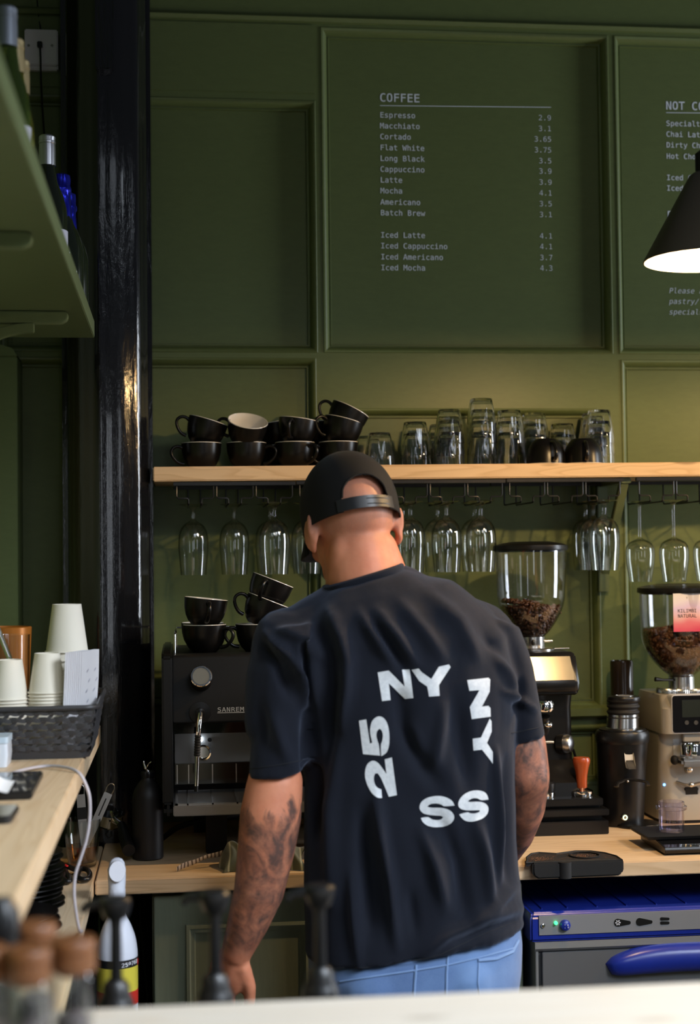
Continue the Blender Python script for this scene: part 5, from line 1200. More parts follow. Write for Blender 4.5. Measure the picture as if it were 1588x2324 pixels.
bottle(46, 2.45, .028, .318, GOLD, BOT_Y, .055, 'bottle with pale gold cap, farther back of the two gold caps', None, slope=.45)
bottle(45, 2.56, .036, .29, BOT_D, BOT_D, .05, 'dark green bottle between the gold caps and the silver foil bottle', None, capr=.0148, slope=.55)
bottle(107, 2.86, .037, .312, FOIL, BOT_D, .057, 'dark wine bottle with silver foil top and a white label on the high shelf', (.06,.13,False), capr=.0158, slope=.50)
bottle(101, 3.00, .037, .300, FOIL, BOT_D, .055, 'wine bottle with silver top half hidden behind the other silver top', None, slope=.55)
def fizz(px, Y, h, lab):
    p = at(px, 450, Y); x = p.x
    t = thing('sparkling_wine_bottle', lab, 'bottle', (x, Y, ht), 'blue topped bottles on the high green shelf')
    T = Matrix.Translation((x, Y, ht+.0005))
    M().lathe([(0,.003),(.040,0),(.042,.004),(.042,.11),(.036,.135),(.024,.160),(.016,.185),(.014,h-.03),(0,h-.03)], 36, T).build('body', BOT_D, t)
    wr = lambda a, z: 1+.05*math.sin(7*a+60*z)+.03*math.sin(17*a-90*z)
    f = M().lathe([(.0205,h-.095),(.0195,h-.07),(.0175,h-.05),(.0165,h-.040),(.0185,h-.034),(.0185,h-.028),(.0165,h-.024),(.0172,h-.012),(.0160,h-.003),(.010,h),(0,h)], 48, T, wr).build('foil', BLUEF, t)
    M().lathe([(.0218,h-.098),(.0222,h-.0975),(.0218,h-.094)], 36, T).build('gold_trim', mat('gold_foil', (.6,.42,.15), .3, .8), t)
fizz(139, 2.93, .258, 'bottle with bright blue foil top, the nearer of the two blue tops')
fizz(152, 3.03, .246, 'bottle with bright blue foil top, at the far end of the high shelf')

# ------------------------------------------------------------------ metal socket plate on the wall beside the column
a, b = at(56, 148, 3.55), at(131, 68, 3.55)
so = thing('wall_socket', 'pale metal socket box on the dark wall above the bottles', 'socket', ((a.x+b.x)/2, 3.56, (a.z+b.z)/2))
SOC = mat('painted_metal_plate', (.80,.74,.80), .36, .1)
M().box(a.x+.004, b.x, 3.556, 3.60, a.z-.008, b.z-.004).build('back_box', SOC, so, smooth=False, bevel=.003)
pt = M().box(a.x, b.x, 3.548, 3.556, a.z+.001, b.z).build('face_plate', SOC, so, smooth=False, bevel=.0025)
for px in (65, 118): M().lathe([(0,0),(.0032,0),(.0028,.0012),(0,.0014)], 20, Qf(at(px,103,3.5478))).build('screw', STEEL_D, pt)
a = at(91, 103, 3.548)
M().box(a.x-.006, a.x+.006, 3.535, 3.549, a.z-.007, a.z+.006).build('plug', BLK, so, bevel=.0015)
pts = [at(91,108,3.533), at(92,130,3.535), at(93,180,3.545), at(96,240,3.55), at(100,300,3.55), at(103,380,3.55), at(104,460,3.55)]
tag(M().tube(pts, .0022, 8).build('power_cable', BLK), 'thin black cable hanging from the wall socket behind the bottles', 'cable')
tag(M().tube([at(92,66,3.57), at(88,40,3.575), at(84,0,3.575), at(82,-60,3.575)], .0016, 8).build('power_cable', BLK), 'thin dark wire running up the wall from the socket box', 'cable')

# ------------------------------------------------------------------ paper cups, basket and the rest on the raised counter
uzt = uz+.0006
bk = thing('woven_basket', 'dark grey woven plastic basket of paper cups on the raised counter', 'basket', (-.33, 2.74, uz))
BAS = mat('dark_grey_woven_plastic', (.040,.038,.040), .45)
bx1 = at(203, 1715, 2.66).x; bx0 = bx1-.27; by0, by1 = 2.645, 2.86; bh = at(150, 1606, 2.64).z-uz
def brect(ins, z, flare=0, n=6, r=.022):
    return rrect((bx0+bx1)/2, (by0+by1)/2, (bx1-bx0)/2+flare-ins, (by1-by0)/2+flare-ins, z, r, n)
fl = lambda z: .014*(z-uz)/bh
M().loft([brect(0,uzt), brect(0,uzt+.003), brect(.004,uzt+.003)]).build('floor_panel', BAS, bk)
def band(z0, z1, th=.003):
    o = [brect(0,z0,fl(z0)), brect(0,z1,fl(z1)), brect(th,z1,fl(z1)), brect(th,z0,fl(z0))]
    return o+[o[0]]
M().loft(band(uzt, uzt+.014), False).build('lower_band', BAS, bk)
rimz = uz+bh
rm = M(); o = brect(0, rimz, fl(rimz)+.002)
for p in o: p.z += .010*max(0, min(1, (p.y-by0)/(by1-by0)))*(1 if p.x > bx1-.03 else .8)
rm.tube(o, .0048, 8, closed=True); rm.build('rim', BAS, bk)
def side_pt(s, z):   # s runs along the perimeter starting at front left
    W_, D_ = bx1-bx0, by1-by0; f_ = fl(z)
    s = s % (2*(W_+D_))
    if s < W_: return V((bx0-f_+(W_+2*f_)*s/W_, by0-f_, z)), V((0,-1,0))
    s -= W_
    if s < D_: return V((bx1+f_, by0-f_+(D_+2*f_)*s/D_, z)), V((1,0,0))
    s -= D_
    if s < W_: return V((bx1+f_-(W_+2*f_)*s/W_, by1+f_, z)), V((0,1,0))
    s -= W_
    return V((bx0-f_, by1+f_-(D_+2*f_)*s/D_, z)), V((-1,0,0))
PER = 2*((bx1-bx0)+(by1-by0)); rows = 6; za, zb2 = uzt+.012, rimz-.002; rh = (zb2-za)/rows
hb = M(); db = M(); ncol = 42; cw = PER/ncol
for r_ in range(rows):
    z = za+rh*(r_+.55)
    for c_ in range(ncol):
        s0_ = c_*cw + (r_ % 2)*cw*.5
        P = []
        for k in range(7):
            s1_ = s0_-cw*.12+cw*1.24*k/6; p, n = side_pt(s1_, z+.0015*math.sin(k)); P.append((p+n*(.0022*math.sin(PI*k/6)-.0012), n))
        for (p, n), (q_, m2) in zip(P, P[1:]):
            if (n-m2).length > .1: continue
            h_ = rh*.29
            hb.add([p+V((0,0,-h_))+n*.0008, q_+V((0,0,-h_))+m2*.0008, q_+V((0,0,h_))+m2*.0008, p+V((0,0,h_))+n*.0008,
                    p+V((0,0,-h_))-n*.0008, q_+V((0,0,-h_))-m2*.0008, q_+V((0,0,h_))-m2*.0008, p+V((0,0,h_))-n*.0008], [(0,1,2,3),(7,6,5,4),(0,4,5,1),(3,2,6,7)])
for c_ in range(ncol):
    for r_ in range(rows):
        s0_ = c_*cw+(r_ % 2)*cw*.5; z0 = za+rh*r_-rh*.05
        for sh2 in (0,):
            P = []
            for k in range(5):
                t = k/4; p, n = side_pt(s0_+cw*(.10+.62*t), z0+rh*1.15*t); P.append((p+n*(.0018*math.sin(PI*t)), n))
            for (p, n), (q_, m2) in zip(P, P[1:]):
                if (n-m2).length > .1: continue
                tv = n.cross(V((0,0,1)))*.0038
                db.add([p-tv+n*.0009, p+tv+n*.0009, q_+tv+m2*.0009, q_-tv+m2*.0009, p-tv-n*.0006, p+tv-n*.0006, q_+tv-m2*.0006, q_-tv-m2*.0006], [(0,1,2,3),(7,6,5,4),(0,3,7,4),(1,5,6,2)])
hb.build('horizontal_weave', BAS, bk); db.build('diagonal_weave', BAS, bk)
zin = uzt+.0042
def paper_cup(rb, rr, h, nm):
    o = M().lathe([(0,.006),(rb-.002,.006),(rb-.002,0),(rb,0),(rr-.0006,h-.003),(rr+.0016,h-.0028),(rr+.0022,h-.0012),(rr+.0014,h),(rr-.001,h-.0002),(rr-.0012,h-.003),(rb-.001,.0075),(0,.0075)], 48)
    o.xf(Matrix.Rotation(PI, 4, 'X')).xf(Matrix.Translation((0,0,h)))
    o = o.build('paper_cup', PAPER, None, angle=50); tag(o, 'x', 'cup'); return o
def cup_stack(proto, px, Y, n, dz, z0, nm, grp, first):
    p = at(px, 1500, Y); 
    for k in range(n):
        lab = rank(n-1-k, n)+' '+nm; loc = (p.x+rnd.uniform(-.0004,.0004), Y+rnd.uniform(-.0004,.0004), z0+k*dz)
        if first: o = proto; first = False; o.location = loc; o['label'] = lab
        else: o = dup(proto, loc, None, lab)
        o['group'] = grp; o.rotation_euler = (0,0,rnd.uniform(0,6))
big = paper_cup(.0262, .0385, .088, 'big')
ztop = at(150, 1371, 2.80).z
nb = 12; dzb = (ztop-.088-zin)/(nb-1)
cup_stack(big, 152, 2.80, nb, dzb, zin, 'white paper cup of the tall upside down stack', 'large paper cups in the basket', True)
sml = paper_cup(.0222, .0326, .070, 'small')
for px, nm, first, yt in ((107, 'small paper cup of the stack in front of the tall stack', True, 1482), (22, 'small paper cup of the stack at the left picture edge', False, 1497)):
    ztop2 = at(px, yt, 2.70).z; n = 9; dz2 = .0069
    z0 = ztop2-.070-dz2*(n-1)
    if z0 < zin: n = int((ztop2-.070-zin)/dz2)+1; z0 = ztop2-.070-dz2*(n-1)
    z0 = zin; n = int(round((ztop2-.070-zin)/.0059))+1; dz2 = (ztop2-.070-zin)/(n-1)
    cup_stack(sml, px, 2.70, n, dz2, z0, nm, 'small paper cups in the basket', first)
# paper bags standing in the basket
for k in range(9):
    pA, pB = at(137+k*3.6, 1596, 2.665+.004*k), at(150+k*4.6, 1480-2*k*0-(0 if k < 3 else 2), 2.672+.004*k)
    zt_ = pB.z; x0 = pA.x; w_ = .085 if k > 5 else .06
    q = M(); n = 8; L = []
    for i in range(n+1):
        t = i/n; zz_ = zin+.002+(zt_-zin-.002)*t; bow = .004*math.sin(PI*t)*(.3+.1*k); xx = x0+(pB.x-x0)*t+bow
        dirv = V((.30, .95, 0)).normalized(); nv = V((dirv.y, -dirv.x, 0))
        c0 = V((xx, pA.y-.012, zz_)); c1 = c0+dirv*w_
        L.append([c0-nv*.0006, c0+nv*.0006, (c0+c1)/2+nv*.0010, c1+nv*.0006, c1-nv*.0006, (c0+c1)/2-nv*.0009])
    o = q.loft(L).build('paper_bag', BAGP, None, angle=60)
    if k in (5, 8):
        pr = M()
        for i in range(7):
            zz_ = zin+.03+.018*i; t = (zz_-zin)/(zt_-zin); xx = x0+(pB.x-x0)*t+.004*math.sin(PI*t)*(.3+.1*k)
            for u in (.25+.1*(i % 2), .68+.1*(i % 2)):
                c = V((xx, pA.y-.012, zz_))+dirv*w_*u+nv*.0024
                for j_ in range(4): pr.add([c+dirv*(.0022*j_)+V((0,0,.0012*j_)), c+dirv*(.0022*j_+.0014)+V((0,0,.0012*j_+.0008)), c+dirv*(.0022*j_+.0014)+V((0,0,.0012*j_+.004)), c+dirv*(.0022*j_)+V((0,0,.0012*j_+.0032))], [(0,1,2,3)])
        pr.build('printed_pattern', mat('pale_print', (.38,.38,.45), .6), o, smooth=False)
    tag(o, ('white printed paper bag standing in the basket, %s' % ('nearest the column' if k == 8 else 'against the small cups' if k == 0 else ORD[k]+' from the small cups')), 'bag', 'paper bags in the basket')
# copper bowl, stirrer tub, steel tube
COP = mat('amber_brown_bowl', (.36,.13,.02), .32, .35)
c = at(12, 1430, 3.06)
tag(M().lathe([(0,uzt),(.032,uzt),(.036,uzt+.004),(.046,uzt+.08),(.052,at(12,1424,3.06).z),(.050,at(12,1422,3.06).z),(.044,uzt+.08),(.034,uzt+.008),(0,uzt+.007)], 48, Matrix.Translation((c.x, 3.06, 0))).build('bowl', COP), 'tall amber brown bowl behind the tub of wooden stirrers', 'bowl')
c = at(20, 1500, 2.945); sr = 46/F*2.945
ztb = at(20, 1440, 2.945).z
tag(M().lathe([(0,uzt),(sr*.93,uzt),(sr*.94,uzt+.003),(sr,ztb-.003),(sr+.001,ztb),(sr-.0015,ztb),(sr*.94-.002,uzt+.005),(0,uzt+.005)], 48, Matrix.Translation((c.x, 2.945, 0))).build('tub', PLASTIC_C, None, angle=50), 'clear plastic tub holding wooden stirrers behind the paper cups', 'tub')
STK_ = mat('wooden_stirrer', (.46,.25,.11), .6)
st0 = M().box(-.0028, .0028, -.0007, .0007, 0, .135).build('stirrer', STK_, None, smooth=False); tag(st0, 'x', 'stirrer')
for k in range(16):
    a = -.2+1.5*rnd.random(); r = sr*.70*math.sqrt(rnd.uniform(.3,1))
    ang = rnd.uniform(.02,.16)
    loc = (c.x+.010+r*.75*math.cos(k*.9)-.004, 2.945+r*.7*math.sin(k*.9), uzt+.0058)
    o = st0 if k == 0 else dup(st0, loc, None, 'x'); o.location = loc
    o.rotation_euler = Euler((rnd.uniform(-.06,.06), ang*.6, rnd.uniform(0,3)))
    o['label'] = 'wooden coffee stirrer standing in the clear plastic tub'; o['group'] = 'wooden stirrers in the clear tub'
a_, b2 = at(24, 1500, 2.80), at(-18, 1395, 2.80)
tag(M().tube([V((at(45,1600,2.80).x, 2.80, zin)), a_, b2], .0052, 14).build('steel_tube', CHROME), 'shiny steel tube leaning at the left edge behind the small paper cups', 'tube')
c = at(64, 1548, 2.90)
# tissue pack, card reader, phone, receipt
PB = mat('pale_blue_pack', (.50,.62,.74), .45)
a = atz(13, 1742, uz); 
o = M().loft([rrect(a.x-.05, a.y+.03, .052, .034, uzt, .006), rrect(a.x-.05, a.y+.03, .054, .036, uzt+.02, .006), rrect(a.x-.05, a.y+.03, .053, .035, uzt+.040, .006)])
pk_ = o.build('tissue_pack', mat('white_film', (.66,.72,.82), .3), None)
M().loft([rrect(a.x-.05, a.y+.03, .0545, .0365, uzt+.040, .006), rrect(a.x-.05, a.y+.03, .0545, .0365, uzt+.050, .006)]).build('blue_top', PB, pk_)
tag(pk_, 'white and pale blue pack at the left edge in front of the basket', 'pack')
c0, c1, c2, c3 = atz(-30,1819,uz), atz(73,1815,uz), atz(98,1766,uz), atz(-6,1770,uz)
tb = thing('card_reader_tablet', 'black glossy tablet lying on the raised counter beside the white cable', 'tablet', ((c0+c2)/2))
tbm = M().loft([[p+V((0,0,.0006)) for p in (c0,c1,c2,c3)], [p+V((0,0,.012)) for p in (c0,c1,c2,c3)]]).build('case', BLK, tb, smooth=False, bevel=.002)
cc = (c0+c1+c2+c3)/4
M().loft([[cc+(p-cc)*.94+V((0,0,.0115)) for p in (c0,c1,c2,c3)], [cc+(p-cc)*.94+V((0,0,.0125)) for p in (c0,c1,c2,c3)]]).build('glass', SCREEN, tb, smooth=False)
c0, c1, c2, c3 = atz(-20,1872,uz), atz(26,1870,uz), atz(32,1848,uz), atz(-12,1848,uz)
ph = thing('mobile_phone', 'dark phone with rounded corners at the left edge of the raised counter', 'phone', ((c0+c2)/2))
cxp, cyp = (c1.x-.035), (c0.y+c2.y)/2
M().loft([rrect(cxp, cyp+.01, .036, (c2.y-c1.y)/2+.012, uzt, .012), rrect(cxp, cyp+.01, .036, (c2.y-c1.y)/2+.012, uzt+.0095, .012)]).build('case', BLK, ph, bevel=.002)
M().loft([rrect(cxp, cyp+.01, .033, (c2.y-c1.y)/2+.009, uzt+.0094, .010), rrect(cxp, cyp+.01, .033, (c2.y-c1.y)/2+.009, uzt+.0102, .010)]).build('screen', SCREEN, ph)
r0_, r1_ = atz(-30,1800,uz+.015), atz(18,1768,uz+.015)
rc_ = M(); L = []
for k in range(9):
    t = k/8; x = at(-20,1790,2.26).x+.034*t; z = uzt+.0135+.022*(1-t)**2
    L.append([V((x,2.17,z)), V((x,2.26,z+.004*t)), V((x,2.26,z+.004*t+.0006)), V((x,2.17,z+.0006))])
tag(rc_.loft(L).build('receipt', mat('thermal_paper', (.80,.82,.86), .55)), 'white curled till receipt lying on the black tablet', 'receipt')
GC_ = mat('grey_white_cable', (.42,.40,.44), .4)
cp = [V(atz(-40,1778,uz+.02)), V(atz(0,1764,uz+.006)), V(atz(50,1748,uz+.005)), V(atz(100,1739,uz+.005)), V(atz(145,1741,uz+.006)), at(176,1752,2.46), at(192,1775,2.455), at(203,1810,2.45), at(203,1860,2.45), at(196,1905,2.45), at(182,1950,2.45), at(171,1985,2.45), at(168,2030,2.45), at(173,2075,2.46), at(180,2112,2.48), V((at(190,2112,2.5).x-.005, 2.53, BZ+.003))]
tag(M().tube(smooth_path(cp), .0026, 10).build('charging_cable', GC_), 'pale grey cable looping off the raised counter down to the side worktop', 'cable')

# ------------------------------------------------------------------ corner of the worktops
gx = at(187, 1950, 3.08); gz = BZ
tg = thing('glass_tumbler', 'glass tumbler of brown liquid holding two steel tools in the worktop corner', 'glass', (gx.x, 3.08, BZ))
T = Matrix.Translation((gx.x, 3.08, BZ))
fm = lambda a, z: 1+.020*max(0, min(1, (.062-z)/.02))*math.cos(9*a)
Hg = at(187, 1858, 3.08).z-BZ
oo = [(0,.0006),(.0255,.0006),(.0275,.003),(.0315,.03),(.0345,.058),(.0352,.064),(.0355,.072),(.0372,Hg)]
ii = [(.0355,Hg),(.0337,.072),(.0333,.064),(.0325,.058),(.0293,.03),(.0255,.011),(.023,.009),(0,.009)]
M().lathe(oo+ii, 54, T, None).build('glass_body', GLASS, tg, angle=60)
LIQ = clear('brown_tea_liquid', (.74,.42,.13), (.45,.20,.04), .8)
M().lathe([(0,.0093),(.0228,.0093),(.0252,.0113),(.0291,.03),(.0308,.042),(0,.042)], 40, T).build('liquid', LIQ, tg)
def tongs(name, lab, p_bot, p_top, w, band_):
    d = (p_top-p_bot).normalized(); side = d.cross(V((0,1,0))).normalized(); nv = side.cross(d)
    t = thing(name, lab, 'utensil', p_bot)
    q = M(); n = 10
    L = []
    for k in range(n+1):
        c = p_bot.lerp(p_top, k/n); ww = w*(.55+.45*min(1, k/n*2))
        L.append([c-side*ww-nv*.001, c-side*ww*.6+nv*.0018, c+side*ww*.6+nv*.0018, c+side*ww-nv*.001])
    q.loft(L).build('shaft', STEEL, t, angle=20)
    lp_ = [p_top-side*w*.8, p_top-side*w*.9+d*.012, p_top-side*w*.4+d*.019, p_top+side*w*.4+d*.019, p_top+side*w*.9+d*.012, p_top+side*w*.8]
    M().tube(smooth_path(lp_), .0012, 8).build('hanging_loop', STEEL, t)
    if band_:
        a, b = p_bot.lerp(p_top, .62), p_bot.lerp(p_top, .80)
        M().loft([[c-side*w*1.15-nv*.002, c-side*w*1.15+nv*.0028, c+side*w*1.15+nv*.0028, c+side*w*1.15-nv*.002] for c in (a, b)]).build('tape_band', BLKM, t, smooth=False)
    else:
        a, b = p_bot.lerp(p_top, .66), p_bot.lerp(p_top, .92)
        M().loft([[c-side*.0012-nv*.0022, c-side*.0012+nv*.0024, c+side*.0012+nv*.0024, c+side*.0012-nv*.0022] for c in (a, b)]).build('slot', BLK, t, smooth=False)
tongs('steel_tongs', 'steel tool with a black taped band standing in the brown tumbler, left one', V((gx.x+.006, 3.075, BZ+.014)), at(183, 1803, 3.09), .0085, True)
tongs('bar_spoon', 'slanting steel handle with a hanging loop in the brown tumbler, right one', V((gx.x-.006, 3.08, BZ+.014)), at(246, 1800, 3.09), .0085, False)
# saucers
def saucer(r, h):
    o = M().lathe([(0,0),(r*.48,0),(r*.50,.002),(r*.56,.003),(r*.93,h-.002),(r,h),(r*.995,h+.0015),(r*.93,h+.0012),(r*.55,.0065),(r*.30,.0048),(r*.28,.0062),(0,.006)], 64)
    return o.build('saucer', CUP_K, None)
s0 = saucer(.073, .0125); tag(s0, 'x', 'saucer')
Ys = 2.70; xc = at(144, 1990, Ys).x-.073
zb0 = BZ-.001+.0004; zt_ = at(140, 1930, Ys).z; ns = 12; dzs = (zt_-.0135-zb0)/(ns-1)
for k in range(ns):
    loc = (xc+rnd.uniform(-.0035,.0035)+(-.003 if k > 8 else 0), Ys+rnd.uniform(-.003,.003), zb0+k*dzs)
    o = s0 if k == 0 else dup(s0, loc, None, 'x'); o.location = loc
    o['label'] = rank(ns-1-k, ns)+' black saucer of the tall stack on the side worktop'; o['group'] = 'black saucers stacked on the side worktop'
s1 = saucer(.090, .017); tag(s1, 'x', 'plate'); s1.name = 'plate'
Yp = 2.515; xc = at(141, 2085, Yp).x-.090
for k in range(3):
    loc = (xc-.003*k, Yp+.002*k, BZ-.001+.0004+k*.0108)
    o = s1 if k == 0 else dup(s1, loc, None, 'x'); o.location = loc
    o['label'] = rank(2-k, 3)+' black plate of the low stack behind the spice jars'; o['group'] = 'black plates stacked on the side worktop'
# scissors
sc_ = thing('kitchen_scissors', 'black handled scissors with a red pivot lying beside the saucers', 'scissors', atz(170, 1980, BZ))
zq_ = BZ+.007
L1 = [atz(x, y, zq_) for x, y in ((176,1984),(180,1975),(190,1972),(200,1976),(204,1986),(200,1994),(188,1996),(178,1992))]
M().tube(smooth_path(L1+[L1[0]])[:-1], .0052, 10, closed=True).build('handle', BLK, sc_)
L2 = [atz(x, y, zq_) for x, y in ((142,1994),(146,1984),(153,1985),(157,1992),(158,1999),(150,2000))]
M().tube(smooth_path(L2+[L2[0]])[:-1], .0050, 10, closed=True).build('handle', BLK, sc_)
M().tube([atz(140,1962,zq_+.004), atz(152,1966,zq_+.004), atz(166,1972,zq_+.003), atz(178,1980,zq_)], [.006,.008,.007,.005], 12, flat=.6).build('shank', BLK, sc_)
M().tube([atz(140,1970,zq_), atz(148,1978,zq_), atz(152,1986,zq_)], [.006,.006,.005], 12).build('shank', BLK, sc_)
M().tube([atz(141,1962,zq_+.010), atz(147,1963.5,zq_+.010), atz(153,1965.5,zq_+.0095)], [.0025,.0042,.0025], 12, flat=.6).build('pivot_cover', RED, sc_)
M().box(at(126,1970,3.0).x, at(141,1970,3.0).x, 3.02, 3.035, BZ+.001, BZ+.004).build('blade', STEEL, sc_, smooth=False)
# portafilter
pf = thing('portafilter', 'chrome portafilter with a black handle pointing forward in the dark corner', 'portafilter', atz(285, 1940, BZ))
e = at(292, 1930, 3.10); s_ = at(276, 1872, 3.24)
M().tube([e, e.lerp(s_,.03), e.lerp(s_,.3), e.lerp(s_,.7), s_], [.0128,.0132,.0135,.0118,.0085], 22).build('handle', BLKM, pf)
hc = at(260, 1862, 3.28)
M().tube([s_, s_.lerp(hc,.5), hc], [.007,.0065,.007], 14).build('neck', CHROME, pf)
M().lathe([(0,-.016),(.024,-.016),(.029,-.010),(.029,.012),(.031,.013),(.031,.016),(.027,.016),(.026,-.004),(0,-.006)], 40, Matrix.Translation(hc+V((-.012,.03,0))) @ Euler((.3,.15,0)).to_matrix().to_4x4()).build('basket_holder', CHROME, pf)
M().tube([hc+V((-.004,0,.012)), at(255,1850,3.26), at(252,1843,3.25)], [.006,.004,.003], 12).build('lug', CHROME, pf)
M().tube([at(245,1885,3.26), at(240,1893,3.25), at(246,1902,3.25), at(253,1897,3.25), at(252,1888,3.26)], .0022, 8).build('spout', BLK, pf)
# black flask
fx = at(336, 1935, 3.14)
fl_ = thing('drinks_flask', 'matt black bottle flask with a chrome flip spout beside the coffee machine', 'flask', (fx.x, 3.14, BZ))
zf = lambda y: at(336, y, 3.14).z-BZ
T = Matrix.Translation((fx.x, 3.14, BZ))
M().lathe([(0,.0005),(.0295,.0005),(.0315,.003),(.0318,zf(1812)),(.0305,zf(1800)),(.026,zf(1788)),(.019,zf(1776)),(.0125,zf(1768)),(.0115,zf(1762)),(0,zf(1762))], 48, T).build('body', mat('matt_black_powder_coat', (.012,.011,.011), .48), fl_)
M().lathe([(0,zf(1764)),(.0130,zf(1764)),(.0135,zf(1758)),(.0135,zf(1752)),(.0125,zf(1750)),(0,zf(1749))], 32, T, lambda a, z: 1+.03*math.cos(16*a)).build('screw_collar', BLK, fl_)
t0 = at(337, 1750, 3.14)
M().tube([t0+V((-.003,0,0)), at(333,1742,3.135), at(337,1734,3.13), at(343,1729,3.13)], .0014, 8).build('wire_clip', CHROME, fl_)
M().tube([t0, at(331,1744,3.14), at(327,1733,3.14), at(326,1727,3.14)], [.004,.0035,.003,.0015], 12).build('pour_spout', CHROME, fl_)
tag(M().tube(smooth_path([at(366,1905,3.32), at(400,1880,3.3), at(440,1866,3.28), at(480,1858,3.27), at(540,1850,3.3)]), .006, 10).build('drain_hose', BLKM), 'thick black hose running under the espresso machine', 'hose')

# ------------------------------------------------------------------ spray bottle
spY = 2.75; sx_ = at(266, 2150, spY)
sp = thing('spray_bottle', 'white cleaning spray bottle with a black, yellow and red label', 'bottle', (sx_.x, spY, .70))
zs_ = lambda y: at(266, y, spY).z
T = Matrix.Translation((sx_.x, spY, 0)); k_ = spY/F
WS = mat('white_spray_plastic', (.66,.68,.76), .38)
M().lathe(sm([(0,.7005),(.034,.7005),(.036,.704),(.0363,.72),(.0363,zs_(2180)),(.0363,zs_(2165)),(.0355,zs_(2150)),(.032,zs_(2125)),(.025,zs_(2100)),(.0175,zs_(2080)),(.0148,zs_(2060)),(.0140,zs_(2030))])+[(0,zs_(2028))], 52, T).build('bottle_body', WS, sp)
M().lathe([(0,zs_(2034)),(.0150,zs_(2034)),(.0150,zs_(2017)),(.0135,zs_(2015)),(0,zs_(2014))], 40, T, lambda a, z: 1+.02*math.cos(30*a)).build('screw_collar', WS, sp)
hd2 = M()
rings = []
for y, r, dy in ((2016,.0150,0),(2008,.0155,.001),(1990,.0162,.002),(1972,.0155,.004),(1960,.0135,.008),(1953,.0095,.012),(1950,.004,.014)):
    rings.append([V((sx_.x+r*math.cos(2*PI*k/28), spY+dy+r*math.sin(2*PI*k/28), zs_(y))) for k in range(28)])
hd2.loft(rings).build('trigger_head', WS, sp)
fc = M(); n = 24
ca_, cb2 = at(266, 1954, spY-.010), at(266, 2002, spY-.020)
cen = (ca_+cb2)/2; ax1 = (cb2-ca_)/2; 
fc.loft([[cen+ax1*math.cos(2*PI*k/n)*s+V((.0150*math.sin(2*PI*k/n)*s,0,0))+o_ for k in range(n)] for s, o_ in ((1.0,V((0,.010,.0))),(1.0,V((0,.0,0))),(.96,V((0,-.0012,0))))])
fc.build('front_plate', mat('white_glossy_plastic', (.74,.74,.80), .25), sp, angle=30)
M().tube([V((sx_.x-.004, spY+.012, zs_(2005))), V((sx_.x-.012, spY+.045, zs_(1985))), V((sx_.x-.010, spY+.06, zs_(2040)))], [.009,.007,.004], 12).build('trigger', WS, sp)
lz = [zs_(y) for y in (2275, 2243, 2188, 2170)]
cols = [mat('label_red', (.55,.03,.02), .4), mat('label_yellow', (.62,.52,.06), .4), mat('label_black', (.012,.012,.013), .35)]
labp = None
for (a, b), m_, nm in zip(((lz[0],lz[1]),(lz[1],lz[2]),(lz[2],lz[3])), cols, ('red_label_band','yellow_label_band','black_label_band')):
    q = M(); A_ = []
    for r_ in (.0366, .0370): 
        for z_ in (a, b): A_.append((r_, z_))
    L = []
    for k in range(40):
        t = -PI/2-1.9+3.8*k/39
        L.append([V((sx_.x+r_*math.cos(t), spY+r_*math.sin(t), z_)) for r_, z_ in ((.0364,a),(.0368,a),(.0368,b),(.0364,b))])
    o = q.loft(L).build(nm, m_, sp)
    if nm == 'black_label_band': labp = o
tx = flat_text([('259768', 0, 0, 'l')], .0108, .016, 0, .60)
for i, p in enumerate(tx.v):
    t = -PI/2+.24+p.x/.037; zz_ = zs_(2187)+.0045+p.z*.9+.006*(p.x/.037-.4)*.35
    tx.v[i] = V((sx_.x+.0371*math.cos(t), spY+.0371*math.sin(t), zz_-.002))
tx.build('label_number', WHITE, labp, smooth=False)
rdv = M(); 
for k in range(18):
    pass
ctr = -PI/2+1.45
rdv.loft([[V((sx_.x+r_*math.cos(ctr+.16*math.cos(2*PI*k/20)), spY+r_*math.sin(ctr+.16*math.cos(2*PI*k/20)), zs_(2182)+.0058*math.sin(2*PI*k/20))) for k in range(20)] for r_ in (.0366,.0373)])
rdv.build('red_spot', RED, labp)
tag(M().box(sx_.x-.09, sx_.x+.07, spY-.09, spY+.12, 0, .70).build('low_stand', BLKM, smooth=False), 'dark low stand under the white spray bottle, below the bar', 'stand')

# ------------------------------------------------------------------ foreground: syrup pumps and spice jars
def pump_proto():
    t = thing('pump_bottle', 'x', 'bottle', (0,0,0), 'pump bottles behind the front bar')
    M().lathe([(0,.0005),(.032,.0005),(.034,.003),(.034,.19),(.030,.215),(.019,.236),(.0165,.250),(0,.250)], 44).build('bottle_body', mat('pale_bottle_plastic', (.62,.64,.66), .2, 0, .5, .3), t)
    M().lathe([(0,.242),(.0205,.242),(.0208,.262),(.0185,.268),(.0150,.276),(.0145,.284),(.010,.290),(0,.290)], 40, None, lambda a, z: 1+(.02*math.cos(24*a) if z < .263 else 0)).build('pump_collar', BLK, t)
    M().lathe([(0,.288),(.0068,.288),(.0062,.345),(.0078,.360),(0,.360)], 28).build('pump_stem', BLK, t)
    h = M().lathe([(0,.357),(.0125,.357),(.0145,.362),(.0170,.370),(.0170,.376),(.0135,.379),(0,.379)], 36)
    h.build('pump_head', BLK, t)
    M().tube([(0,0,.371),(-.018,.004,.372),(-.030,.007,.370),(-.036,.008,.364)], [.0075,.0062,.0052,.0045], 14).build('nozzle', BLK, t)
    return t
pp0 = pump_proto(); Yp_ = 1.66
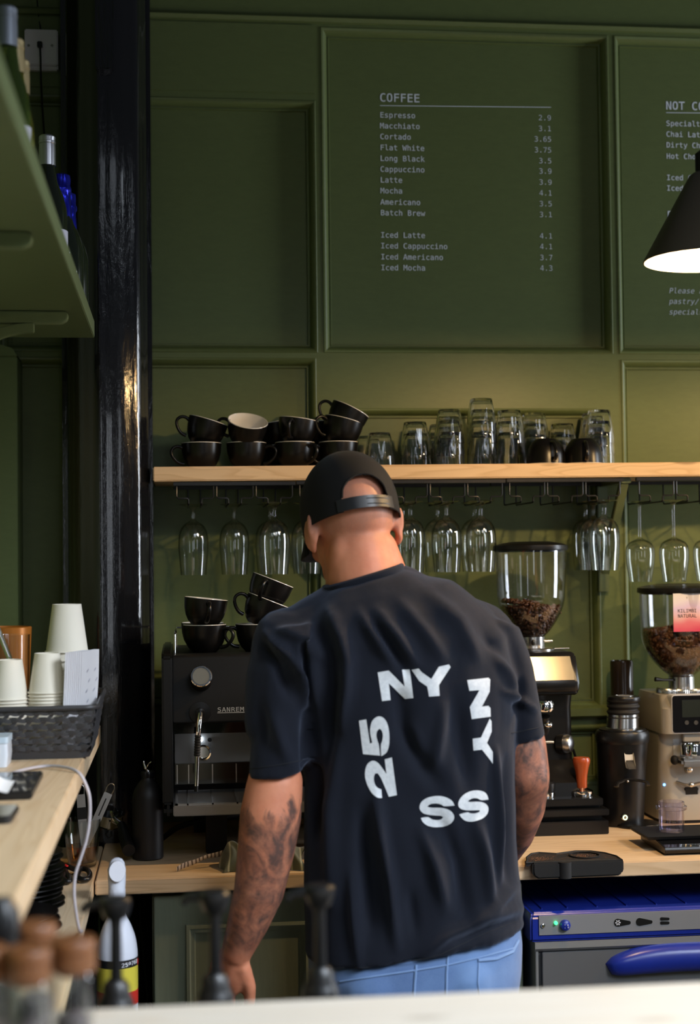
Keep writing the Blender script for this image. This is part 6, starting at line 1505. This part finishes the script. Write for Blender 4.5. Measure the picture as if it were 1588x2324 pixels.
for i, (px, py, lab) in enumerate(((725,2008,'black topped pump bottle in front of the man, rightmost of the pumps'),(487,2021,'black topped pump bottle in front of the man\'s left hand'),(262,2036,'black topped pump bottle in front of the white spray bottle'))):
    p = at(px, py, Yp_); loc = (p.x, Yp_, p.z-.379)
    o = pp0 if i == 0 else dup(pp0, loc, None, lab); o.location = loc; o['label'] = lab
    o.rotation_euler = (0, 0, rad((10, -6, 4, 0)[i]))
zl_ = min(o.location.z for o in bpy.data.objects if o.name.startswith('pump_bottle'))
JW = pine('turned_wood_lid', 'x', (.20,.075,.025), (.10,.035,.012), .38)
JG = clear('jar_glass', refl=1.5)
SP1 = speck('dark_peppercorns', (.03,.02,.02), (.16,.13,.14), 220, .7)
SP2 = speck('grey_spice_mix', (.05,.035,.03), (.22,.19,.19), 160, .7)
def jar_proto():
    t = thing('spice_jar', 'x', 'jar', (0,0,0), 'spice jars with wooden lids on the front bar')
    H = .090; r = .0168
    M().lathe([(0,.0005),(r-.002,.0005),(r,.003),(r,H-.006),(r-.002,H),(r-.0036,H),(r-.0024,H-.006),(r-.0022,.006),(0,.005)], 44).build('glass_body', JG, t)
    M().lathe([(0,.0056),(r-.0028,.0064),(r-.0028,.052),(r-.008,.056),(0,.058)], 32).build('spice', SP1, t)
    M().lathe([(0,H-.003),(r-.0042,H-.003),(r-.0042,H+.0008),(r+.0015,H+.0008),(r+.0022,H+.002),(r+.0022,H+.014),(r+.0008,H+.0155),(r+.0008,H+.0165),(r+.0024,H+.018),(r+.0024,H+.025),(r+.001,H+.0268),(0,H+.0275)], 44).build('wooden_lid', JW, t)
    return t
BBX.location.z = zl_-.83-.0003-parent_loc(bb).z
pz_ = at(4, 2038, 1.33)
pm_ = thing('pepper_mill', 'dark topped pepper mill at the left picture edge on the front bar', 'mill', (pz_.x, 1.33, 1.1203))
T = Matrix.Translation((pz_.x, 1.33, 1.1203)); hh = pz_.z-1.1203
M().lathe([(0,0),(.019,0),(.020,.003),(.016,.03),(.0135,hh*.5),(.016,hh*.72),(0,hh*.72)], 36, T).build('body', BLK, pm_)
M().lathe([(0,hh*.72),(.0155,hh*.72),(.0165,hh*.80),(.0150,hh*.92),(.008,hh),(0,hh)], 36, T).build('turning_head', BLK, pm_)
j0 = jar_proto()
for i, (px, Y, lab, tilt_) in enumerate(((166,1.285,'spice jar with brown wooden lid, rightmost of the jars in front',0),(64,1.26,'spice jar with brown wooden lid, second from the right in front',0),(80,1.345,'spice jar hidden behind the second jar from the right',0),(-36,1.27,'spice jar cut by the left picture edge',0))):
    x = at(px, 2200, Y).x; loc = (x, Y, 1.1205)
    o = j0 if i == 0 else dup(j0, loc, None, lab); o.location = loc; o['label'] = lab

# ------------------------------------------------------------------ the man
SKIN = mat('skin', (.50,.24,.16), .48, 0, .4)
pb(SKIN).inputs['Subsurface Weight'].default_value = .10
pb(SKIN).inputs['Subsurface Radius'].default_value = (.012,.004,.002); pb(SKIN).inputs['Subsurface Scale'].default_value = 1.0
_tc = nd(SKIN, 'ShaderNodeTexCoord'); _sx = nd(SKIN, 'ShaderNodeSeparateXYZ'); ln(SKIN, _tc.outputs['Object'], _sx.inputs[0])
_mot = noise(SKIN, coords(SKIN), 22, 4, .6)
_base = ramp(SKIN, _mot, [(.3, (.50,.165,.085)), (.7, (.62,.245,.140))])
# tattooed sleeves on both arms, none above the elbow of the left arm, none on the hands
_w1 = noise(SKIN, coords(SKIN, (1,1,.75)), 24, 5, .60, 1.4)
_w2 = noise(SKIN, coords(SKIN), 95, 4, .6, .8)
_ink = math_(SKIN, 'ADD', math_(SKIN, 'MULTIPLY', _w1, .75), math_(SKIN, 'MULTIPLY', _w2, .25))
_inkm = ramp(SKIN, _ink, [(.38, (.88,.88,.88)), (.46, (.66,.66,.66)), (.56, (.40,.40,.40)), (.66, (.15,.15,.15))])
def smooth(v, a, b):
    r = nd(SKIN, 'ShaderNodeMapRange', interpolation_type='SMOOTHSTEP'); r.inputs['From Min'].default_value = a; r.inputs['From Max'].default_value = b
    ln(SKIN, v, r.inputs[0]); return r.outputs[0]
_zz = math_(SKIN, 'ADD', _sx.outputs[2], math_(SKIN, 'MULTIPLY', math_(SKIN, 'SUBTRACT', _w1, .5), .16))
_left = smooth(_sx.outputs[0], .42, .38)
_zl = math_(SKIN, 'MULTIPLY', smooth(_zz, 1.145, 1.115), smooth(_sx.outputs[2], .855, .90))
_zr = math_(SKIN, 'MULTIPLY', smooth(_zz, 1.27, 1.24), smooth(_sx.outputs[2], .955, .975))
_mx = nd(SKIN, 'ShaderNodeMix'); ln(SKIN, _left, _mx.inputs[0]); ln(SKIN, _zr, _mx.inputs[2]); ln(SKIN, _zl, _mx.inputs[3])
_tm = math_(SKIN, 'MULTIPLY', _inkm, _mx.outputs[0])
_c = mixc(SKIN, _tm, _base, (.040,.036,.036))
# shaved hair shadow on the head
_st = math_(SKIN, 'MULTIPLY', smooth(_sx.outputs[2], 1.56, 1.62), math_(SKIN, 'MULTIPLY', noise(SKIN, coords(SKIN), 700, 2, .6), .75))
ln(SKIN, mixc(SKIN, _st, _c, (.16,.11,.09)), pb(SKIN).inputs['Base Color'])
bump(SKIN, noise(SKIN, coords(SKIN), 260, 3, .6), .06, .0008)

def remesh(q, name, vox, it, material, parent, fac=.5):
    me = bpy.data.meshes.new(name); me.from_pydata(q.v, [], q.f)
    bm = bmesh.new(); bm.from_mesh(me); bmesh.ops.recalc_face_normals(bm, faces=bm.faces); bm.to_mesh(me); bm.free()
    o = bpy.data.objects.new(name, me); C.objects.link(o)
    r = o.modifiers.new('r', 'REMESH'); r.mode = 'VOXEL'; r.voxel_size = vox; r.adaptivity = 0
    s = o.modifiers.new('s', 'SMOOTH'); s.factor = fac; s.iterations = it
    bpy.context.view_layer.update()
    dg = bpy.context.evaluated_depsgraph_get()
    m2 = bpy.data.meshes.new_from_object(o.evaluated_get(dg))
    bpy.data.objects.remove(o); bpy.data.meshes.remove(me)
    m2.name = name
    m2.polygons.foreach_set('use_smooth', [True]*len(m2.polygons))
    m2.materials.clear(); m2.materials.append(material)
    o = bpy.data.objects.new(name, m2); C.objects.link(o)
    if parent is not None: o.parent = parent
    return o

person = thing('person', 'man in black t-shirt, jeans and black cap, seen from behind, bending to his left', 'person', (0,0,0))
def sect(xl, yl, xr, yr, Y, db, df, n=44, e=2.5):
    L, R = at(xl, yl, Y), at(xr, yr, Y); c = (L+R)/2; a = (R-L)/2; o = []
    for k in range(n):
        t = 2*PI*k/n; cs, sn = math.cos(t), math.sin(t)
        u = abs(cs)**(2/e)*(1 if cs >= 0 else -1); v = abs(sn)**(2/e)*(1 if sn >= 0 else -1)
        o.append(c+a*u+V((0, df if v > 0 else db, 0))*v)
    return o
HC = at(802, 1196, 2.70)
HM = Matrix.Translation(HC) @ Matrix.Rotation(rad(12), 4, 'Z') @ Matrix.Rotation(rad(-4.5), 4, 'Y') @ Matrix.Rotation(rad(-16), 4, 'X')
b = M()
def hell(c, rx, ry, rz, m_=None): 
    q = M().ell(c, rx, ry, rz, 28, 18, m_); q.xf(HM); b.add(q.v, q.f)
hell((0,.006,.030), .0765, .097, .095)
hell((0,.030,-.030), .064, .070, .072)
hell((0,.052,-.062), .054, .052, .052)
hell((0,.082,-.092), .027, .025, .024)
hell((0,.075,-.010), .055, .035, .065)
hell((0,.112,-.008), .010, .012, .024, Matrix.Rotation(rad(22), 4, 'X'))
hell((0,.121,-.022), .015, .014, .011)
hell((0,.094,.026), .048, .014, .014)
hell((0,.106,-.052), .023, .010, .007); hell((0,.105,-.064), .020, .010, .008)
hell((.040,.085,-.020), .020, .018, .020); hell((-.040,.085,-.020), .020, .018, .020)
for s in (-1, 1):
    hell((s*.083, -.004, -.006), .0075, .019, .033, Matrix.Rotation(s*rad(-24), 4, 'Z') @ Matrix.Rotation(rad(10), 4, 'X'))
    hell((s*.087, -.016, .004), .006, .007, .024, Matrix.Rotation(rad(14), 4, 'X'))
    hell((s*.080, .004, -.032), .006, .009, .010)
nb_ = at(828, 1340, 2.668)
b.cap(nb_, HM @ V((0,-.008,-.045)), .071, .063, 28)
b.cap(nb_, HM @ V((0,.010,-.060)), .062, .055, 28)
b.cap(HM @ V((-.035,-.03,-.05)), at(775,1385,2.668), .028, .03); b.cap(HM @ V((.035,-.03,-.05)), at(905,1350,2.668), .028, .03)
# trunk and legs (under the clothes)
pel = at(938, 2180, 2.69); che = at(900, 1560, 2.67)
b.cap(nb_, che, .05, .085); b.cap(che, pel, .085, .09)
b.cap(at(740,1500,2.66), at(1060,1480,2.67), .060, .060); b.cap(at(785,1700,2.67), at(800,2150,2.68), .060, .065); b.cap(at(1070,1690,2.67), at(1070,2100,2.68), .060, .065)
hipL, hipR = V((.318,2.69,.86)), V((.485,2.69,.88))
kneeL, kneeR = V((.27,2.70,.47)), V((.53,2.73,.48))
ankL, ankR = V((.26,2.66,.095)), V((.55,2.68,.095))
for h_, k_, a_ in ((hipL,kneeL,ankL),(hipR,kneeR,ankR)):
    b.cap(h_, k_, .075, .05); b.cap(k_, k_.lerp(a_,.3)+V((0,-.012,0)), .048, .05); b.cap(k_.lerp(a_,.3)+V((0,-.012,0)), a_, .05, .033)
    b.cap(a_+V((0,-.015,-.055)), a_+V((0,.13,-.068)), .03, .02)
# arms
def chain(P):
    for (p, r), (q_, s) in zip(P, P[1:]): b.cap(p, q_, r, s, 24)
aL = [(at(665,1490,2.64),.040),(at(630,1620,2.625),.036),(at(622,1740,2.612),.0420),(at(624,1775,2.61),.0485),(at(614,1850,2.605),.0535),(at(604,1925,2.605),.050),(at(588,2020,2.615),.0440),(at(562,2095,2.63),.0365),(at(538,2158,2.645),.0275)]
chain(aL)
b.cap(at(588,1880,2.60), at(572,2010,2.62), .034, .030)
aR = [(at(1105,1485,2.68),.038),(at(1160,1585,2.675),.038),(at(1185,1690,2.665),.0430),(at(1192,1762,2.66),.0440),(at(1184,1830,2.70),.0425),(at(1168,1890,2.77),.0365),(at(1146,1940,2.865),.0265)]
chain(aR)
def hand(w, d, palm_n, side, s=1.0, curl=.25, spread=1.0, thumb=1):
    """w wrist, d direction of the fingers, palm_n palm normal, side +1/-1 which side the thumb leaves"""
    d = d.normalized(); n = (palm_n-d*palm_n.dot(d)).normalized(); t = d.cross(n).normalized()*side   # t points to the thumb side
    R3 = Matrix((t, d, n)).transposed().to_4x4()
    T = lambda x, y, z: w + t*x*s + d*y*s + n*z*s
    q = M().ell((0,0,0), .041*s, .052*s, .0155*s, 20, 12); q.xf(Matrix.Translation(T(0,.052,0)) @ R3); b.add(q.v, q.f)
    b.cap(w, T(.010,.05,0), .024*s, .018*s); b.cap(w, T(-.016,.05,0), .022*s, .016*s)
    for x, L, r in ((.030,.072,.0092),(.010,.080,.0095),(-.011,.075,.0090),(-.030,.060,.0082)):
        p = T(x, .088, .001); a = rad(8); ang = curl; yy, zz_ = .088, .001; px_ = x
        for f_, l_ in ((.45, L*.45), (.9, L*.30), (1.0, L*.25)):
            ang2 = ang; y2 = yy+l_*math.cos(ang2); z2_ = zz_+l_*math.sin(ang2); x2 = px_+x*.06*spread
            b.cap(T(px_, yy, zz_), T(x2, y2, z2_), r*s*(1.02 if f_ < .5 else .95), r*s*(.97 if f_ < 1 else .82), 14)
            yy, zz_, px_ = y2, z2_, x2; ang += curl*1.1
    P = [T(.024,.020,.004), T(.047,.046,.012), T(.056,.074,.017), T(.055,.098,.020)]
    for (p, r), (q2, r2) in zip(list(zip(P, (.014,.0115,.0105,.0085)))[:-1], list(zip(P, (.014,.0115,.0105,.0085)))[1:]): b.cap(p, q2, r*s, r2*s, 14)
wL = aL[-1][0]; hand(wL, (wL-aL[-2][0])*1.0+V((-.01,.02,-.02)), V((.75,.55,.25)), 1, 1.0, .28)
wR = aR[-1][0]; hand(wR, V((-.30,.9,-.02)), V((0,-.12,-1)), 1, .98, .10)
body = remesh(b, 'body', .0042, 5, SKIN, person)
for s in (-1, 1):
    M().ell(HM @ V((s*.031,.099,.008)), .0125,.0125,.0125, 18, 12).build('eye', mat('eye_white', (.8,.8,.78), .2), person)

# jeans
JE = mat('blue_denim', (.07,.15,.34), .8, sheen=.25)
_v = coords(JE); _n1 = noise(JE, _v, 7, 4, .6); _n2 = noise(JE, coords(JE, (1,1,1), rot=(.6,.4,.3)), 700, 2)
ln(JE, mixc(JE, math_(JE, 'MULTIPLY', _n2, .35), ramp(JE, _n1, [(.32, (.045,.10,.25)), (.68, (.11,.21,.42))]), (.24,.33,.50)), pb(JE).inputs['Base Color'])
bump(JE, _n2, .25, .0006)
j = M()
j.loft([sect(706,2095,1173,2080,2.685,.122,.115), sect(700,2160,1179,2130,2.685,.136,.120), sect(700,2230,1176,2195,2.685,.142,.12), sect(706,2300,1166,2265,2.685,.135,.12), sect(725,2370,1150,2345,2.685,.115,.115)])
j.cap(at(850,2240,2.62), at(850,2330,2.64), .078, .085); j.cap(at(1040,2215,2.62), at(1040,2300,2.64), .078, .085)
for h_, k_, a_ in ((hipL,kneeL,ankL),(hipR,kneeR,ankR)):
    j.cap(h_+V((0,0,-.07)), k_, .090, .072); j.cap(k_, a_+V((0,.01,-.005)), .072, .060)
jeans = remesh(j, 'jeans', .006, 7, JE, person)
def bvh(o): 
    me = o.data; return BVHTree.FromPolygons([v.co.copy() for v in me.vertices], [tuple(p.vertices) for p in me.polygons])
jb = bvh(jeans)
def proj(tree, px, py, off=.001):
    d = ray(px, py).normalized(); h = tree.ray_cast(CAM, d)
    if h[0] is None: return None
    n = h[1]; n = n if n.dot(d) < 0 else -n
    return h[0]+n*off
def on_surface(tree, pts, r, name, m_, par, sub=10, off=.0006):
    P = []
    for (x0, y0), (x1, y1) in zip(pts, pts[1:]):
        for k in range(sub):
            t = k/sub; q = proj(tree, x0+(x1-x0)*t, y0+(y1-y0)*t, off)
            if q is not None: P.append(q)
    if len(P) > 2: return M().tube(P, r, 7).build(name, m_, par)
STI = mat('light_denim_seam', (.17,.27,.47), .8); STD = mat('dark_denim_shadow', (.05,.10,.22), .85)
on_surface(jb, [(944,2190),(941,2230),(938,2290)], .0024, 'back_seam', STI, jeans)
on_surface(jb, [(1016,2165),(1013,2210),(1012,2290)], .0022, 'back_seam', STI, jeans)
on_surface(jb, [(772,2228),(850,2216),(944,2202),(1016,2190),(1100,2170),(1172,2150)], .0018, 'yoke_seam', STI, jeans)
on_surface(jb, [(1084,2180),(1125,2176),(1162,2160),(1176,2132)], .0032, 'pocket_edge', STI, jeans)
on_surface(jb, [(1086,2184),(1084,2230),(1092,2290),(1130,2296)], .0018, 'pocket_edge', STI, jeans)
SHO_ = mat('dark_leather_shoe', (.02,.018,.017), .4)
for a_ in (ankL, ankR):
    q = M(); L = []
    for y, w_, h_ in ((-.085,.020,.05),(-.07,.034,.075),(-.02,.038,.085),(.04,.040,.07),(.10,.046,.052),(.15,.043,.042),(.185,.028,.030),(.197,.010,.018)):
        L.append([V((a_.x+w_*math.cos(2*PI*k/20), a_.y+y, .018+h_/2*(1-.0)+h_/2*math.sin(2*PI*k/20))) for k in range(20)])
    so_ = q.loft(L).build('shoe', SHO_, person)
    L = [[V((p.x, p.y, z)) for p in ring_] for z in (0, .022) for ring_ in [[V((a_.x+w_*s_, a_.y+y, 0)) for s_, seq in ((1, 1), (-1, -1)) for y, w_ in ((( -.088,.018),(-.06,.036),(.04,.041),(.10,.048),(.15,.045),(.19,.026),(.202,.006))[::seq])]]]
    M().loft(L).build('sole', WHITE, so_, smooth=False)

# t-shirt
TEE = mat('black_cotton', (.0046,.0060,.0118), .85, 0, .25, sheen=.16)
pb(TEE).inputs['Sheen Tint'].default_value = (.62,.72,1,1)
pb(TEE).inputs['Sheen Roughness'].default_value = .5
_v = coords(TEE); bump(TEE, math_(TEE, 'ADD', noise(TEE, _v, 900, 2), math_(TEE, 'MULTIPLY', noise(TEE, coords(TEE, (1,1,.45)), 17, 3, .55), 5.0)), .35, .0012)
t = M()
t.loft([sect(742,1338,904,1289,2.668,.064,.060), sect(722,1350,932,1294,2.668,.076,.072), sect(694,1376,1020,1318,2.665,.094,.085), sect(655,1412,1092,1372,2.66,.112,.10), sect(630,1468,1148,1440,2.66,.124,.11),
        sect(640,1560,1168,1540,2.66,.131,.12), sect(668,1660,1165,1650,2.665,.131,.125), sect(689,1780,1161,1765,2.668,.130,.125), sect(689,1930,1165,1895,2.672,.130,.125),
        sect(690,2060,1174,2005,2.678,.136,.13), sect(692,2172,1181,2086,2.685,.148,.14)])
t.loft([sect(604,1428,740,1400,2.645,.076,.075), sect(580,1520,712,1520,2.635,.070,.07), sect(570,1640,704,1632,2.62,.064,.064), sect(563,1769,703,1743,2.61,.0585,.0585)])
t.loft([sect(1060,1395,1172,1420,2.68,.078,.075), sect(1095,1520,1202,1512,2.68,.064,.064), sect(1124,1605,1220,1592,2.675,.058,.058), sect(1146,1688,1232,1668,2.668,.0535,.0535)])
t.cap(at(662,1470,2.645), at(800,1392,2.665), .064, .070); t.cap(at(655,1462,2.645), at(636,1560,2.635), .066, .062); t.cap(at(640,1530,2.635), at(632,1640,2.625), .0635, .0615)
t.cap(at(1098,1462,2.68), at(905,1372,2.668), .066, .072); t.cap(at(1098,1460,2.68), at(1136,1545,2.68), .066, .060)
tee = remesh(t, 'tshirt', .0050, 6, TEE, person)
me = tee.data; nv = len(me.vertices)
co_ = np.empty(nv*3); me.vertices.foreach_get('co', co_); co_ = co_.reshape(-1,3)
no_ = np.array([v.normal[:] for v in me.vertices])
q = co_-np.array(CAM); dep = q @ np.array(fwd); PX = 794+F*(q @ np.array(rtv))/dep; PY = 1162-F*(q @ np.array(upv))/dep
back = np.clip((0.35-no_[:,1])/.5, 0, 1)
def fold(pts, amp, w, taper=True):
    best = np.full(nv, 1e9); tt = np.zeros(nv); tot = sum(math.dist(a, b_) for a, b_ in zip(pts, pts[1:])); acc = 0
    for a, b_ in zip(pts, pts[1:]):
        L = math.dist(a, b_); ux, uy = (b_[0]-a[0])/L, (b_[1]-a[1])/L
        s = np.clip((PX-a[0])*ux+(PY-a[1])*uy, 0, L); d = np.hypot(PX-a[0]-s*ux, PY-a[1]-s*uy)
        m_ = d < best; best[m_] = d[m_]; tt[m_] = (acc+s[m_])/tot; acc += L
    prof = 2.3*amp*np.exp(-(best/w)**2)
    if taper: prof *= np.sin(np.clip(tt*.92+.04, 0, 1)*PI)**.7
    return prof
D = np.zeros(nv)
for pts, amp, w in [
    ([(748,1392),(776,1450),(790,1500),(787,1555),(768,1650)], .010, 15), ([(722,1420),(748,1480),(756,1560),(742,1680),(730,1800)], -.010, 20),
    ([(815,1392),(850,1445),(896,1512)], .007, 13), ([(855,1390),(905,1450),(950,1515)], .007, 14), ([(838,1400),(880,1462),(925,1530)], -.006, 11),
    ([(900,1360),(960,1430),(1010,1500)], .005, 16), ([(965,1340),(1040,1410),(1090,1500)], .005, 18),
    ([(604,1438),(655,1488),(682,1540),(696,1600)], .008, 9), ([(590,1455),(630,1510),(655,1580)], -.006, 11), ([(678,1455),(672,1520),(690,1600)], .007, 9), ([(640,1430),(690,1445),(740,1500)], .006, 12),
    ([(700,1420),(712,1500),(718,1600)], .006, 11),
    ([(700,1620),(706,1740),(715,1900)], -.010, 16), ([(760,1700),(748,1850),(752,2050)], .006, 18), ([(852,1800),(866,1900),(885,2010),(900,2150)], .010, 14), ([(820,1840),(830,1960),(840,2120)], -.008, 18),
    ([(955,1880),(985,1960),(1010,2060)], .007, 15), ([(1000,1860),(1040,1960),(1060,2090)], -.007, 16), ([(1082,1870),(1098,1940),(1115,2050)], .008, 13), ([(1124,1700),(1130,1850),(1136,2000)], .007, 8), ([(1148,1720),(1150,1860),(1156,2000)], -.006, 10),
    ([(900,1560),(915,1650),(960,1740),(1000,1790)], -.008, 20), ([(1010,1590),(1000,1660),(985,1740)], .006, 16), ([(1040,1600),(1050,1700),(1060,1780)], -.006, 18), ([(930,1640),(960,1720)], .005, 14),
    ([(1140,1568),(1178,1590),(1214,1612)], .006, 8), ([(1178,1545),(1170,1620)], -.006, 9), ([(1120,1480),(1150,1530),(1172,1590)], .006, 11), ([(1095,1430),(1140,1500)], -.004, 14),
    ([(1178,2060),(1100,2085),(1020,2120),(960,2165)], .006, 12), ([(1180,2085),(1110,2108),(1040,2140)], -.005, 9), ([(1170,2010),(1120,2060),(1060,2090)], .005, 12),
    ([(620,1620),(640,1690),(660,1740)], .005, 14), ([(590,1600),(600,1700)], -.004, 16), ([(800,1980),(805,2080),(815,2190)], .006, 12), ([(930,2020),(940,2120)], -.005, 13)]:
    D += fold(pts, amp, w)
rng = np.random.RandomState(3)
for _ in range(26):
    kx, kz = rng.normal(0, 26), rng.normal(0, 9); ph_ = rng.uniform(0, 6.3)
    D += .0005*np.sin(co_[:,0]*kx*2+co_[:,2]*kz*2+ph_)
co_ += no_*(D*back)[:,None]
me.vertices.foreach_set('co', co_.ravel()); me.update()
for v_ in range(0): pass
tb_ = bvh(tee)
# collar band and hems
def ring_tube(pts, r, name, m_, par, flat=1.0): return M().tube(pts, r, 8, closed=True, flat=flat).build(name, m_, par)
ring_tube(sect(737,1338,909,1286,2.668,.0665,.0625, 56), .0055, 'collar', TEE, tee, 1.3)
HEM = mat('hem_stitch', (.012,.013,.017), .9)
on_surface(tb_, [(697,2168),(760,2196),(850,2197),(920,2188),(1000,2166),(1100,2118),(1176,2090)], .0007, 'hem_stitching', HEM, tee, 14, .0004)
on_surface(tb_, [(562,1746),(620,1738),(696,1724)], .0007, 'hem_stitching', HEM, tee, 14, .0004)
on_surface(tb_, [(1160,1664),(1228,1650)], .0007, 'hem_stitching', HEM, tee, 14, .0004)
# printed lettering on the back
PRINT = speck('white_shirt_print', (.66,.68,.70), (.58,.60,.63), 160, .7, .5, .05)
zx = lambda p: (540+p[0]/2.2056, 1400+p[1]/2.2056)
def poly_mesh(poly):
    from mathutils.geometry import tessellate_polygon
    tri = tessellate_polygon([[V((x, y, 0)) for x, y in poly]])
    bm = bmesh.new(); vs = [bm.verts.new((x, y, 0)) for x, y in poly]
    for q_ in tri:
        try: bm.faces.new([vs[i] for i in q_])
        except ValueError: pass
    for _ in range(6):
        es = [e for e in bm.edges if e.calc_length() > 7]
        if not es: break
        bmesh.ops.subdivide_edges(bm, edges=es, cuts=1); bmesh.ops.triangulate(bm, faces=bm.faces)
    bm.verts.index_update(); r = ([tuple(v.co[:2]) for v in bm.verts], [tuple(v.index for v in f.verts) for f in bm.faces]); bm.free(); return r
pm = M()
def add_poly(poly):
    v, f = poly_mesh(poly); P = [proj(tb_, x, y, .0011) for x, y in v]
    ok = [p is not None for p in P]
    pm.add([p if p is not None else V() for p in P], [q_ for q_ in f if all(ok[i] for i in q_)])
zx = lambda p: (790+p[0]/4.411, 1480+p[1]/4.411)
for pl2 in (
    [(295,203),(405,183),(565,345),(535,178),(617,172),(652,458),(570,468),(405,312),(420,480),(337,490)],
    [(635,175),(705,163),(735,200),(830,270),(905,145),(1005,122),(1022,150),(905,330),(912,437),(808,446),(790,345),(710,290)],
    [(1188,280),(1400,257),(1418,275),(1412,395),(1335,545),(1400,537),(1420,560),(1422,645),(1235,670),(1215,550),(1310,380),(1210,388)],
    [(1412,665),(1430,690),(1432,795),(1385,908),(1445,1000),(1446,1117),(1335,975),(1252,985),(1245,865),(1325,855)],
    [(108,685),(180,672),(218,915),(240,905),(215,800),(228,705),(262,658),(310,638),(355,655),(390,710),(410,800),(412,920),(392,995),(360,1025),(330,1040),(324,925),(340,890),(348,840),(340,790),(315,765),(288,785),(280,835),(290,880),(308,925),(318,1035),(148,1020)],
    [(365,1072),(436,1052),(487,1430),(405,1448),(330,1260),(295,1212),(268,1215),(255,1250),(262,1320),(290,1360),(330,1375),(335,1460),(290,1462),(230,1405),(185,1320),(165,1240),(172,1160),(200,1105),(250,1080),(300,1105),(345,1165),(382,1220)],
    [(1062,1535),(955,1545),(935,1525),(880,1512),(815,1520),(790,1545),(830,1557),(930,1555),(1010,1575),(1055,1620),(1060,1670),(1025,1720),(950,1748),(860,1755),(785,1738),(740,1700),(725,1660),(800,1645),(830,1672),(880,1682),(935,1672),(950,1650),(930,1635),(880,1635),(770,1625),(725,1595),(708,1555),(725,1500),(780,1458),(860,1440),(940,1440),(1010,1465),(1045,1495)],
    [(1400,1475),(1325,1485),(1290,1460),(1235,1462),(1195,1490),(1210,1500),(1280,1495),(1345,1500),(1390,1530),(1403,1575),(1385,1630),(1330,1675),(1250,1698),(1180,1695),(1130,1660),(1108,1622),(1195,1598),(1215,1612),(1265,1615),(1310,1600),(1315,1582),(1280,1582),(1180,1585),(1120,1570),(1095,1535),(1105,1480),(1150,1425),(1220,1390),(1300,1380),(1365,1400),(1390,1435)]):
    if len(pl2) > 14:                      # round the curved letters, keep their square corners
        for _ in range(2):
            o = []
            for i, p in enumerate(pl2):
                a, b_, c = V((*pl2[i-1], 0)), V((*p, 0)), V((*pl2[(i+1) % len(pl2)], 0))
                if (b_-a).angle(c-b_) < 1.0: o += [tuple(b_.lerp(a, .25)[:2]), tuple(b_.lerp(c, .25)[:2])]
                else: o.append(p)
            pl2 = o
    add_poly([zx(p) for p in pl2])
pr_ = pm.build('printed_lettering', PRINT, tee, angle=180); pr_['label'] = 'white printed letters and digits on the back of the t-shirt'

# cap
CAPM = mat('black_cap_twill', (.0045,.0042,.0044), .8, 0, .25, sheen=.04)
bump(CAPM, noise(CAPM, coords(CAPM, (1,1,1)), 900, 2), .3, .0008)
def cpt(a, z, off=0):          # a: angle from the back of the head, z: height in the head frame
    rz = max(0, 1-(max(0, z-.036)/.1045)**2)**.5
    return HM @ V(((.0855+off)*rz*math.sin(a), .007-(.1055+off)*rz*math.cos(a), z))
zsq = [.004+.0320*k/14 for k in range(15)]+[.036+.1045*math.sin(PI/2*k/48) for k in range(1, 49)]
na = 256
cm = M(); idx = {}
def open_(a, z):
    a = (a+PI) % (2*PI)-PI
    return abs(a) < rad(29) and .028 < z < .028+.040*math.sqrt(max(0, 1-(a/rad(29))**2))
for i, z in enumerate(zsq):
    for k in range(na): idx[i, k] = len(cm.v); cm.v.append(cpt(2*PI*k/na, z))
for i in range(len(zsq)-1):
    for k in range(na):
        a = 2*PI*(k+.5)/na; z = (zsq[i]+zsq[i+1])/2
        aa = (a+PI) % (2*PI)-PI
        if open_(a, z) or (abs(aa) < rad(29) and z < .03): continue
        cm.f.append((idx[i,k], idx[i,(k+1) % na], idx[i+1,(k+1) % na], idx[i+1,k]))
capo = cm.build('cap', CAPM, person, angle=60)
sm_ = capo.modifiers.new('s', 'SOLIDIFY'); sm_.thickness = .0028; sm_.offset = 1
st_ = []
for k in range(33):
    a = rad(-36)+rad(72)*k/32
    st_.append([cpt(a, .005, .002), cpt(a, .027, .002), cpt(a, .027, .0045), cpt(a, .005, .0045)])
M().loft(st_).build('strap', mat('black_strap_plastic', (.012,.012,.014), .35), capo, angle=40)
for z_ in (.011, .021):
    M().tube([cpt(rad(-2)+rad(30)*k/16, z_, .0046) for k in range(17)], .0008, 6).build('strap_ridge', BLK, capo)
ed = []
for k in range(31):
    a = rad(-29)+rad(58)*k/30; ed.append(cpt(a, .030+.040*math.sqrt(max(0, 1-(a/rad(29))**2)), .0025))
M().tube(ed, .0028, 8, flat=.7).build('opening_binding', CAPM, capo)
M().ell(HM @ V((0,.007,.1435)), .008,.008,.005, 16, 10).build('top_button', CAPM, capo)
br = M(); nu, nvv = 30, 10; G = []
for i in range(nu+1):
    for j_ in range(nvv+1):
        u = -1+2*i/nu; v = j_/nvv; a = u*rad(62)
        base_ = V((.0865*math.sin(a), .007+.1065*math.cos(a), .010))
        ext = .074*max(0, 1-abs(u)**2.6)**.6
        G.append(HM @ (base_+V((.18*ext*v*math.sin(a), ext*v, -.020*u*u*v-.016*v*v-.002*v))))
br.v = G; br.f = [(i*(nvv+1)+j_, (i+1)*(nvv+1)+j_, (i+1)*(nvv+1)+j_+1, i*(nvv+1)+j_+1) for i in range(nu) for j_ in range(nvv)]
bo = br.build('brim', CAPM, capo, angle=60); sm_ = bo.modifiers.new('s', 'SOLIDIFY'); sm_.thickness = .003
